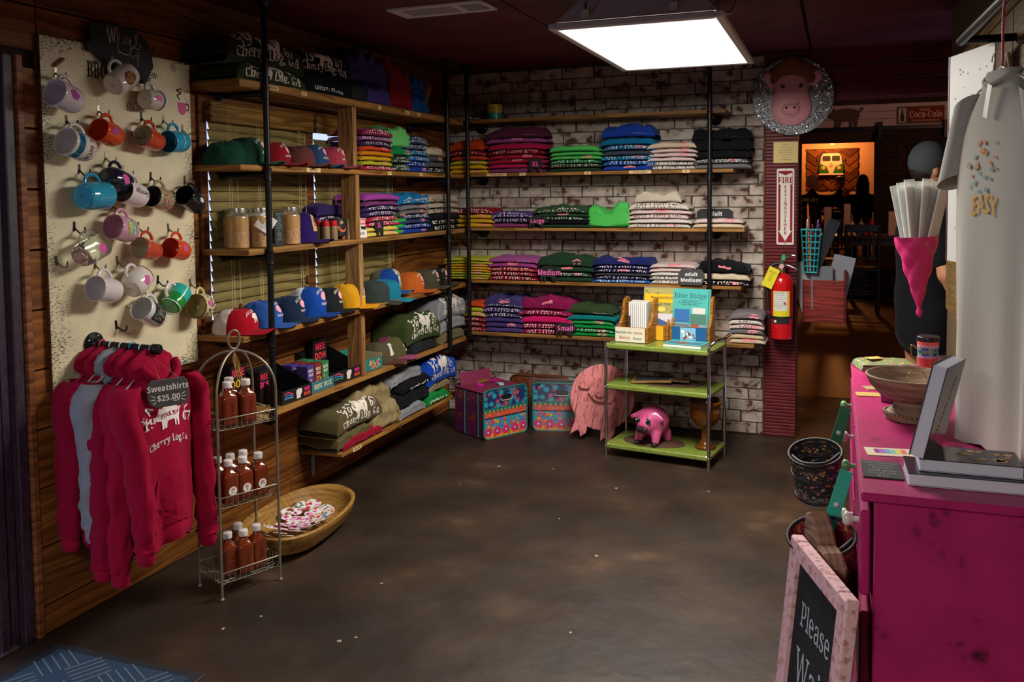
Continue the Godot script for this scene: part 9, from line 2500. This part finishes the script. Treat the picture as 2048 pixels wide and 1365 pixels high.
		part(ch, "top_rail", nb().box(v3(0, 1.06, 0.238), v3(0.40, 0.09, 0.022), 0.006), cw)
		part(ch, "lower_rail", nb().box(v3(0, 0.70, 0.205), v3(0.36, 0.03, 0.02), 0.004), cw)
		for k in 5: part(ch, "slat", nb().box(v3(-0.12 + k * 0.06, 0.86, 0.221), v3(0.022, 0.33, 0.012), 0.003, rx(-0.1)), cw)
		for yy in [0.18, 0.30]:
			part(ch, "stretcher", nb().tube([v3(-0.18, yy, 0.2), v3(0.18, yy, 0.2)], 0.010, 6), cw)
			part(ch, "stretcher", nb().tube([v3(-0.18, yy + 0.04, -0.17), v3(0.18, yy + 0.04, -0.17)], 0.010, 6), cw)
	var bt := [[2.58, "2a7a9a", "blue squeeze bottle"], [2.72, "c8b8a8", "cream squeeze bottle"], [2.83, "a89a90", "pale squeeze bottle"], [2.95, "b81e1a", "tall red squeeze bottle"], [2.88, "a01a18", "short red squeeze bottle"]]
	for k in 5:
		var s := thing("squeeze_bottle", "%s on the high table" % bt[k][1 + 1], "bottle", "sauces on the high table", v3(bt[k][0], 0.943, -6.42 + (0.06 if k == 4 else 0.0)))
		var h := 0.16 if k == 4 else 0.21
		part(s, "body", nb().lathe([v2(0, 0), v2(0.034, 0), v2(0.036, 0.006), v2(0.036, h * .62), v2(0.028, h * .7)], 16), mat("squeeze_" + bt[k][1], C(bt[k][1]), 0.35))
		part(s, "nozzle", nb().lathe([v2(0.030, h * .68), v2(0.030, h * .76), v2(0.010, h * .82), v2(0.004, h), v2(0, h)], 14), mat("squeeze_" + bt[k][1], C(bt[k][1]), 0.35))
	for q in [[2.43, 0.36, 0.09, "tall white napkin sleeve on the high table"], [3.22, 0.30, 0.15, "white folded menu stand on the high table"], [2.66, 0.40, 0.08, "tall narrow white table card on the high table"]]:
		solo("table_card", nb().box(v3(0, q[1] / 2, 0), v3(q[2], q[1], 0.05), 0.004), mat("card_dim", C("c8a890"), 0.7), q[3], "card", "cards on the high table", v3(q[0], 0.943, -6.42 + (0.12 if q[2] < 0.085 else 0.0)))
	var mb2 := thing("caddy_box", "tan printed condiment box on the high table", "box", "", v3(3.42, 0.943, -6.35))
	cbox(mb2, "carton", v3(0, 0.13, 0), v3(0.17, 0.26, 0.10), "8a7048")
	part(mb2, "picture", flat(poly2(ell(0.11, 0.13)), mv(v3(0, 0.13, 0.0506))), tint("4a3424"))
	solo("spray_bottle", nb().lathe([v2(0, 0), v2(0.04, 0), v2(0.042, 0.01), v2(0.042, 0.16), v2(0.018, 0.24), v2(0.016, 0.32), v2(0, 0.33)], 16), mat("spray", C("c8c0a0"), 0.1, {"alpha": 0.4}), "clear spray bottle on the high table", "bottle", "", v3(3.55, 0.943, -6.4))
	# ---------- guests in the inner room, on the raised floor
	var inner := thing("dining_table", "dark table of the guests in the inner room", "table", "", v3(2.55, 0.42, -10.15))
	part(inner, "tabletop", nb().box(v3(0, 0.73, 0), v3(1.0, 0.04, 0.7), 0.005), tw)
	for c in [[-0.42, 0.28], [0.42, 0.28], [-0.42, -0.28], [0.42, -0.28]]: part(inner, "leg", nb().box(v3(c[0], 0.36, c[1]), v3(0.06, 0.71, 0.06), 0.004), tw)
	solo("table_card", nb().box(v3(0, 0.17, 0), v3(0.07, 0.34, 0.05), 0.004), mat("card_dim", C("c8a890"), 0.7), "white table card standing before the guests", "card", "cards on the high table", v3(2.70, 1.172, -10.0))
	var skin := mat("skin", C("b07a5a"), 0.6); var blk := cloth("16161a"); var nv := cloth("1c2028"); var tan := mat("hair_dark", C("1c1210"), 0.6)
	for q in [[v3(2.16, 0.42, -9.55), PI * 0.92, blk, "person in a black lettered shirt seated at the table", false, true], [v3(2.58, 0.42, -10.75), 0.15, blk, "person facing the doorway with a hand at the chin", false, false], [v3(2.92, 0.42, -9.55), PI, nv, "person with long dark hair in a dark jacket", true, false]]:
		var p := thing("person", q[3], "person", "guests in the inner room", q[0], ry(q[1]))
		var sw := 0.20
		var bones := [[v3(0, 0.52, 0.0), v3(0, 0.92, -0.02), 0.15, 0.15], [v3(-sw, 0.95, -0.02), v3(sw, 0.95, -0.02), 0.075, 0.075], [v3(0, 0.95, -0.02), v3(0, 1.08, 0.0), 0.06, 0.05]]
		for s in [-1.0, 1.0]:
			var el := v3(s * 0.27, 0.72, 0.10); var wr := v3(s * 0.14, 0.79, 0.32)
			if q[3].contains("chin") and s > 0: wr = v3(0.06, 0.98, 0.20)
			bones.append_array([[v3(s * sw, 0.94, -0.02), el, 0.062, 0.048], [el, wr, 0.046, 0.034]])
			bones.append_array([[v3(s * 0.09, 0.48, 0.0), v3(s * 0.10, 0.47, 0.38), 0.088, 0.062], [v3(s * 0.10, 0.47, 0.38), v3(s * 0.10, 0.06, 0.36), 0.058, 0.042], [v3(s * 0.10, 0.045, 0.34), v3(s * 0.11, 0.035, 0.50), 0.04, 0.034]])
		part(p, "clothed_body", nets(bones, 0.06, 0.022), q[2])
		var hands := []
		for s in [-1.0, 1.0]:
			var wr := v3(s * 0.14, 0.79, 0.32)
			var dir := v3(-s * 0.3, 0.0, 0.95).normalized()
			if q[3].contains("chin") and s > 0:
				wr = v3(0.06, 0.98, 0.20); dir = v3(-0.2, 0.9, -0.4).normalized()
			hands.append_array(hand_bones(wr, dir, dir.cross(Vector3.UP if absf(dir.y) < 0.8 else Vector3.RIGHT).normalized() * s))
		part(p, "hands", nets(hands, 0.008, 0.006), skin)
		head(p, v3(0, 1.22, 0.02), skin, tan, q[4], 0.0, q[5])
		if q[5]:
			part(p, "cap", nets([[v3(0, 1.27, 0.01), v3(0, 1.255, 0.0), 0.088, 0.088], [v3(0, 1.255, 0.08), v3(0, 1.25, 0.15), 0.05, 0.04, v3(1, 0.25, 1)]], 0.02, 0.012), mat("cap_tan", C("a8805a"), 0.8))
			part(p, "lettering", flat(text2("SHELBY", 0.055, "sans", true), Transform3D(ry(PI), v3(0, 0.95, -0.176))), tint("c8b8a8"))
			part(p, "lettering", flat(text2("RACING TEAM", 0.02, "sans", true), Transform3D(ry(PI), v3(0, 0.83, -0.178))), tint("8a7a70"))
		var st := thing("dining_chair", ["black chair of the person in the lettered shirt", "black chair of the person facing the doorway", "black chair of the long-haired person"][used["dining_chair"] - 2], "chair", "guest chairs", q[0], ry(q[1]))
		part(st, "seat", nb().box(v3(0, 0.38, 0.04), v3(0.42, 0.03, 0.40), 0.008), cw)
		for c in [[-0.18, -0.14], [0.18, -0.14], [-0.18, 0.2], [0.18, 0.2]]: part(st, "leg", nb().tube([v3(c[0], 0, c[1]), v3(c[0], 0.37, c[1])], 0.018, 8), cw)
		for sx in [-0.18, 0.18]: part(st, "back_post", nb().tube([v3(sx, 0.37, -0.15), v3(sx, 0.80, -0.215)], 0.017, 8), cw)
		part(st, "top_rail", nb().box(v3(0, 0.78, -0.212), v3(0.38, 0.06, 0.02), 0.005), cw)
		for k in 4: part(st, "slat", nb().box(v3(-0.105 + k * 0.07, 0.58, -0.182), v3(0.022, 0.40, 0.012), 0.003, rx(0.15)), wood("slat_tan", "8a5c38", 0.5, 2.0))
	# ---------- person in black standing past the gift wall
	var e := thing("person", "standing person in a black shirt and grey cap beside the doorway", "person", "", v3(2.975, 0, 0.55), ry(1.8).scaled(Vector3.ONE * 0.97))
	var eb := [[v3(0, 0.98, 0), v3(0, 1.30, 0.0), 0.135, 0.155], [v3(-0.17, 1.42, 0.0), v3(0.17, 1.42, 0.0), 0.068, 0.068], [v3(0, 0.80, 0), v3(0, 0.98, 0), 0.145, 0.140]]
	for s in [-1.0, 1.0]: eb.append_array([[v3(s * 0.185, 1.40, 0), v3(s * 0.225, 1.20, 0.01), 0.062, 0.056], [v3(s * 0.085, 0.86, 0), v3(s * 0.095, 0.74, 0), 0.098, 0.09]])
	part(e, "clothed_body", nets(eb, 0.06, 0.016), blk)
	var sk := []
	for s in [-1.0, 1.0]:
		sk.append_array([[v3(s * 0.225, 1.22, 0.01), v3(s * 0.235, 1.12, 0.03), 0.044, 0.042], [v3(s * 0.235, 1.12, 0.03), v3(s * 0.22, 0.90, 0.12), 0.041, 0.028]])
		sk.append_array([[v3(s * 0.095, 0.76, 0), v3(s * 0.10, 0.48, 0.01), 0.078, 0.056], [v3(s * 0.10, 0.48, 0.01), v3(s * 0.105, 0.10, -0.02), 0.054, 0.036]])
	part(e, "limbs", nets(sk, 0.03, 0.014), skin)
	var hb2 := []
	for s in [-1.0, 1.0]: hb2.append_array(hand_bones(v3(s * 0.22, 0.90, 0.12), v3(-s * 0.1, -0.85, 0.5).normalized(), v3(-s * 0.2, 0.4, 0.9).normalized()))
	part(e, "hands", nets(hb2, 0.008, 0.006), skin)
	var sh := []
	for s in [-1.0, 1.0]: sh.append([v3(s * 0.105, 0.04, -0.04), v3(s * 0.115, 0.035, 0.14), 0.042, 0.036])
	part(e, "shoes", nets(sh, 0.01, 0.012), mat("shoe", C("202022"), 0.5))
	part(e, "neck", nets([[v3(0, 1.44, 0.0), v3(0, 1.56, 0.01), 0.055, 0.048]], 0.02, 0.012), skin)
	head(e, v3(0, 1.66, 0.02), skin, tan, false, 0.0)
	part(e, "cap", nets([[v3(0, 1.715, 0.005), v3(0, 1.70, 0.0), 0.094, 0.095], [v3(0, 1.70, 0.09), v3(0, 1.69, 0.16), 0.06, 0.05, v3(1, 0.25, 1)]], 0.02, 0.010), cloth("4a4e52"))
